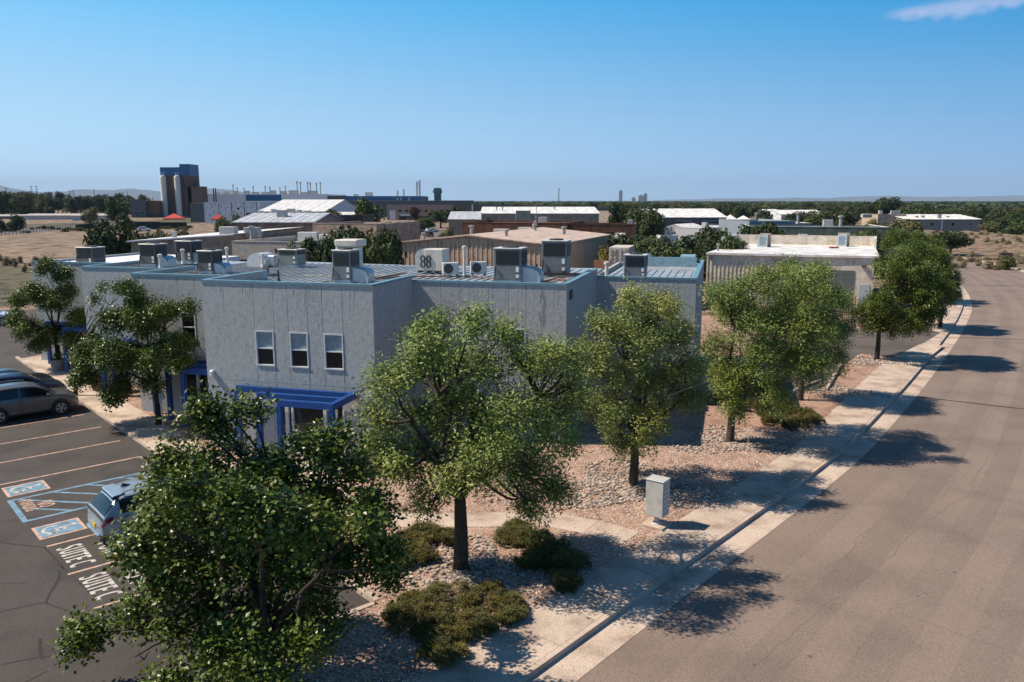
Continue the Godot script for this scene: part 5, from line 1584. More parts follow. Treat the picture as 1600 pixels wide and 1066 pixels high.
func car(called: String, label: String, cat: String, rows: Array, body: Material, at: Vector3, turn: float, suv: bool, group := "") -> Node3D:
	var t := thing(called, label, cat, at, turn, group)
	var glass := paint("car glass", lin(0.01, 0.011, 0.013), 0.05)
	var black := paint("black plastic", lin(0.015, 0.015, 0.016), 0.6)
	var rubber := paint("tyre rubber", lin(0.016, 0.016, 0.016), 0.85)
	var alloy := paint("alloy wheel", lin(0.45, 0.46, 0.47), 0.35, 0.6)
	var red := paint("tail lamp red", lin(0.22, 0.012, 0.015), 0.15)
	var clear := paint("head lamp glass", lin(0.55, 0.57, 0.6), 0.1)
	var chrome := paint("chrome", lin(0.6, 0.6, 0.6), 0.15, 0.8)
	var b := patch(rows, 0, 15, 0, 16, 0.0, 45, 32)
	for r in [0, 15]:
		var ring := car_ring(rows[r])
		for k in range(1, 16):
			if r == 0:
				b.tri(ring[0], ring[k], ring[k + 1])
			else:
				b.tri(ring[0], ring[k + 1], ring[k])
	part("body", b, body, t)
	var s0 := 4.35 if suv else 3.75
	for s in [[4.15, 5.15], [11.85, 10.85]]:
		part("side_window", patch(rows, 3.55 if suv else 4.05, 6.1, s[0], s[1], 0.006), glass, t)
		part("side_window", patch(rows, 6.22, 9.2, s[0], s[1], 0.006), glass, t)
		part("sill_trim", patch(rows, 2.6, 12.3, 0.3 if s[0] < 8 else 15.7, 1.25 if s[0] < 8 else 14.75, 0.008, 20, 3), black, t)
		part("door_seam", patch(rows, 6.14, 6.18, 1.4 if s[0] < 8 else 14.6, 4.1 if s[0] < 8 else 11.9, 0.004, 1, 6), black, t)
		part("door_seam", patch(rows, 8.9, 8.94, 1.4 if s[0] < 8 else 14.6, 4.1 if s[0] < 8 else 11.9, 0.004, 1, 6), black, t)
		for k in [5.3, 8.0]:
			part("door_handle", patch(rows, k - 0.18, k + 0.18, 3.05 if s[0] < 8 else 12.95, 3.25 if s[0] < 8 else 12.75, 0.02, 2, 1), chrome, t)
		part("headlight", patch(rows, 12.9, 13.9, 3.0 if s[0] < 8 else 13.0, 4.6 if s[0] < 8 else 11.4, 0.006), clear, t)
		part("tail_light", patch(rows, 0.7, 2.7, 2.85 if s[0] < 8 else 13.15, 4.2 if s[0] < 8 else 11.8, 0.008), red, t)
		var mi := MB.new()
		var z := 1.0 if s[0] < 8 else -1.0
		mi.box(Vector3(0.92, rows[9][2] + 0.1, z * 1.0), Vector3(0.14, 0.15, 0.2), 0.03)
		part("wing_mirror", mi, body, t)
		if suv:
			mi = MB.new()
			mi.tube([Vector3(-1.6, 1.67, z * 0.6), Vector3(-1.4, 1.73, z * 0.62), Vector3(-0.4, 1.76, z * 0.63), Vector3(0.2, 1.72, z * 0.62)], [0.018, 0.018, 0.018, 0.018], 6)
			part("roof_rail", mi, chrome, t)
	part("windscreen", patch(rows, 8.25, 10.1, 5.7, 10.3, 0.006), glass, t)
	part("rear_window", patch(rows, 1.9 if suv else 3.1, 3.75 if suv else 4.6, 5.15, 10.85, 0.006), glass, t)
	part("grille", patch(rows, 13.7, 14.8, 5.0, 11.0, 0.008), black, t)
	part("rear_bumper", patch(rows, 0.0, 1.4, 0.4, 1.7, 0.012), black, t)
	part("rear_bumper", patch(rows, 0.0, 1.4, 14.3, 15.6, 0.012), black, t)
	var g := MB.new()
	g.box(Vector3(rows[0][0] - 0.012, 0.66, 0), Vector3(0.02, 0.15, 0.34), 0.004)
	part("number_plate", g, paint("yellow plate", lin(0.6, 0.42, 0.03), 0.5), t)
	part("light_bar", patch(rows, 0.9, 1.5, 5.0, 11.0, 0.008), black if suv else red, t)
	g = MB.new()
	g.box(Vector3(rows[0][0] - 0.03, 0.47, 0), Vector3(0.1, 0.14, 1.3), 0.04)
	part("bumper_bar", g, chrome if suv else black, t)
	if suv:
		g = MB.new()
		g.extr([Vector2(-1.86, 1.6), Vector2(-1.5, 1.62), Vector2(-1.5, 1.665), Vector2(-1.82, 1.63)], -0.58, 0.58)
		part("spoiler", g, body, t)
		g = MB.new()
		g.extr([Vector2(-1.45, 1.69), Vector2(-1.15, 1.7), Vector2(-1.38, 1.79)], -0.03, 0.03)
		part("antenna_fin", g, black, t)
	for q in [[1.42, 1], [1.42, -1], [-1.28, 1], [-1.28, -1]]:
		var rad := 0.36 if suv else 0.33
		var xf := Transform3D(Basis(Vector3.RIGHT, PI / 2 * q[1]), Vector3(q[0], rad, q[1] * 0.76))
		var a := MB.new()
		a.xf = Transform3D(Basis(Vector3.RIGHT, PI / 2 * q[1]), Vector3(q[0], rad + 0.02, q[1] * 0.87))
		a.lathe([Vector2(rad + 0.085, 0), Vector2(rad + 0.085, 0.075), Vector2(rad + 0.03, 0.085), Vector2(0, 0.085)], 22)
		part("wheel_arch", a, black, t)
		var w := MB.new()
		w.xf = xf
		w.lathe([Vector2(rad * 0.7, 0), Vector2(rad * 0.97, 0.0), Vector2(rad, 0.04), Vector2(rad, 0.2), Vector2(rad * 0.96, 0.235), Vector2(rad * 0.68, 0.24), Vector2(rad * 0.66, 0.2)], 24)
		var tyre := part("wheel", w, rubber, t)
		w = MB.new()
		w.xf = xf
		w.lathe([Vector2(rad * 0.68, 0.23), Vector2(rad * 0.62, 0.235), Vector2(rad * 0.6, 0.19), Vector2(0, 0.16)], 20)
		part("wheel_well", w, black, tyre)
		w = MB.new()
		w.xf = xf
		for k in 5:
			for d in [-0.14, 0.14]:
				var an: float = TAU * k / 5 + d
				w.bar(Vector3(0, 0.215, 0), Vector3(sin(an) * rad * 0.64, 0.228, cos(an) * rad * 0.64), 0.045, 0.02)
		w.lathe([Vector2(rad * 0.2, 0.2), Vector2(rad * 0.18, 0.235), Vector2(0, 0.24)], 12)
		w.lathe([Vector2(rad * 0.69, 0.22), Vector2(rad * 0.69, 0.243), Vector2(rad * 0.62, 0.243)], 20)
		part("rim", w, alloy, tyre)
	return t

func coat(key: String, c: Color, metal := 0.3) -> StandardMaterial3D:
	var m := paint(key, c, 0.32, metal)
	m.clearcoat_enabled = true
	m.clearcoat = 0.8
	m.clearcoat_roughness = 0.06
	return m

func cars() -> void:
	var to_walk := atan2(LOT_N.z, -LOT_N.x)    # nose towards the walk
	var silver := coat("silver grey car paint", lin(0.13, 0.125, 0.115))
	var sky := coat("pale blue silver car paint", lin(0.3, 0.36, 0.42))
	var navy := coat("dark navy car paint", lin(0.02, 0.03, 0.06))
	var ink := coat("black car paint", lin(0.014, 0.014, 0.016))
	var white := coat("white car paint", lin(0.7, 0.7, 0.7), 0.0)
	car("parked_suv", "silver grey sport utility car nearest of the three parked at the left edge", "car", SUV, silver, lot(28.2, 2.75), to_walk, true)
	car("parked_suv", "dark navy car parked between the silver grey car and the farthest dark one", "car", SUV, navy, lot(31.1, 2.6), to_walk, true)
	car("parked_suv", "black car farthest in the row of three at the left edge", "car", SEDAN, ink, lot(34.0, 2.6), to_walk, false)
	var blue := car("parked_suv", "pale blue silver hatchback seen from behind, half hidden by the big tree", "car", SUV, sky, lot(9.25, 2.15), to_walk, true)
	# small cars in the middle distance share these shapes
	var far := [
		[Vector3(-28.35, 0.00, -283.74), 0.6, white, false, "white car nearest of those parked on the middle distance street"],
		[Vector3(-35.13, 0.00, -303.21), 0.9, ink, true, "dark car in the middle of the parked cars on the middle distance street"],
		[Vector3(-30.10, 0.00, -261.34), 0.5, navy, false, "navy car parked nearest the tan building on the middle distance street"],
		[Vector3(-26.06, 0.00, -246.72), 2.2, ink, true, "black car just above the tan roof on the middle distance street"],
		[Vector3(-35.17, 0.00, -346.79), 0.2, white, true, "white car under the trees on the middle distance street"],
		[Vector3(-59.10, 0.00, -469.12), 0.1, silver, false, "silver car parked in front of the two storey building"],
		[Vector3(-71.21, 0.00, -504.66), 1.5, white, false, "white car in front of the big door of the two storey building"],
		[Vector3(26.70, 0.00, -109.08), 1.9, white, true, "white car parked in the gap between grey and beige buildings"],
		[Vector3(-45.99, 0.00, -68.43), 0.4, white, true, "white vehicle at the left edge behind the tall dark tree"],
		[Vector3(131.15, 0.00, -251.41), 0.2, white, true, "white van in front of the grey building beyond the sandy bank"],
		[Vector3(153.48, 0.00, -251.41), 0.1, white, false, "white car half hidden under the trees at the right edge"],
		[Vector3(-208.71, 0.00, -514.40), 0.4, silver, false, "silver car near the red canopies"],
		[Vector3(-231.76, 0.00, -581.74), 2.0, ink, true, "dark car between the two red canopies"],
		[Vector3(-133.26, 0.00, -289.95), 0.3, white, true, "pale car behind the ribbed grey building on the left"]]
	for q in far:
		car("parked_car" if q[3] else "parked_sedan", q[4], "car", SUV if q[3] else SEDAN, q[2], q[0] - Vector3(0, 0.18, 0), q[1], q[3], "cars in the middle distance")

# ---------------------------------------------------------------- street furniture near the camera
func near_things() -> void:
	var gray := paint("pale grey painted steel", lin(0.46, 0.47, 0.45), 0.5)
	var galv := paint("galvanised post", lin(0.34, 0.35, 0.36), 0.5, 0.3)
	# cluster mailbox: back to us, doors to the street
	var t := thing("cluster_mailbox", "pale grey metal mailbox cabinet on a pedestal beside the sidewalk", "mailbox", Vector3(4.77, 0, -24.72), -0.62)
	var b := MB.new()
	b.box(Vector3(0, 0.03, 0), Vector3(0.75, 0.07, 0.75))
	part("concrete_pad", b, mats["concrete"], t)
	b = MB.new()
	b.lathe([Vector2(0.2, 0.06), Vector2(0.19, 0.09), Vector2(0.09, 0.14), Vector2(0.085, 0.36), Vector2(0.14, 0.38)], 12)
	part("pedestal", b, gray, t)
	b = MB.new()
	b.box(Vector3(0, 0.97, 0), Vector3(0.62, 1.2, 0.5), 0.012)
	part("cabinet", b, gray, t)
	b = MB.new()
	b.box(Vector3(0, 1.59, 0), Vector3(0.66, 0.045, 0.54), 0.012)
	part("top_cover", b, gray, t)
	var dk := paint("mailbox gap", lin(0.08, 0.085, 0.09), 0.6)
	for c in 2:
		for r in 7:
			b = MB.new()
			b.box(Vector3(0.316, 0.47 + r * 0.16, -0.115 + c * 0.23), Vector3(0.012, 0.14, 0.21))
			var dr := part("door", b, gray, t)
			b = MB.new()
			b.box(Vector3(0.325, 0.5 + r * 0.16, -0.04 + c * 0.23), Vector3(0.01, 0.02, 0.02))
			b.box(Vector3(0.324, 0.5 + r * 0.16, -0.15 + c * 0.23), Vector3(0.006, 0.03, 0.05))
			part("lock", b, dk, dr)
	# accessible parking signs
	for q in [[Vector3(-15.34, 0.00, -36.18), "blue accessible parking sign on a post by the left entrance", 1.5], [Vector3(-16.32, 0.00, -35.86), "accessible parking sign post beside the dark tree trunk by the entrance", 1.45]]:
		t = thing("parking_sign", q[1], "sign", q[0], -0.85, "accessible parking signs")
		b = MB.new()
		b.box(Vector3(0, q[2] / 2, 0), Vector3(0.05, q[2], 0.04))
		part("post", b, galv, t)
		b = MB.new()
		b.box(Vector3(0, q[2] + 0.05, 0.035), Vector3(0.32, 0.5, 0.012), 0.003)
		var pl := part("plate", b, paint("sign blue", lin(0.03, 0.2, 0.5), 0.4), t)
		b = MB.new()
		var w := paint("sign white", lin(0.7, 0.7, 0.7), 0.5)
		for k in 10:
			var a0 := deg_to_rad(140.0 + k * 24.0)
			var a1 := deg_to_rad(140.0 + (k + 1) * 24.0)
			b.bar(Vector3(0.08 * cos(a0) - 0.01, q[2] + 0.0 + 0.08 * sin(a0), 0.044), Vector3(0.08 * cos(a1) - 0.01, q[2] + 0.08 * sin(a1), 0.044), 0.022, 0.004)
		b.bar(Vector3(-0.02, q[2] + 0.17, 0.044), Vector3(0.0, q[2] + 0.04, 0.044), 0.03, 0.004)
		b.bar(Vector3(0.0, q[2] + 0.04, 0.044), Vector3(0.08, q[2] + 0.03, 0.044), 0.025, 0.004)
		b.bar(Vector3(0.08, q[2] + 0.03, 0.044), Vector3(0.11, q[2] - 0.07, 0.044), 0.025, 0.004)
		b.box(Vector3(-0.02, q[2] + 0.21, 0.044), Vector3(0.05, 0.05, 0.004))
		part("wheelchair_figure", b, w, pl)
	# round planters by the left doors
	for q in [[Vector3(-28.59, 0.00, -49.00), "grey round planter below the tall dark tree at the far left entrance"], [Vector3(-23.39, 0.00, -43.81), "brown barrel planter on the gravel by the walk"], [Vector3(-21.86, 0.00, -43.35), "brown barrel planter nearest the entrance posts"]]:
		t = thing("planter", q[1], "planter", q[0], 0.0, "planters by the entrances")
		b = MB.new()
		b.lathe([Vector2(0.34, 0), Vector2(0.42, 0.3), Vector2(0.46, 0.66), Vector2(0.49, 0.68), Vector2(0.49, 0.74), Vector2(0.43, 0.74), Vector2(0.42, 0.64), Vector2(0, 0.64)], 18)
		part("pot", b, paint("planter grey", lin(0.2, 0.2, 0.18), 0.8) if q[1].begins_with("grey") else paint("planter brown", lin(0.12, 0.075, 0.05), 0.8), t)
		var w2 := []
		var t2 := []
		for k in 26:
			w2.append(Transform3D(Basis.from_euler(Vector3(rng.randf(), rng.randf() * 6.0, rng.randf())).scaled(Vector3.ONE * 0.7), Vector3(rng.randfn(0, 0.2), 0.85 + rng.randf() * 0.3, rng.randfn(0, 0.2))))
			t2.append(Color(0.9, 1.0, 0.8) * rng.randf_range(0.8, 1.2))
		scatter("foliage", spray(40, 0.3, 0.09, 0.5, 0.3, 61), leaf_mat("planter leaf", lin(0.05, 0.1, 0.02), 0.6, Color(0.2, 0.3, 0.08)), w2, t2, t)
	# handrail beside the neighbour's driveway, and a water meter lid in the sidewalk
	t = thing("handrail", "low dark steel handrail beside the driveway, behind the junipers", "railing", Vector3(16.6, 0, -44.2), 0.55)
	for k in 4:
		b = MB.new()
		b.box(Vector3(k * 1.1 - 1.6, 0.5, 0), Vector3(0.06, 1.0, 0.06))
		part("post", b, paint("rail paint", lin(0.05, 0.05, 0.055), 0.5), t)
	for y in [0.5, 0.98]:
		b = MB.new()
		b.box(Vector3(0.05, y, 0.0), Vector3(3.3, 0.055, 0.05))
		part("rail", b, mats["rail paint"], t)
	t = thing("utility_box", "dark brown metal utility cabinet among dry shrubs beyond the street", "cabinet", Vector3(91.33, 0.00, -147.29), -0.3)
	b = MB.new()
	b.box(Vector3(0, 0.55, 0), Vector3(2.0, 1.1, 1.2), 0.03)
	part("cabinet", b, paint("rusty brown cabinet", lin(0.09, 0.05, 0.035), 0.7), t)
	b = MB.new()
	b.box(Vector3(0, 1.13, 0), Vector3(2.1, 0.06, 1.3))
	part("lid", b, mats["rusty brown cabinet"], t)
	for s in [-0.5, 0.5]:
		b = MB.new()
		b.box(Vector3(s, 0.55, 0.605), Vector3(0.94, 0.96, 0.02))
		part("door", b, mats["rusty brown cabinet"], t)

# ---------------------------------------------------------------- the district behind
# a low industrial building: x runs along its front from a to b, the body goes back by deep
func shed(called: String, label: String, a: Vector3, b: Vector3, deep: float, h: float, wm: Material, rm: Material, o := {}) -> Node3D:
	var ry := atan2(-(b.z - a.z), b.x - a.x)
	var w := a.distance_to(b)
	var t := thing(called, label, o.get("cat", "building"), Vector3(a.x, -0.2, a.z), ry, o.get("group", ""))
	h += 0.2
	var rise: float = o.get("rise", 0.0)
	var kind: String = o.get("roof", "flat")
	var hr: float = o.get("h_right", h - 0.2) + 0.2
	var st := MB.new()
	if kind == "across":      # ridge runs back, gable to the front
		st.extr([Vector2(0, 0), Vector2(w, 0), Vector2(w, hr), Vector2(w * 0.47, maxf(h, hr) + rise), Vector2(0, h)], -0.2, 0.0)
		var bw := MB.new()
		bw.extr([Vector2(0, 0), Vector2(w, 0), Vector2(w, hr), Vector2(w * 0.47, maxf(h, hr) + rise), Vector2(0, h)], -deep, -deep + 0.2)
		part("back_wall", bw, wm, t)
	elif kind == "mono":
		st.extr([Vector2(0, 0), Vector2(w, 0), Vector2(w, hr), Vector2(0, h)], -0.2, 0.0)
		var bw := MB.new()
		bw.extr([Vector2(0, 0), Vector2(w, 0), Vector2(w, hr), Vector2(0, h)], -deep, -deep + 0.2)
		part("back_wall", bw, wm, t)
	else:
		st.box(Vector3(w / 2, h / 2, -0.1), Vector3(w, h, 0.2))
	part("front_wall", st, wm, t)
	for s in 2:
		st = MB.new()
		var x := 0.1 if s == 0 else w - 0.1
		var hh: float = h if s == 0 else hr
		if kind == "along":   # ridge runs along the front, gables on the sides
			st.xf = Transform3D(Basis(Vector3.UP, PI / 2), Vector3(x, 0, 0))
			st.extr([Vector2(0.2, 0), Vector2(deep, 0), Vector2(deep, h), Vector2(deep / 2, h + rise), Vector2(0.2, h)], -0.1, 0.1)
		else:
			st.box(Vector3(x, hh / 2, -deep / 2), Vector3(0.2, hh, deep - 0.4))
		part("side_wall", st, wm, t)
	if kind == "along":
		for s in 2:
			st = MB.new()
			var z0 := 0.35 if s == 0 else -deep - 0.35
			var y0 := h - 0.35 * rise / (deep / 2)
			var zr := -deep / 2
			st.quad(Vector3(-0.3, y0 + 0.12, z0), Vector3(w + 0.3, y0 + 0.12, z0), Vector3(w + 0.3, h + rise + 0.12, zr), Vector3(-0.3, h + rise + 0.12, zr))
			st.quad(Vector3(-0.3, y0, z0), Vector3(w + 0.3, y0, z0), Vector3(w + 0.3, y0 + 0.12, z0), Vector3(-0.3, y0 + 0.12, z0))
			for x in [-0.3, w + 0.3]:
				st.quad(Vector3(x, y0, z0), Vector3(x, y0 + 0.12, z0), Vector3(x, h + rise + 0.12, zr), Vector3(x, h + rise, zr))
			var ro := part("roof", st, rm, t)
			if s == 0:
				var se := MB.new()
				var n := int(w / o.get("seam", 1.2))
				for k in n + 1:
					se.bar(Vector3(w * k / n, y0 + 0.14, z0), Vector3(w * k / n, h + rise + 0.14, zr), 0.06, 0.05)
				tag(part("roof_seam", se, rm, ro), "", "", "", "stuff")
	elif kind == "across" or kind == "mono":
		var xs := [[-0.35, h, w * 0.47, maxf(h, hr) + rise], [w * 0.47, maxf(h, hr) + rise, w + 0.35, hr]] if kind == "across" else [[-0.35, h, w + 0.35, hr]]
		for q in xs:
			st = MB.new()
			st.quad(Vector3(q[0], q[1] + 0.14, 0.35), Vector3(q[2], q[3] + 0.14, 0.35), Vector3(q[2], q[3] + 0.14, -deep - 0.35), Vector3(q[0], q[1] + 0.14, -deep - 0.35))
			st.quad(Vector3(q[0], q[1], 0.35), Vector3(q[2], q[3], 0.35), Vector3(q[2], q[3] + 0.14, 0.35), Vector3(q[0], q[1] + 0.14, 0.35))
			var e: int = 0 if q[0] < 0 else 2
			st.quad(Vector3(q[e], q[e + 1], 0.35), Vector3(q[e], q[e + 1] + 0.14, 0.35), Vector3(q[e], q[e + 1] + 0.14, -deep - 0.35), Vector3(q[e], q[e + 1], -deep - 0.35))
			part("roof", st, rm, t)
	else:
		st = MB.new()
		var low: float = o.get("parapet", 0.4)
		st.box(Vector3(w / 2, h - low - 0.1, -deep / 2), Vector3(w - 0.4, 0.2, deep - 0.4))
		part("roof", st, rm, t)
		st = MB.new()
		st.box(Vector3(w / 2, (h - 0.1) / 2, -deep + 0.1), Vector3(w, h - 0.1, 0.2))
		part("back_wall", st, wm, t)
		for q in [[Vector3(w / 2, h + 0.03, -0.1), Vector3(w + 0.06, 0.07, 0.28)], [Vector3(0.1, h + 0.03, -deep / 2), Vector3(0.26, 0.07, deep - 0.3)], [Vector3(w - 0.1, h + 0.03, -deep / 2), Vector3(0.26, 0.07, deep - 0.3)]]:
			st = MB.new()
			st.box(q[0], q[1])
			part("parapet_cap", st, o.get("trim", wm), t)
	if o.has("ribs"):
		st = MB.new()
		var step: float = o.ribs
		var n := int(w / step)
		for k in n + 1:
			var x := minf(maxf(k * step, 0.04), w - 0.04)
			var top := h
			if kind == "mono":
				top = lerpf(h, hr, x / w)
			elif kind == "across":
				top = lerpf(h, maxf(h, hr) + rise, x / (w * 0.47)) if x < w * 0.47 else lerpf(maxf(h, hr) + rise, hr, (x - w * 0.47) / (w * 0.53))
			st.box(Vector3(x, (top - 0.35) / 2, 0.025), Vector3(step * 0.22, top - 0.35, 0.06))
		for k in int(deep / step):
			st.box(Vector3(w + 0.025, (hr - 0.35) / 2, -0.3 - k * step), Vector3(0.06, hr - 0.35, step * 0.22))
		tag(part("wall_rib", st, o.get("rib_mat", wm), t), "", "", "", "stuff")
	var dark := paint("far window glass", lin(0.02, 0.022, 0.026), 0.1)
	var white := paint("far white paint", lin(0.66, 0.66, 0.66), 0.6)
	for q in o.get("holes", []):     # x0, x1, y0, y1, what
		var what: String = q[4]
		st = MB.new()
		st.box(Vector3((q[0] + q[1]) / 2, (q[2] + q[3]) / 2 + 0.2, 0.01), Vector3(q[1] - q[0], q[3] - q[2], 0.06))
		var hm := dark
		if what == "white_door":
			hm = white
		elif what == "blue_panel":
			hm = paint("factory blue", lin(0.015, 0.11, 0.26), 0.5)
		elif what == "awning":
			st = MB.new()
			st.extr([Vector2(0, 0), Vector2(1.4, -0.1), Vector2(1.4, 0), Vector2(0, 1.2)], -(q[1] - q[0]) / 2, (q[1] - q[0]) / 2)
			for i in st.v.size():
				var v := st.v[i]
				st.v[i] = Vector3((q[0] + q[1]) / 2 + v.z * -1.0, q[2] + 0.2 + v.y, v.x)
				var nn := st.n[i]
				st.n[i] = Vector3(-nn.z, nn.y, nn.x)
			hm = white
		var name := "window"
		if what.ends_with("door"):
			name = "door"
		elif what == "blue_panel":
			name = "cladding_panel"
		elif what == "awning":
			name = "awning"
		elif what == "recess":
			name = "opening"
		var wi := part(name, st, hm, t)
		if what == "window" and q[1] - q[0] > 0.8:
			var fr := MB.new()
			var cx: float = (q[0] + q[1]) / 2
			fr.box(Vector3(cx, q[3] + 0.2, 0.05), Vector3(q[1] - q[0] + 0.1, 0.08, 0.05))
			fr.box(Vector3(cx, q[2] + 0.2, 0.05), Vector3(q[1] - q[0] + 0.1, 0.08, 0.05))
			part("frame", fr, white, wi)
	for q in o.get("units", []):     # x, z, w, h, d, what
		st = MB.new()
		var y: float = h + q[5] if q.size() > 5 else h - o.get("parapet", 0.0)
		if q[2] < 0.8 and q[3] > 0.9:
			st.xf = Transform3D(Basis(), Vector3(q[0], y, q[1]))
			st.lathe([Vector2(q[2] * 0.7, -0.4), Vector2(q[2] * 0.5, 0), Vector2(q[2] * 0.5, q[3] * 0.8), Vector2(q[2] * 0.85, q[3] * 0.84), Vector2(q[2] * 0.85, q[3]), Vector2(0, q[3] * 1.04)], 10)
			part("chimney", st, o.get("unit_mat", paint("grey flue", lin(0.3, 0.3, 0.3), 0.6)), t)
		else:
			st.box(Vector3(q[0], y + q[3] / 2 - 0.1, q[1]), Vector3(q[2], q[3] + 0.2, q[4]), 0.04)
			part("rooftop_unit", st, o.get("unit_mat", paint("grey rooftop unit", lin(0.4, 0.4, 0.39), 0.6)), t)
	return t

func district() -> void:
	var tan := mat("tan metal siding", lin(0.52, 0.38, 0.28), 0.6, tx("dirt"), 0.3, tx("stain"), 0.15, null, 0.0, 0.0, false)
	var tanroof := mat("tan metal roof", lin(0.62, 0.47, 0.37), 0.55, tx("dirt"), 0.2, tx("stain"), 0.1, null, 0.0, 0.0, false)
	var brown := mat("brown metal siding", lin(0.3, 0.21, 0.165), 0.65, tx("dirt"), 0.3, tx("stain"), 0.15, null, 0.0, 0.0, false)
	var graybr := mat("grey brown metal siding", lin(0.3, 0.255, 0.21), 0.65, tx("dirt"), 0.3, tx("stain"), 0.15, null, 0.0, 0.0, false)
	var whiteroof := mat("white metal roof", lin(0.8, 0.8, 0.78), 0.5, tx("dirt"), 0.15, tx("stain"), 0.08, null, 0.0, 0.0, false)
	var silver := mat("silver metal roof", lin(0.6, 0.62, 0.64), 0.45, tx("dirt"), 0.15, tx("stain"), 0.08, null, 0.0, 0.15, false)
	var clay := mat("red brown stucco", lin(0.2, 0.085, 0.05), 0.9, tx("dirt"), 0.3, tx("stain"), 0.15, null, 0.0, 0.0, false)
	var beige := mat("beige stucco", lin(0.5, 0.4, 0.3), 0.9, tx("dirt"), 0.3, tx("stain"), 0.15, null, 0.0, 0.0, false)
	var pink := mat("pinkish block", lin(0.46, 0.34, 0.27), 0.9, tx("dirt"), 0.3, tx("stain"), 0.15, null, 0.0, 0.0, false)
	var dkblue := mat("slate blue siding", lin(0.07, 0.085, 0.12), 0.6, tx("dirt"), 0.3, tx("stain"), 0.15, null, 0.0, 0.0, false)
	var steel := mat("dark grey siding", lin(0.11, 0.115, 0.125), 0.6, tx("dirt"), 0.3, tx("stain"), 0.15, null, 0.0, 0.0, false)
	var pale := mat("pale blue white siding", lin(0.7, 0.74, 0.78), 0.6, tx("dirt"), 0.2, tx("stain"), 0.1, null, 0.0, 0.0, false)
	var olive := mat("grey green siding", lin(0.13, 0.16, 0.13), 0.65, tx("dirt"), 0.3, tx("stain"), 0.15, null, 0.0, 0.0, false)
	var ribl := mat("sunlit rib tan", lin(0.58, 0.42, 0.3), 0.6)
	shed("metal_building", "tan ribbed metal building with wide pinkish gable roof behind the office roof", Vector3(-14.27, 0.00, -101.16), Vector3(4.70, 0.00, -94.51), 31.0, 5.35, tan, tanroof, {"roof": "across", "rise": 1.0, "ribs": 0.62, "rib_mat": ribl, "units": [[5, -12, 0.5, 1.2, 0.5, 0.7], [11, -22, 0.5, 1.2, 0.5, 0.7], [12.6, -5, 0.4, 1.1, 0.4, 0.5], [6.5, -20, 2.2, 0.5, 1.2, 0.7], [8.6, -25, 2.2, 0.5, 1.2, 0.8], [2.0, -3, 0.4, 1.0, 0.4, 0.2], [16.0, -20, 0.5, 1.3, 0.5, 0.3]], "holes": [[0.6, 1.0, 3.6, 4.2, "window"]]})
	shed("metal_building", "tan narrow wing at the right end of the tan ribbed building", Vector3(6.90, 0.00, -110.39), Vector3(13.51, 0.00, -122.32), 9.0, 5.0, tan, silver, {"trim": tan, "holes": [[1.5, 1.62, 0, 5, "window"], [4.4, 5.0, 3.6, 4.0, "window"]]})
	shed("metal_building", "grey brown ribbed building with sloping white roof edge behind the left roof units", Vector3(-39.01, 0.00, -81.82), Vector3(-28.59, 0.00, -81.41), 24.0, 6.4, graybr, whiteroof, {"roof": "mono", "h_right": 7.1, "ribs": 0.6, "units": [[9.0, -3, 1.6, 1.1, 1.2, 0.4], [11.2, -4, 1.5, 0.9, 1.2, 0.5], [3.6, -2, 0.4, 0.9, 0.4, 0.2], [12.2, -1, 0.4, 1.0, 0.4, 0.6]]})
	shed("office_wing", "beige office wing with a plain fascia above a shaded storefront, behind the left roof", Vector3(-27.04, 0.00, -77.05), Vector3(-19.89, 0.00, -75.23), 12.0, 6.7, mat("putty stucco", lin(0.42, 0.375, 0.32), 0.9, tx("dirt"), 0.3), whiteroof, {"parapet": 0.5, "units": [[4.5, -7, 2.2, 1.2, 1.0], [6.6, -7, 1.6, 1.0, 1.0], [8.6, -6, 1.8, 1.4, 1.0]], "holes": [[0.3, 8.5, 2.0, 5.0, "recess"], [4.6, 5.1, 5.7, 6.1, "window"]]})
	shed("warehouse", "brown warehouse with silver gable roof and one brown roof box", Vector3(-48.23, 0.00, -138.82), Vector3(-34.45, 0.00, -138.82), 24.0, 6.9, brown, silver, {"roof": "along", "rise": 1.4, "ribs": 1.0, "units": [[6.5, -7, 1.6, 1.5, 1.6, 0.6]]})
	shed("block_building", "low pinkish block building attached right of the brown warehouse", Vector3(-32.14, 0.00, -129.07), Vector3(-21.22, 0.00, -125.42), 16.0, 7.0, pink, mats["grey blue metal roof"], {"holes": [[2.5, 9.5, 1.6, 2.9, "window"]]})
	shed("block_building", "short pinkish block wall building right beside the long pinkish one", Vector3(-21.42, 0.00, -127.22), Vector3(-19.60, 0.00, -127.23), 14.0, 7.0, pink, mats["grey blue metal roof"])
	shed("block_building", "dark brown flat building behind the pinkish block building", Vector3(-39.84, 0.00, -165.00), Vector3(-30.67, 0.00, -165.00), 14.0, 7.7, mat("dark brown block", lin(0.075, 0.055, 0.045), 0.9), mats["grey blue metal roof"])
	shed("block_building", "long low grey building with many roof units behind the brown warehouse", Vector3(-67.90, 0.00, -205.00), Vector3(-51.45, 0.00, -205.00), 18.0, 7.6, steel, whiteroof, {"parapet": 0.2, "units": [[6, -4, 1.2, 1.2, 1.2], [8.5, -5, 1.4, 0.9, 1.2], [10.5, -4, 2.0, 1.3, 1.2], [12.6, -4, 1.2, 1.0, 1.2], [14.6, -4, 1.6, 0.8, 1.2], [3.0, -3, 1.0, 0.8, 1.0]]})
	shed("warehouse", "warehouse with one big plain silver roof slope left of the round green tree", Vector3(-94.84, 0.00, -300.00), Vector3(-69.82, 0.00, -300.00), 70.0, 6.8, pale, whiteroof, {"roof": "along", "rise": 4.4, "seam": 3.0})
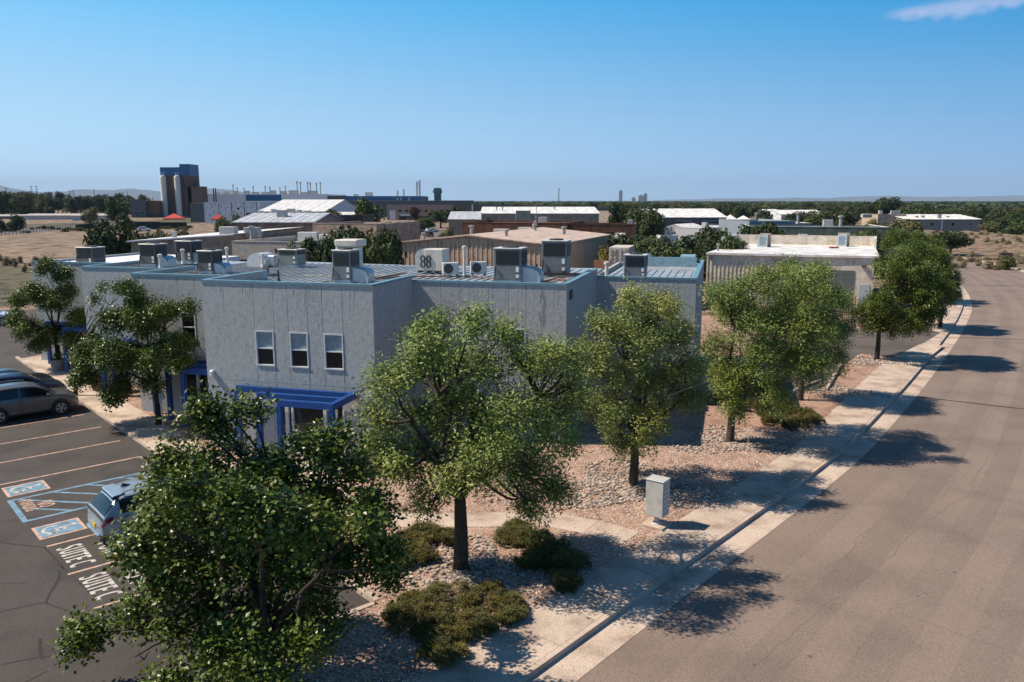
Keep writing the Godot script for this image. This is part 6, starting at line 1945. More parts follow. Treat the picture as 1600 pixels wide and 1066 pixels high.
	shed("warehouse", "pale blue white warehouse wall with dark seams below the silos", Vector3(-153.14, 0.00, -400.00), Vector3(-124.22, 0.00, -400.00), 40.0, 10.2, pale, whiteroof, {"trim": whiteroof, "holes": [[7.2, 7.5, 0, 10, "recess"], [13.6, 13.9, 0, 10, "recess"], [19.8, 20.1, 0, 10, "recess"], [26, 26.3, 0, 10, "recess"], [17, 18, 6.5, 7.6, "window"]]})
	shed("warehouse", "dark ribbed shed between the silos and the pale blue wall", Vector3(-168.13, 0.00, -420.00), Vector3(-159.46, 0.00, -420.00), 30.0, 9.6, steel, whiteroof, {"trim": whiteroof, "ribs": 1.4})
	shed("shed", "low white roofed shed right of the dark brown building, left of the tree", Vector3(-56.23, 0.00, -240.00), Vector3(-46.32, 0.00, -240.00), 18.0, 5.2, pale, whiteroof, {"roof": "along", "rise": 2.0})
	var fu := []
	for k in 11:
		fu.append([18.0 + k * 7.3 + rng.randf_range(-1.5, 1.5), -8.0, rng.randf_range(2.5, 6.5), rng.randf_range(1.6, 3.0), 4.0])
	for q in [[31, 7], [34, 5], [46, 6], [55, 6], [58.5, 5.5], [70, 6], [79, 9.5], [81.5, 9], [87, 9], [89, 8.6], [93.5, 8.4], [96.5, 8.8], [66, 5], [39, 4.5]]:
		fu.append([q[0], -6.0, 0.7, float(q[1]), 0.7])
	shed("factory", "long white factory with a blue panel and a row of thin chimneys on its roof", Vector3(-240.19, 0.00, -600.00), Vector3(-135.82, 0.00, -600.00), 60.0, 15.9, mat("factory white", lin(0.78, 0.76, 0.76), 0.7), whiteroof, {"units": fu, "holes": [[42, 68.5, 11.0, 15.4, "blue_panel"]]})
	shed("factory", "dark grey end block of the white factory with one black opening", Vector3(-134.96, 0.00, -590.00), Vector3(-121.37, 0.00, -590.00), 60.0, 14.6, steel, whiteroof, {"ribs": 2.0, "holes": [[7.5, 12, 2, 10.5, "recess"]]})
	shed("factory", "long blue factory hall with white roof line right of the dark end block", Vector3(-120.81, 0.00, -585.00), Vector3(-65.98, 0.00, -585.00), 50.0, 14.4, steel, whiteroof, {"trim": whiteroof, "holes": [[0.2, 55.2, 9.8, 14.2, "blue_panel"]], "units": [[51, -8, 1.2, 10.5, 1.0], [53, -8, 1.3, 11.4, 1.0], [37.5, -3, 1.0, 4.0, 1], [42, -3, 1.0, 5.2, 1], [16, -6, 5.0, 2.8, 4.0], [6.5, -6, 3.2, 1.4, 3], [38.0, 1.5, 1.3, 3.0, 1, -4.2], [40.5, 1.5, 1.3, 3.0, 1, -4.2], [46.5, 1.5, 1.3, 3.0, 1, -4.2]]})
	shed("factory", "long low grey factory front with white eave below the blue hall", Vector3(-114.17, 0.00, -555.00), Vector3(-27.33, 0.00, -555.00), 24.0, 11.2, steel, whiteroof, {"trim": whiteroof, "ribs": 2.4})
	var hl := []
	for k in 9:
		hl.append([7.0 + k * 3.8, 8.4 + k * 3.8, 4.2, 6.0, "window"])
	hl.append([1.6, 5.0, 0.0, 5.4, "white_door"])
	hl.append([8.0, 16.0, 2.3, 3.3, "white_door"])
	hl.append([7.0, 30.0, 0.0, 2.0, "recess"])
	shed("office_building", "two storey pinkish office with white roof and big white door behind the parked cars", Vector3(-73.17, 0.00, -470.00), Vector3(-35.09, 0.00, -470.00), 14.0, 8.4, mat("pinkish brick", lin(0.33, 0.22, 0.17), 0.9), whiteroof, {"trim": whiteroof, "parapet": 0.2, "holes": hl})
	shed("block_building", "long red brown stucco building across the middle with two white awnings", Vector3(-8.64, 0.00, -138.82), Vector3(9.25, 0.00, -134.72), 20.0, 6.9, clay, mat("red brown roof", lin(0.16, 0.085, 0.06), 0.9), {"trim": clay, "holes": [[14.2, 15.4, 4.6, 5.6, "awning"]], "units": [[12, -12, 1.6, 0.8, 1.2]]})
	shed("block_building", "right end of the red brown building with a white awning over a dark door", Vector3(9.35, 0.00, -136.17), Vector3(20.58, 0.00, -134.27), 16.0, 6.7, clay, mats["red brown roof"], {"trim": clay, "holes": [[7.6, 9.8, 4.1, 5.1, "awning"], [7.6, 9.8, 0.5, 4.2, "recess"]], "units": [[10.6, -1, 0.8, 0.8, 0.8]]})
	shed("block_building", "low red brown lobby block in front of the red brown building", Vector3(5.29, 0.00, -132.41), Vector3(13.71, 0.00, -126.97), 6.0, 5.6, clay, mats["red brown roof"], {"trim": clay})
	shed("block_building", "cream parapet piece standing above the red brown building", Vector3(0.79, 0.00, -165.00), Vector3(3.80, 0.00, -165.00), 8.0, 8.6, beige, whiteroof)
	shed("warehouse", "grey warehouse with long white gable roof and two doors, upper middle", Vector3(-8.21, 0.00, -214.73), Vector3(23.26, 0.00, -214.73), 30.0, 7.3, graybr, whiteroof, {"roof": "along", "rise": 1.6, "seam": 1.6, "holes": [[22.6, 25.0, 1.6, 4.6, "white_door"], [27.4, 30.2, 1.6, 4.6, "recess"], [7.2, 9.0, 4.0, 5.0, "recess"], [19.0, 21.0, 4.2, 5.0, "recess"]], "units": [[4, -6, 0.3, 1.2, 0.3, 0.6], [5.6, -6, 0.3, 1.2, 0.3, 0.6], [20, -8, 0.3, 1.0, 0.3, 0.7]]})
	shed("warehouse", "lower silver roofed shed left of the long white warehouse", Vector3(-19.74, 0.00, -250.13), Vector3(-8.97, 0.00, -250.13), 26.0, 5.0, graybr, silver, {"roof": "along", "rise": 2.2})
	shed("warehouse", "slate blue metal building with white gable roof, upper right of centre", Vector3(33.34, 0.00, -193.64), Vector3(51.70, 0.00, -193.64), 26.0, 6.7, dkblue, whiteroof, {"roof": "along", "rise": 1.9, "seam": 1.2, "holes": [[6.6, 10.0, 5.2, 5.9, "window"], [12.6, 16.0, 5.2, 5.9, "window"], [1.0, 3.0, 5.2, 5.9, "window"], [12.8, 14.8, 2.6, 5.0, "white_door"], [9.4, 9.5, 0, 6.5, "recess"]], "units": [[8.0, -9, 0.9, 0.5, 0.9, 1.0]]})
	for q in [[1031, 1059, 150, 2.9, "white trailer parked below the slate blue building"], [1035, 1063, 128, 2.7, "white trailer with grey side nearest the trees, below the other trailer"]]:
		var tr := shed("trailer", q[4], Vector3((q[0] - 800) / 1240.0 * q[2], 0, -q[2]), Vector3((q[1] - 800) / 1240.0 * q[2], 0, -q[2] - 0.6), 2.4, q[3] + 1.3, paint("far white paint", lin(0.66, 0.66, 0.66), 0.6), whiteroof, {"cat": "trailer", "holes": [[0.6, 1.8, 2.4, 3.1, "window"]]})
	shed("shed", "small white gabled shed beside the trailers, right of the trees", Vector3(38.45, 0.00, -174.36), Vector3(44.13, 0.00, -182.92), 6.0, 4.6, paint("far white paint", lin(0.66, 0.66, 0.66), 0.6), whiteroof, {"roof": "along", "rise": 0.9, "holes": [[0.4, 0.9, 2.8, 3.6, "window"]]})
	shed("block_building", "pale white building half hidden by the trees left of the grey green hall", Vector3(39.89, 0.00, -166.43), Vector3(53.20, 0.00, -184.05), 10.0, 5.0, mat("pale white wall", lin(0.5, 0.5, 0.53), 0.8), whiteroof, {"parapet": 0.3, "units": [[5.0, -2, 1.2, 1.4, 1.0]]})
	shed("block_building", "grey green hall with white cap behind the white roofed building", Vector3(35.64, 0.00, -120.63), Vector3(54.73, 0.00, -116.13), 14.0, 6.8, olive, mats["grey blue metal roof"], {"trim": whiteroof, "units": [[11.6, -3, 1.4, 1.0, 1.0], [13.4, -3, 0.5, 1.6, 0.5]]})
	shed("block_building", "flat blue grey building with a white vent behind the grey green hall", Vector3(40.10, 0.00, -135.50), Vector3(47.88, 0.00, -135.50), 20.0, 7.2, mat("blue grey wall", lin(0.2, 0.24, 0.27), 0.7), silver, {"units": [[8, 0.6, 0.5, 1.5, 0.5]]})
	shed("block_building", "low flat blue grey wing right of the flat blue grey building", Vector3(48.40, 0.00, -138.46), Vector3(51.71, 0.00, -138.46), 16.0, 6.8, mats["blue grey wall"], whiteroof, {"trim": whiteroof})
	shed("warehouse", "far white roof left of the tall pole, upper right", Vector3(105.89, 0.00, -330.00), Vector3(111.40, 0.00, -330.00), 20.0, 5.2, pale, whiteroof, {"roof": "along", "rise": 2.0})
	shed("warehouse", "long far white roof above the trees, upper right", Vector3(107.26, 0.00, -320.00), Vector3(125.05, 0.00, -320.00), 22.0, 5.4, pale, whiteroof, {"roof": "along", "rise": 1.6})
	shed("block_building", "cream flat roofed building with stepped parapet right of the far pines", Vector3(119.45, 0.00, -262.00), Vector3(128.61, 0.00, -262.00), 12.0, 6.4, beige, whiteroof, {"trim": beige, "units": [[-3, -2, 3.0, 0.9, 2.0, -0.9], [2, -3, 1.0, 0.9, 1.0, 0.3], [6, -1, 3.0, 1.2, 0.6, 0.0]]})
	shed("warehouse", "grey building with white roof and four small dark windows beyond the sandy bank", Vector3(125.29, 0.00, -254.68), Vector3(148.85, 0.00, -254.68), 26.0, 4.9, mat("plain grey wall", lin(0.2, 0.19, 0.18), 0.8), whiteroof, {"roof": "along", "rise": 1.3, "holes": [[3.5, 4.2, 3.1, 3.8, "window"], [7.8, 8.6, 3.0, 3.8, "window"], [14.4, 15.2, 3.0, 3.8, "window"], [20.0, 20.8, 3.0, 3.8, "window"], [11.1, 11.5, 0.0, 4.8, "white_door"]], "units": [[5, -4, 1.0, 0.8, 1.0, 0.3], [7, -4, 1.0, 0.9, 1.0, 0.3], [11.5, -2.5, 1.2, 1.5, 1.0, 0.1], [15.5, -5, 1.0, 0.7, 1.0, 0.3]]})
	for q in [[1134, 1149, 230, "small pale hip roofed house left of its twin, upper right"], [1151, 1174, 215, "small pale hip roofed house right of its twin, upper right"]]:
		var d: float = q[2]
		var w: float = (q[1] - q[0]) / 1240.0 * d
		var t := thing("house", q[3], "house", Vector3((q[0] - 800) / 1240.0 * d, -0.2, -d))
		var b := MB.new()
		b.box(Vector3(w / 2, 2.6, -3), Vector3(w * 0.9, 5.2, 6))
		part("wall", b, beige, t)
		b = MB.new()
		var c := [Vector3(-0.4, 5.2, 0.6), Vector3(w + 0.4, 5.2, 0.6), Vector3(w + 0.4, 5.2, -6.6), Vector3(-0.4, 5.2, -6.6)]
		var top := Vector3(w / 2, 7.0, -3)
		for k in 4:
			b.tri(c[k], c[(k + 1) % 4], top)
		part("roof", b, whiteroof, t)
		b = MB.new()
		b.box(Vector3(w * 0.5, 2.2, 0.02), Vector3(w * 0.4, 1.6, 0.06))
		part("window", b, paint("far window glass", lin(0.02, 0.022, 0.026), 0.1), t)
	# the white roofed building on the right, with parapets round the back of its roof
	white_roof_building(whiteroof)
	silos()
	small_far_things()

func white_roof_building(wr: Material) -> void:
	var wallm := mat("cream siding", lin(0.74, 0.66, 0.55), 0.75, tx("dirt"), 0.3, tx("stain"), 0.15, null, 0.0, 0.0, false)
	var a := Vector3(20.96, 0.00, -85.55)
	var b := Vector3(36.4, 0, -79.8)
	var a2: Vector3 = a + Vector3(8.3, 0, -18.5)
	var b2: Vector3 = b + Vector3(8.3, 0, -18.5)
	var t := thing("metal_building", "cream building with bright white flat roof behind the street trees on the right", "building", a)
	var la := Vector2()
	var lb := Vector2(b.x - a.x, b.z - a.z)
	var lc := Vector2(b2.x - a.x, b2.z - a.z)
	var ld := Vector2(a2.x - a.x, a2.z - a.z)
	for q in [[la, lb, "front_wall"], [lb, lc, "side_wall"], [lc, ld, "back_wall"], [ld, la, "side_wall"]]:
		var w := MB.new()
		w.xf = seg(q[0], q[1])
		var long: float = q[0].distance_to(q[1])
		var h := 5.0 if q[2] == "front_wall" else (5.0 if q[2] == "side_wall" else 6.3)
		w.box(Vector3(long / 2, h / 2 - 0.1, -0.1), Vector3(long - 0.002, h + 0.2, 0.2))
		part(q[2], w, wallm, t)
	var r := MB.new()
	r.prism(PackedVector2Array([la + Vector2(-0.2, 0.3), lb + Vector2(0.3, 0.3), lc, ld]), 4.9, 5.12)
	part("roof", r, wr, t)
	for q in [[la.lerp(ld, 0.45), ld, 6.4], [lb.lerp(lc, 0.7), lc, 6.3]]:
		var p := MB.new()
		p.xf = seg(q[0], q[1])
		var long: float = q[0].distance_to(q[1])
		p.box(Vector3(long / 2, 5.6, 0.0), Vector3(long, q[2] - 4.9, 0.25))
		part("parapet", p, wr, t)
	var fx := seg(la, lb)
	var ribs := MB.new()
	ribs.xf = fx
	for k in 24:
		ribs.box(Vector3(0.1 + k * 0.42, 2.3, 0.03), Vector3(0.1, 4.6, 0.06))
	tag(part("wall_rib", ribs, wallm, t), "", "", "", "stuff")
	for q in [[14.4, 16.6, 3.7, "roll_up_door"], [0.0, 0.0, 0.0, ""]]:
		if q[3]:
			var d := MB.new()
			d.xf = fx
			for k in 9:
				d.box(Vector3((q[0] + q[1]) / 2 - 1.9, 0.2 + k * 0.4, 0.02), Vector3(q[1] - q[0], 0.385, 0.06))
			part(q[3], d, paint("grey green door", lin(0.12, 0.145, 0.13), 0.6), t)
	var dr := MB.new()
	dr.xf = fx
	dr.box(Vector3(15.7, 1.1, 0.02), Vector3(1.0, 2.2, 0.07))
	part("door", dr, paint("pale door", lin(0.4, 0.46, 0.48), 0.5), t)
	var lamp := MB.new()
	lamp.xf = fx
	lamp.box(Vector3(15.5, 4.1, 0.2), Vector3(0.5, 0.25, 0.35), 0.05)
	part("wall_lamp", lamp, paint("lamp brown", lin(0.1, 0.08, 0.06), 0.6), t)
	var yel := MB.new()
	yel.lathe([Vector2(0.09, 0), Vector2(0.09, 1.1), Vector2(0, 1.15)], 10)
	yel = MB.new()
	yel.xf = fx * Transform3D(Basis(), Vector3(14.9, 0, 0.5))
	yel.lathe([Vector2(0.1, 0), Vector2(0.1, 1.2), Vector2(0, 1.25)], 10)
	part("bollard", yel, paint("salmon bollard", lin(0.55, 0.26, 0.12), 0.6), t)
	# coolers and vents on the white roof
	var metal := paint("bright sheet metal", lin(0.62, 0.63, 0.63), 0.35, 0.3)
	for q in [[1193, 386, 0, "curved silver swamp cooler at the left of the white roof"], [1316, 385, 0, "curved silver swamp cooler at the right of the white roof"]]:
		var p: Vector3 = Vector3(30.24, 0.00, -95.92) if q[0] == 1193 else Vector3(40.27, 0.00, -97.30)
		var c := thing("swamp_cooler", q[3], "cooler", p + Vector3(0, 5.12, 0), -0.35, "coolers on the white roof")
		var m := MB.new()
		var pts := [Vector2(0.45, 0), Vector2(0.45, 1.5)]
		for k in 9:
			var an := PI / 2 * k / 8.0
			pts.append(Vector2(-0.1 - 0.6 * sin(an), 0.75 + 0.75 * cos(an)))
		pts.append(Vector2(-0.7, 0))
		m.extr(pts, -0.1, 0.6)
		part("hood", m, metal, c)
		m = MB.new()
		m.box(Vector3(-0.12, 0.75, 0.61), Vector3(0.7, 1.0, 0.02))
		part("pad_panel", m, paint("blue grey pad", lin(0.25, 0.34, 0.4), 0.5), c)
		m = MB.new()
		m.box(Vector3(0.15, 0.8, -0.6), Vector3(1.3, 1.6, 0.95), 0.03)
		part("cabinet", m, paint("tan cabinet", lin(0.36, 0.3, 0.24), 0.6), c)
	for q in [[Vector3(39.75, 0.00, -104.86), 1.3, 1.0, "grey square air conditioner in the middle of the white roof"], [Vector3(38.75, 0.00, -106.51), 1.2, 1.1, "pale round shouldered cooler left of the grey one on the white roof"]]:
		var c := thing("roof_box", q[3], "air conditioner", q[0] + Vector3(0, 5.12, 0), -0.3, "boxes on the white roof")
		var m := MB.new()
		m.box(Vector3(0, q[2] / 2, 0), Vector3(q[1], q[2], 1.1), 0.05)
		part("cabinet", m, paint("grey rooftop unit", lin(0.4, 0.4, 0.39), 0.6), c)
		m = MB.new()
		m.box(Vector3(0.1, q[2] / 2, 0.55), Vector3(q[1] * 0.6, q[2] * 0.6, 0.02))
		part("grille", m, paint("condenser grille", lin(0.022, 0.022, 0.024), 0.55), c)
	for q in [[Vector3(22.84, 0.00, -88.37), 0.8], [Vector3(44.74, 0.00, -100.19), 0.9], [Vector3(46.85, 0.00, -103.26), 0.5]]:
		var m := MB.new()
		m.lathe([Vector2(0.14, 0), Vector2(0.1, 0.1), Vector2(0.1, q[1] * 0.7), Vector2(0.2, q[1] * 0.75), Vector2(0.2, q[1]), Vector2(0, q[1] * 1.05)], 10)
		m.xf = Transform3D()
		var o := part("vent_pipe", m, paint("grey flue", lin(0.3, 0.3, 0.3), 0.6), t)
		o.position = q[0] + Vector3(0, 5.12, 0) - a
	var red := MB.new()
	red.box(Vector3(37.64, 0.00, -93.27) - a + Vector3(0, 5.22, 0), Vector3(1.0, 0.15, 0.5))
	part("roof_hatch", red, paint("red hatch", lin(0.4, 0.07, 0.03), 0.6), t)

func silos() -> void:
	var brick := mat("silo brown", lin(0.13, 0.085, 0.07), 0.85, tx("dirt"), 0.1)
	var blue := paint("factory blue", lin(0.015, 0.11, 0.26), 0.5)
	var cream := paint("silo white", lin(0.6, 0.6, 0.54), 0.6)
	var t := thing("grain_tower", "tall brown industrial tower with blue top on the left horizon", "tower", Vector3(-243.30, 0.00, -560.00))
	var b := MB.new()
	b.box(Vector3(10.5, 14.0, -8), Vector3(20.5, 28.4, 16))
	part("shaft", b, brick, t)
	b = MB.new()
	b.box(Vector3(7.0, 31.0, -8.0), Vector3(13.6, 5.6, 16.2))
	part("blue_top", b, blue, t)
	b = MB.new()
	b.box(Vector3(17.2, 32.1, -8.0), Vector3(7.0, 7.8, 16.2))
	part("blue_top", b, blue, t)
	for x in [3.0, 12.8]:
		b = MB.new()
		b.xf = Transform3D(Basis(), Vector3(x, -0.2, 3.0))
		b.lathe([Vector2(2.0, 0), Vector2(2.0, 27.0), Vector2(1.6, 28.2), Vector2(0, 28.6)], 18)
		part("silo", b, cream, t)
		for d in [-0.8, 0.8]:
			b = MB.new()
			b.xf = Transform3D(Basis(), Vector3(x + d, 28.0, 3.0))
			b.lathe([Vector2(0.15, 0), Vector2(0.15, 2.4), Vector2(0, 2.5)], 6)
			part("silo_vent", b, cream, t)
	b = MB.new()
	b.box(Vector3(23.2, 10.4, -5), Vector3(10.0, 20.9, 10))
	part("annex", b, mat("annex brown", lin(0.17, 0.105, 0.08), 0.85), t)
	for q in [[22.0, 24.5], [34.0, 19.8], [35.5, 19.8]]:
		b = MB.new()
		b.xf = Transform3D(Basis(), Vector3(q[0], 0, -6.0))
		b.lathe([Vector2(0.45, 0), Vector2(0.4, q[1]), Vector2(0, q[1])], 8)
		part("chimney", b, paint("black pipe", lin(0.02, 0.02, 0.022), 0.6), t)
	# control tower on a green knoll
	t = thing("control_tower", "grey green lookout tower with a mast above the factory roofs", "tower", Vector3(-58.97, 0.00, -640.00))
	b = MB.new()
	b.prism(PackedVector2Array([Vector2(-2.6, 2.6), Vector2(2.6, 2.6), Vector2(2.6, -2.6), Vector2(-2.6, -2.6)]), 0, 17)
	part("shaft", b, olive_paint(), t)
	for q in [[17.0, 3.4, 2.2], [19.2, 2.8, 1.9]]:
		b = MB.new()
		b.prism(PackedVector2Array([Vector2(-q[1], q[1]), Vector2(q[1], q[1]), Vector2(q[1], -q[1]), Vector2(-q[1], -q[1])]), q[0], q[0] + q[2])
		part("cab", b, olive_paint(), t)
	b = MB.new()
	b.tube([Vector3(0, 21, 0), Vector3(0, 27, 0)], [0.12, 0.08], 5)
	part("mast", b, paint("grey flue", lin(0.3, 0.3, 0.3), 0.6), t)

func olive_paint() -> Material:
	return paint("tower green", lin(0.1, 0.16, 0.16), 0.7)

func small_far_things() -> void:
	# shipping container with its doors towards us; it stands on another
	var cream := paint("container cream", lin(0.56, 0.5, 0.42), 0.6)
	for lvl in 2:
		var t := thing("shipping_container", ["cream shipping container with closed doors behind the right roof unit", "lower shipping container under the cream one, mostly hidden"][1 - lvl], "container", Vector3(11.79, 0.00, -97.00) + Vector3(0, -0.2 + lvl * 2.62, 0), TURN)
		var b := MB.new()
		b.box(Vector3(1.22, 1.3, -3.0), Vector3(2.42, 2.58, 6.0))
		part("body", b, cream, t)
		for k in 2:
			b = MB.new()
			b.box(Vector3(0.63 + k * 1.18, 1.3, 0.03), Vector3(1.12, 2.36, 0.06), 0.01)
			var d := part("door", b, cream, t)
			for j in 5:
				b = MB.new()
				b.box(Vector3(0.63 + k * 1.18, 0.42 + j * 0.44, 0.065), Vector3(0.92, 0.16, 0.03), 0.01)
				part("door_rib", b, cream, d)
			for x in [0.35, 0.85]:
				b = MB.new()
				b.tube([Vector3(x + k * 1.18, 0.12, 0.1), Vector3(x + k * 1.18, 2.48, 0.1)], [0.025, 0.025], 6)
				part("lock_rod", b, paint("galvanised post", lin(0.34, 0.35, 0.36), 0.5, 0.3), d)
		b = MB.new()
		b.box(Vector3(0.75, 1.95, 0.1), Vector3(0.26, 0.28, 0.01))
		part("warning_plate", b, paint("ochre plate", lin(0.35, 0.22, 0.03), 0.6), t)
		var ri := MB.new()
		for k in 22:
			ri.box(Vector3(2.45, 1.3, -0.25 - k * 0.265), Vector3(0.05, 2.3, 0.11))
		part("side_corrugation", ri, cream, t)
	# red canopies by the fence
	for q in [[278, 395, 9.2, "wide red canopy tent, the left one of two by the scrub"], [346, 380, 6.0, "red pointed canopy tent, the right one of two by the scrub"]]:
		var d: float = q[1]
		var t := thing("canopy_tent", q[3], "tent", Vector3((q[0] - 800) / 1240.0 * d, -0.2, -d), 0.2, "red canopies beyond the lot")
		var w: float = q[2] / 2
		var b := MB.new()
		var c := [Vector3(-w, 2.6, w * 0.6), Vector3(w, 2.6, w * 0.6), Vector3(w, 2.6, -w * 0.6), Vector3(-w, 2.6, -w * 0.6)]
		for k in 4:
			b.tri(c[k], c[(k + 1) % 4], Vector3(0, 5.0, 0))
			b.quad(c[k] - Vector3(0, 0.6, 0), c[(k + 1) % 4] - Vector3(0, 0.6, 0), c[(k + 1) % 4], c[k])
		part("canopy", b, paint("red canvas", lin(0.62, 0.07, 0.05), 0.8), t)
		for k in 4:
			b = MB.new()
			b.tube([c[k] * Vector3(0.97, 0, 0.97), c[k] * 0.97], [0.06, 0.06], 5)
			part("pole", b, paint("grey flue", lin(0.3, 0.3, 0.3), 0.6), t)
	# flag on a pole
	var fl := thing("flagpole", "flagpole with a hanging striped flag before the red brown building", "flag", Vector3(3.86, 0.00, -128.00))
	var fb := MB.new()
	fb.tube([Vector3(0, 0, 0), Vector3(0, 10.0, 0)], [0.09, 0.05], 7)
	part("pole", fb, paint("grey flue", lin(0.3, 0.3, 0.3), 0.6), fl)
	for k in 6:
		fb = MB.new()
		var y := 8.7 - k * 0.36
		fb.quad(Vector3(-0.05 - k * 0.13, y - 0.5, 0.05), Vector3(0.0, y - 0.36, 0.0), Vector3(0.0, y, 0.0), Vector3(-0.05 - k * 0.11, y - 0.14, 0.08))
		part("stripe", fb, paint("flag red", lin(0.4, 0.05, 0.05), 0.8) if k % 2 == 0 else paint("far white paint", lin(0.66, 0.66, 0.66), 0.6), fl)
	# brown yard wall between the trees and the tan building
	var t := thing("yard_wall", "low brown wall beside the tan ribbed building, right of the dense trees", "wall", Vector3(-14.42, 0.00, -80.00), -0.1)
	var b := MB.new()
	b.box(Vector3(1.9, 2.0, 0), Vector3(3.9, 4.0, 0.25))
	part("wall", b, mat("brown yard wall", lin(0.2, 0.105, 0.065), 0.9), t)
	b = MB.new()
	b.box(Vector3(1.9, 4.04, 0), Vector3(4.0, 0.1, 0.35))
	part("cap", b, mats["brown yard wall"], t)
	t = thing("yard_wall", "low orange brown wall between the right grey unit and the shipping container", "wall", Vector3(8.67, 0.00, -84.00), -0.26)
	b = MB.new()
	b.box(Vector3(0.9, 2.2, 0), Vector3(1.8, 4.4, 0.25))
	part("wall", b, mat("orange yard wall", lin(0.32, 0.15, 0.08), 0.9), t)
	# screened fence and wire fence along the lane
	var green := paint("dark green screen", lin(0.012, 0.022, 0.018), 0.9)
	var post := paint("fence post", lin(0.06, 0.055, 0.06), 0.7)
	for q in [[Vector3(-163.15, 0.00, -299.78), Vector3(-169.50, 0.00, -337.96), "dark green screen fence left of the bushy tree behind the lot", 2.2], [Vector3(-150.76, 0.00, -313.98), Vector3(-137.97, 0.00, -313.98), "dark green screen fence right of the bushy tree behind the lot", 2.9], [Vector3(-143.01, 0.00, -325.53), Vector3(-132.09, 0.00, -325.53), "farther dark green screen fence ending by the bushes", 2.4]]:
		var a: Vector3 = q[0]
		var z: Vector3 = q[1]
		t = thing("screen_fence", q[2], "fence", a)
		var n := int(a.distance_to(z) / 3.0)
		for k in n:
			var s := (z - a) * (float(k) / n)
			var e := (z - a) * (float(k + 1) / n)
			b = MB.new()
			b.bar(s + Vector3(0, q[3] / 2 - 0.2, 0), e + Vector3(0, q[3] / 2 - 0.2, 0), 0.05, q[3])
			part("panel", b, green, t)
			b = MB.new()
			b.box(s + Vector3(0, q[3] / 2, 0), Vector3(0.12, q[3] + 0.3, 0.12))
			part("post", b, post, t)
	t = thing("wire_fence", "dark post and rail fence along the lane at the left edge", "fence", Vector3(-159.92, 0.00, -246.72))
	var o: Vector3 = Vector3(-159.92, 0.00, -246.72)
	var en: Vector3 = Vector3(-173.11, 0.00, -317.74)
	for k in 27:
		var p := (en - o) * (k / 26.0)
		b = MB.new()
		b.box(p + Vector3(0, 0.8, 0), Vector3(0.12, 2.0, 0.12))
		part("post", b, post, t)
	for y in [0.4, 1.1, 1.75]:
		b = MB.new()
		b.bar(Vector3(0, y, 0), en - o + Vector3(0, y, 0), 0.05, 0.06)
		part("rail", b, post, t)
	# long pale wall and sheds far left
	var conc := mat("pale wall", lin(0.5, 0.46, 0.44), 0.9, tx("dirt"), 0.1)
	for q in [[42, 128, 480, 2.2, "long pale low roofed shed in the field at the far left"], [120, 182, 455, 2.6, "pale low shed right of the long one in the field at the far left"], [-40, 112, 500, 1.4, "low dark wall in front of the green field at the far left"]]:
		var d: float = q[2]
		shed("field_shed", q[4], Vector3((q[0] - 800) / 1240.0 * d, 0, -d), Vector3((q[1] - 800) / 1240.0 * d, 0, -d * 1.01), 24.0, q[3], conc if q[3] > 2 else mats["dark grey siding"], conc, {"roof": "along", "rise": 0.9, "cat": "shed"})
	for q in [[212, 233, 540, 11.5, "grey block building left of the tower, left half"], [233, 255, 545, 11.0, "dark block building between the grey block and the tower"], [168, 206, 900, 9.0, "low grey building under the power poles at the far left"], [62, 84, 800, 7.5, "far white roofed building among trees at the far left"], [198, 216, 700, 8.0, "far pale roof left of the grey block building"], [740, 800, 480, 8.6, "far grey flat building right of the factory"], [800, 840, 520, 8.0, "far grey building with pale roof right of the factory"], [855, 880, 420, 6.5, "far orange brown building near the tall pole"], [872, 950, 520, 6.8, "far long brown building right of the tall pole"], [960, 972, 380, 6.0, "far white building among trees right of the brown one"]]:
		var d: float = q[2]
		var wm: Material = [mats["grey brown metal siding"], mats["dark brown block"], mats["dark grey siding"], conc, mats["blue grey wall"], mats["red brown stucco"]][absi(q[0]) % 6]
		shed("far_building", q[4], Vector3((q[0] - 800) / 1240.0 * d, 0, -d), Vector3((q[1] - 800) / 1240.0 * d, 0, -d * 1.005), 16.0, q[3], wm, mats["white metal roof"] if q[0] % 3 else wm, {"holes": [[2, 4, 2, 4, "window"], [6, 8, 2, 4, "window"]]})
	# poles and pylons
	var steel := paint("pylon steel", lin(0.1, 0.105, 0.115), 0.6)
	for q in [[62, 1150, 33, 1, "left of the twin steel pylons at the far left"], [70, 1150, 33, 1, "right of the twin steel pylons at the far left"], [23, 1250, 32, 1, "lone steel pylon at the left edge"], [43, 1300, 27, 1, "smaller steel pylon between the lone and the twin pylons"], [121, 1200, 27, 1, "left pylon of the pair right of the twin pylons"], [126, 1200, 28, 1, "right pylon of the pair right of the twin pylons"], [158, 950, 25, 0, "tall pole in the middle of the left horizon"], [202, 900, 21, 0, "left pole of two near the tower"], [209, 900, 22, 0, "right pole of two near the tower"], [247, 760, 14, 0, "short pole just left of the tower"], [190, 1000, 17, 0, "short pole between the tall poles on the left horizon"], [872, 640, 21, 0, "tall pole standing on the horizon above the red brown building"], [1173, 620, 11, 0, "left pole of two on the right horizon"], [1177, 640, 10, 0, "right pole of two on the right horizon"], [1313, 300, 7, 0, "pale short pole among the far trees on the right"]]:
		var d: float = q[1]
		var p := thing("pylon" if q[3] else "utility_pole", q[4], "pylon" if q[3] else "pole", Vector3((q[0] - 800) / 1240.0 * d, -0.2, -d))
		var hh: float = q[2]
		b = MB.new()
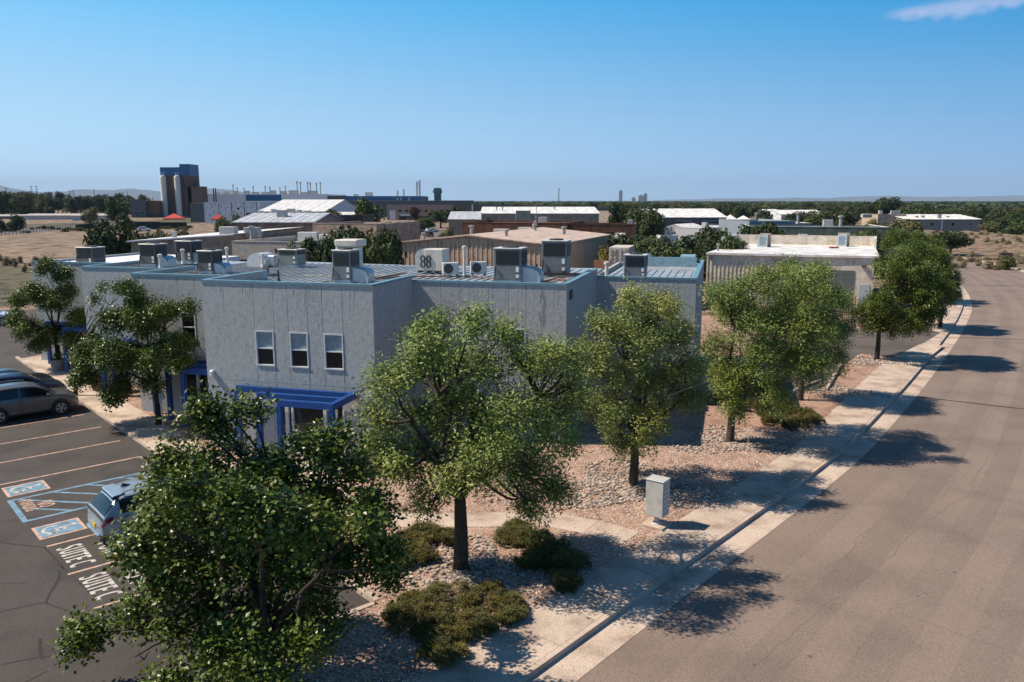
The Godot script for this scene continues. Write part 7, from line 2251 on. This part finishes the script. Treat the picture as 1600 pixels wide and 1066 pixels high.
		if q[3]:
			for s in [-1.0, 1.0]:
				b.tube([Vector3(s * 2.4, 0, 0), Vector3(s * 1.2, hh * 0.6, 0), Vector3(s * 0.5, hh, 0)], [0.3, 0.25, 0.18], 5)
			for k in 5:
				var y := hh * (0.1 + 0.18 * k)
				var w := lerpf(2.3, 0.7, 0.1 + 0.18 * k)
				b.bar(Vector3(-w, y, 0), Vector3(w * 0.85, y + hh * 0.17, 0), 0.18, 0.18)
		else:
			b.tube([Vector3(0, 0, 0), Vector3(0, hh, 0)], [0.42, 0.28], 7)
		part("mast", b, steel, p)
		for k in (3 if q[3] else 1):
			b = MB.new()
			var w := 5.0 if q[3] else 1.6
			b.box(Vector3(0, hh * (0.97 - 0.14 * k), 0), Vector3(w - k * 0.6, 0.35, 0.3))
			part("cross_arm", b, steel, p)
	# city towers in the haze
	for q in [[967, 8200, 15, 118, "hazy tall city block on the horizon"], [998, 8300, 22, 70, "hazy wide city block on the horizon"], [1005, 8300, 16, 88, "hazy city block right of the wide one"], [987, 8400, 18, 48, "low hazy city block between the taller ones"]]:
		var d: float = q[1]
		var p := thing("city_tower", q[4], "building", Vector3((q[0] - 800) / 1240.0 * d, 0, -d))
		b = MB.new()
		b.box(Vector3(0, q[3] / 2, 0), Vector3(q[2] * 2.2, q[3], 30))
		part("tower", b, mats["grey brown metal siding"], p)
		b = MB.new()
		b.box(Vector3(0, q[3] + 4, 0), Vector3(q[2], 8, 12))
		part("penthouse", b, mats["grey brown metal siding"], p)

# a small tree or bush one metre high, scaled where it stands
func far_proto(called: String, kind: int, sd: int) -> Node3D:
	var r := RandomNumberGenerator.new()
	r.seed = sd
	var t := Node3D.new()
	t.name = called
	var wood := MB.new()
	wood.tube([Vector3(0, -0.04, 0), Vector3(0.01, 0.2, 0), Vector3(0, 0.55, 0.01)], [0.035, 0.025, 0.012], 6, false)
	var b := MB.new()
	var lobes := []
	var n := 18 if kind == 0 else 13
	for i in n:
		var a := r.randf() * TAU
		if kind == 0:      # round crown on a trunk
			var y := r.randf_range(0.36, 0.84)
			var rad := 0.34 * sqrt(maxf(0.05, 1.0 - pow((y - 0.55) / 0.42, 2.0))) * r.randf_range(0.5, 1.0)
			lobes.append(Vector4(cos(a) * rad, y, sin(a) * rad, r.randf_range(0.16, 0.23)))
		elif kind == 1:    # bush, leaves down to the ground
			var y := r.randf_range(0.12, 0.72)
			var rad := 0.42 * (1.0 - 0.55 * y) * r.randf_range(0.4, 1.0)
			lobes.append(Vector4(cos(a) * rad, y, sin(a) * rad, r.randf_range(0.17, 0.27)))
		else:              # narrow, pointed
			var y := r.randf_range(0.1, 0.85)
			var rad := 0.14 * (1.05 - y)
			lobes.append(Vector4(cos(a) * rad, y, sin(a) * rad, lerpf(0.17, 0.07, y)))
	for l in lobes:
		wood.tube([Vector3(0, 0.3 if kind == 0 else 0.05, 0), Vector3(l.x, l.y, l.z)], [0.012, 0.004], 4, false)
		var tone := r.randf_range(0.8, 1.2)
		for k in 190:
			var d := Vector3(r.randfn(0, 1), r.randfn(0.25, 1), r.randfn(0, 1)).normalized()
			var p: Vector3 = Vector3(l.x, l.y, l.z) + d * l.w * (1.05 - 0.5 * pow(r.randf(), 2.0))
			if p.y < 0.01:
				continue
			var u := (d + Vector3(r.randfn(0, 0.7), r.randfn(0.4, 0.6), r.randfn(0, 0.7))).normalized()
			var s := u.cross(Vector3(r.randfn(0, 1), r.randfn(0, 1), r.randfn(0, 1))).normalized()
			var w := u.cross(s)
			var q := r.randf_range(0.02, 0.042)
			b.col = Color(1, 1, 1) * tone * r.randf_range(0.75, 1.25)
			b.tri(p - s * q, p + s * q * 0.9 - w * q * 0.4, p + w * q * 1.1)
			b.tri(p - w * q * 0.7 + u * q * 0.4, p + s * q * 1.2 + u * q * 0.2, p - s * q * 0.4 + w * q * 0.7)
	part("trunk" if kind != 1 else "stem", wood, mats["bark"], t)
	part("crown" if kind != 1 else "foliage", b, leaf_mat("far leaf", lin(0.075, 0.1, 0.03), 0.7, Color(0.2, 0.25, 0.08)), t)
	return t

func far_trees() -> void:
	var leafs := [leaf_mat("far leaf", lin(0.075, 0.1, 0.03), 0.7, Color(0.2, 0.25, 0.08)), leaf_mat("far dark leaf", lin(0.045, 0.068, 0.022), 0.7, Color(0.16, 0.22, 0.07)), leaf_mat("far olive leaf", lin(0.11, 0.115, 0.04), 0.75, Color(0.25, 0.25, 0.1)), leaf_mat("far yellow leaf", lin(0.2, 0.17, 0.035), 0.75, Color(0.3, 0.28, 0.08)), leaf_mat("dry shrub leaf", lin(0.26, 0.22, 0.13), 0.85, Color(0.2, 0.18, 0.1)), leaf_mat("red leaf", lin(0.09, 0.04, 0.03), 0.8, Color(0.2, 0.1, 0.06))]
	var protos := []
	for k in 8:
		protos.append(far_proto("tree", 0 if k < 4 else (1 if k < 7 else 2), 900 + k))
	# pixel column of the axis, top row, depth, width in pixels, shape (0-3 tree, 4-6 bush, 7 narrow), leaf, label
	var spots := [
		[178, 341, 84, 66, 0, 1, "big dark tree at the left end of the grey brown ribbed building"],
		[190, 309, 330, 34, 1, 0, "round green tree beside the grey block building, left of the tower"],
		[202, 326, 320, 22, 4, 1, "bush at the foot of the round green tree, left of the tower"],
		[147, 320, 400, 26, 5, 2, "yellow green bush before the pale shed at the far left"],
		[31, 328, 290, 26, 4, 1, "round dark bush in the field at the left edge, the right one"],
		[8, 333, 290, 16, 5, 1, "round dark bush in the field at the left edge, the left one"],
		[87, 303, 620, 9, 7, 1, "narrow dark cypress on the left horizon"],
		[577, 312, 200, 44, 1, 0, "large round green tree in the middle, left of the pinkish office"],
		[522, 328, 215, 30, 2, 2, "thin olive tree before the low white roofed shed"],
		[466, 380, 66, 46, 2, 2, "olive green tree at the left end of the row behind the main roof"],
		[496, 371, 67, 54, 0, 1, "dark tree second in the row behind the main roof"],
		[540, 356, 72, 72, 1, 1, "tall dense tree in the row behind the main roof"],
		[522, 372, 64, 54, 3, 0, "bright green tree in front of the tall dense one behind the main roof"],
		[575, 362, 70, 62, 2, 0, "green tree right of the tall dense one behind the main roof"],
		[608, 358, 80, 50, 3, 0, "green tree at the right end of the row behind the main roof"],
		[590, 380, 62, 54, 0, 0, "low green tree just above the main roof edge"],
		[552, 384, 60, 50, 2, 1, "low dark tree just above the main roof edge"],
		[505, 386, 60, 50, 1, 1, "low dark bush just above the main roof edge"],
		[480, 394, 60, 44, 3, 2, "low olive bush just above the main roof edge, left one"],
		[632, 366, 105, 16, 4, 3, "yellow bush left of the tan roof beside the street"],
		[655, 364, 110, 24, 5, 2, "olive bush above the left end of the tan roof"],
		[690, 327, 330, 40, 0, 1, "large tree over the parked cars on the middle distance street"],
		[665, 340, 300, 34, 1, 0, "green tree left of the large tree over the parked cars"],
		[698, 352, 210, 26, 5, 2, "olive bush at the left end of the red brown building"],
		[650, 323, 440, 14, 2, 5, "small reddish tree before the pinkish office"],
		[722, 317, 480, 26, 4, 1, "dark tree at the right end of the long grey factory front"],
		[735, 350, 170, 20, 6, 2, "small olive bush behind the red brown building"],
		[690, 395, 62, 30, 5, 2, "shrub at the foot of the tan ribbed wall, left one"],
		[752, 397, 62, 26, 4, 1, "shrub at the foot of the tan ribbed wall, middle one"],
		[830, 400, 66, 18, 6, 2, "small shrub at the foot of the tan ribbed wall beside the tall unit"],
		[840, 350, 132, 22, 5, 2, "small olive tree before the red brown building near the flag"],
		[764, 342, 150, 12, 2, 1, "small thin tree in front of the red brown building at its left"],
		[950, 370, 105, 30, 4, 3, "yellow green bush between the tan wing and the shipping container"],
		[1000, 322, 172, 46, 0, 0, "tall green tree left of the slate blue building"],
		[965, 318, 240, 36, 1, 1, "dark tree behind the right end of the red brown building"],
		[1018, 330, 165, 36, 2, 0, "green tree directly left of the slate blue building"],
		[985, 364, 120, 60, 0, 1, "dark tree behind the shipping container, left one"],
		[1020, 370, 112, 64, 2, 1, "dark tree behind the shipping container, right one"],
		[1050, 380, 84, 74, 0, 0, "broad green tree above the right grey unit"],
		[1085, 370, 92, 74, 1, 1, "dense dark tree between the trailers and the white roofed building"],
		[1118, 356, 98, 74, 3, 1, "tallest dense tree left of the white roofed building"],
		[1142, 370, 92, 50, 2, 0, "green tree touching the left corner of the white roofed building"],
		[1028, 396, 80, 64, 1, 1, "low dark tree just above the right grey unit"],
		[1172, 350, 116, 40, 0, 1, "dark tree in front of the grey green hall, left one"],
		[1202, 348, 116, 44, 1, 1, "dark tree in front of the grey green hall, right one"],
		[1352, 358, 112, 44, 2, 0, "green bush in front of the right end of the grey green hall"],
		[1410, 344, 150, 56, 1, 2, "olive tree before the left end of the plain grey building"],
		[1375, 348, 170, 40, 0, 0, "green tree behind the right end of the grey green hall"],
		[1440, 362, 135, 50, 4, 0, "green tree left of the street bend"],
		[1408, 372, 110, 50, 5, 1, "dark tree behind the street trees, left of the bend"],
		[1482, 360, 158, 60, 0, 1, "big dark bush at the far end of the street where it bends"],
		[1452, 378, 150, 22, 6, 2, "olive bush left of the big dark bush at the street bend"],
		[1240, 331, 260, 40, 2, 1, "dark tree before the long far white roof, left"],
		[1270, 330, 250, 44, 1, 0, "green tree before the long far white roof, right"],
		[1310, 327, 260, 44, 0, 1, "dark tree beside the pale short pole"],
		[1352, 335, 240, 22, 4, 3, "yellow tree left of the cream flat roofed building"],
		[1190, 328, 300, 24, 2, 1, "dark small tree right of the twin hip roofed houses"],
		[1150, 322, 330, 26, 0, 1, "dark tree behind the slate blue building, right"],
		[1330, 322, 400, 30, 1, 1, "dark tree left of the tall far pines"],
		[1378, 308, 420, 34, 0, 1, "tallest dark far pine on the right horizon"],
		[1360, 316, 410, 36, 3, 1, "dark far pine left of the tallest one"],
		[1396, 314, 430, 20, 1, 1, "dark far pine right of the tallest one"],
		[1572, 392, 126, 28, 4, 2, "olive bush in front of the brown utility cabinet"],
		[1515, 358, 235, 30, 5, 1, "dark bush at the right end of the plain grey building"],
		[1548, 345, 240, 46, 1, 2, "olive tree right of the plain grey building"],
		[1580, 338, 230, 56, 0, 1, "large dark tree at the right edge, upper one"],
		[1605, 345, 215, 60, 2, 0, "large green tree cut by the right edge"],
		[1560, 352, 225, 40, 4, 1, "dark bush below the large trees at the right edge"],
		[1470, 352, 262, 26, 5, 1, "dark bush before the plain grey building"]]
	for q in spots:
		var d: float = q[2]
		var x: float = (q[0] - 800) / 1240.0 * d
		var top: float = maxf(10.5 - (q[1] - 315.0) * d / 1240.0, 1.2) + 0.2
		var w: float = q[3] / 1240.0 * d / (0.85 if q[4] < 7 else 0.3)
		plant(protos[q[4]], "tree" if q[4] < 4 or q[4] == 7 else "bush", q[6], Vector3(x, -0.2, -d), Vector3(w, top, w), leafs[q[5]], "")
	# rows of far trees that make up the wooded horizon
	var r2 := RandomNumberGenerator.new()
	r2.seed = 88
	var belts := [
		[1405, 1620, 322, 330, 300, 22, 34, "dark tree in the thick wood beyond the plain grey building", "trees of the wood on the right"],
		[1405, 1620, 319, 324, 420, 18, 34, "tree in the back row of the wood on the right horizon", "back row of the wood on the right"],
		[205, 335, 346, 358, 118, 22, 30, "green bush in the hedge behind the grey brown ribbed building", "bushes in the hedge on the left"],
		[345, 385, 322, 340, 210, 7, 22, "bush in the clump left of the brown warehouse", "bushes left of the brown warehouse"],
		[0, 245, 300, 309, 700, 26, 20, "dark tree on the left horizon below the power poles", "trees on the left horizon"],
		[0, 60, 298, 306, 600, 8, 24, "dark tree in the clump at the left edge of the horizon", "trees at the left edge of the horizon"],
		[880, 1350, 315.5, 319, 800, 46, 22, "small dark tree in the belt along the horizon right of centre", "trees along the horizon right of centre"],
		[740, 1000, 316, 319, 900, 20, 22, "small dark tree in the belt along the horizon at the centre", "trees along the horizon at the centre"],
		[1030, 1340, 319, 324, 520, 22, 26, "dark tree in the nearer belt behind the white roofs", "trees behind the white roofs"],
		[1478, 1600, 384, 402, 140, 16, 13, "dry pale shrub along the far edge of the street", "dry shrubs along the far kerb"],
		[1500, 1610, 372, 392, 185, 18, 8, "small dry shrub on the sandy bank", "dry shrubs on the sandy bank"],
		[0, 200, 343, 352, 330, 22, 12, "low scrub bush beside the fenced lane", "scrub beside the lane"],
		[205, 300, 341, 349, 350, 14, 12, "low scrub bush before the red canopies", "scrub before the canopies"],
		[0, 60, 400, 430, 130, 8, 10, "low dry weed at the edge of the dirt lot", "weeds of the dirt lot"]]
	for q in belts:
		for k in q[5]:
			var d: float = q[4] * r2.randf_range(0.9, 1.12)
			var u := lerpf(q[0], q[1], (k + r2.randf()) / q[5])
			var v := r2.randf_range(q[2], q[3])
			var dry: bool = q[7].contains("dry")
			var scrub: bool = q[7].begins_with("low") or dry
			var top := maxf(10.5 - (v - 315.0) * d / 1240.0, 0.6) + 0.2
			if scrub:
				top = r2.randf_range(0.9, 1.8)
				d = 10.7 * 1240.0 / maxf(v + 12.0 - 315.0, 8.0) if not dry else d
			var y := -0.2
			if dry and d > 160.0:
				y = 1.6
			var w: float = q[6] * r2.randf_range(0.75, 1.3) / 1240.0 * d / 0.85
			var leaf: int = (4 if dry else (2 if scrub else [1, 1, 0, 2][r2.randi() % 4]))
			plant(protos[4 + r2.randi() % 3 if scrub or q[7].contains("bush") or r2.randf() < 0.5 else r2.randi() % 4], "shrub" if dry else ("bush" if q[7].contains("bush") or q[7].contains("weed") else "tree"), place_word(k, q[5]) + q[7], Vector3((u - 800.0) / 1240.0 * d, y, -d), Vector3(w, top, w), leafs[leaf], q[8])
	for p in protos:
		p.free()

func place_word(k: int, n: int) -> String:
	var tens := ["", "", "twenty", "thirty", "forty"]
	var ones := ["", "first", "second", "third", "fourth", "fifth", "sixth", "seventh", "eighth", "ninth", "tenth", "eleventh", "twelfth", "thirteenth", "fourteenth", "fifteenth", "sixteenth", "seventeenth", "eighteenth", "nineteenth"]
	var m := mini(k + 1, n - k)
	var w: String = ones[m] if m < 20 else tens[m / 10] + ("ieth" if m % 10 == 0 else "-" + ones[m % 10])
	return w.replace("tyieth", "tieth") + (" from left, " if k + 1 <= n - k else " from right, ")

func plant(proto: Node3D, called: String, label: String, at: Vector3, scl: Vector3, leaf: Material, group: String) -> void:
	var o: Node3D = proto.duplicate()
	o.name = numbered(called)
	add_child(o)
	o.position = at
	o.rotation.y = rng.randf() * TAU
	o.scale = scl
	for c in o.get_children():
		if str(c.name) == "crown" or str(c.name) == "foliage":
			c.material_override = leaf
	tag(o, label, called, group)

func skyline() -> void:
	# the wooded plain beyond everything that can be told apart
	var b := MB.new()
	var r := RandomNumberGenerator.new()
	r.seed = 5
	var q := []
	for k in 26:
		var d := Vector3(r.randfn(0, 1), absf(r.randfn(0, 0.8)), r.randfn(0, 1)).normalized()
		var u := (d + Vector3(r.randfn(0, 0.6), 0.4, r.randfn(0, 0.6))).normalized()
		var s := u.cross(Vector3(r.randfn(0, 1), r.randfn(0, 1), r.randfn(0, 1))).normalized()
		var w := u.cross(s)
		var p := d * 0.5
		b.col = Color(1, 1, 1) * r.randf_range(0.75, 1.25)
		b.quad(p - s * 0.3 - w * 0.2, p + s * 0.25 - w * 0.28, p + s * 0.3 + w * 0.22, p - s * 0.2 + w * 0.3)
	var m := b.mesh()
	var where := []
	var tint := []
	for k in 9000:
		var d := 1100.0 + 5200.0 * pow(r.randf(), 1.6)
		var a := r.randf_range(-0.72, 0.72)
		if a < -0.42 and d < 1300.0:
			continue
		var s := r.randf_range(5.0, 11.0) * (1.0 + d / 6000.0)
		where.append(Transform3D(Basis(Vector3.UP, r.randf() * TAU).scaled(Vector3(s * 1.9, s, s * 1.9)), Vector3(tan(a) * d, 1.0, -d)))
		tint.append(Color(1, 1, 1) * r.randf_range(0.6, 1.3))
	scatter("distant_woods", m, mats["far dark leaf"], where, tint, self, "dark belt of distant trees along the whole horizon")
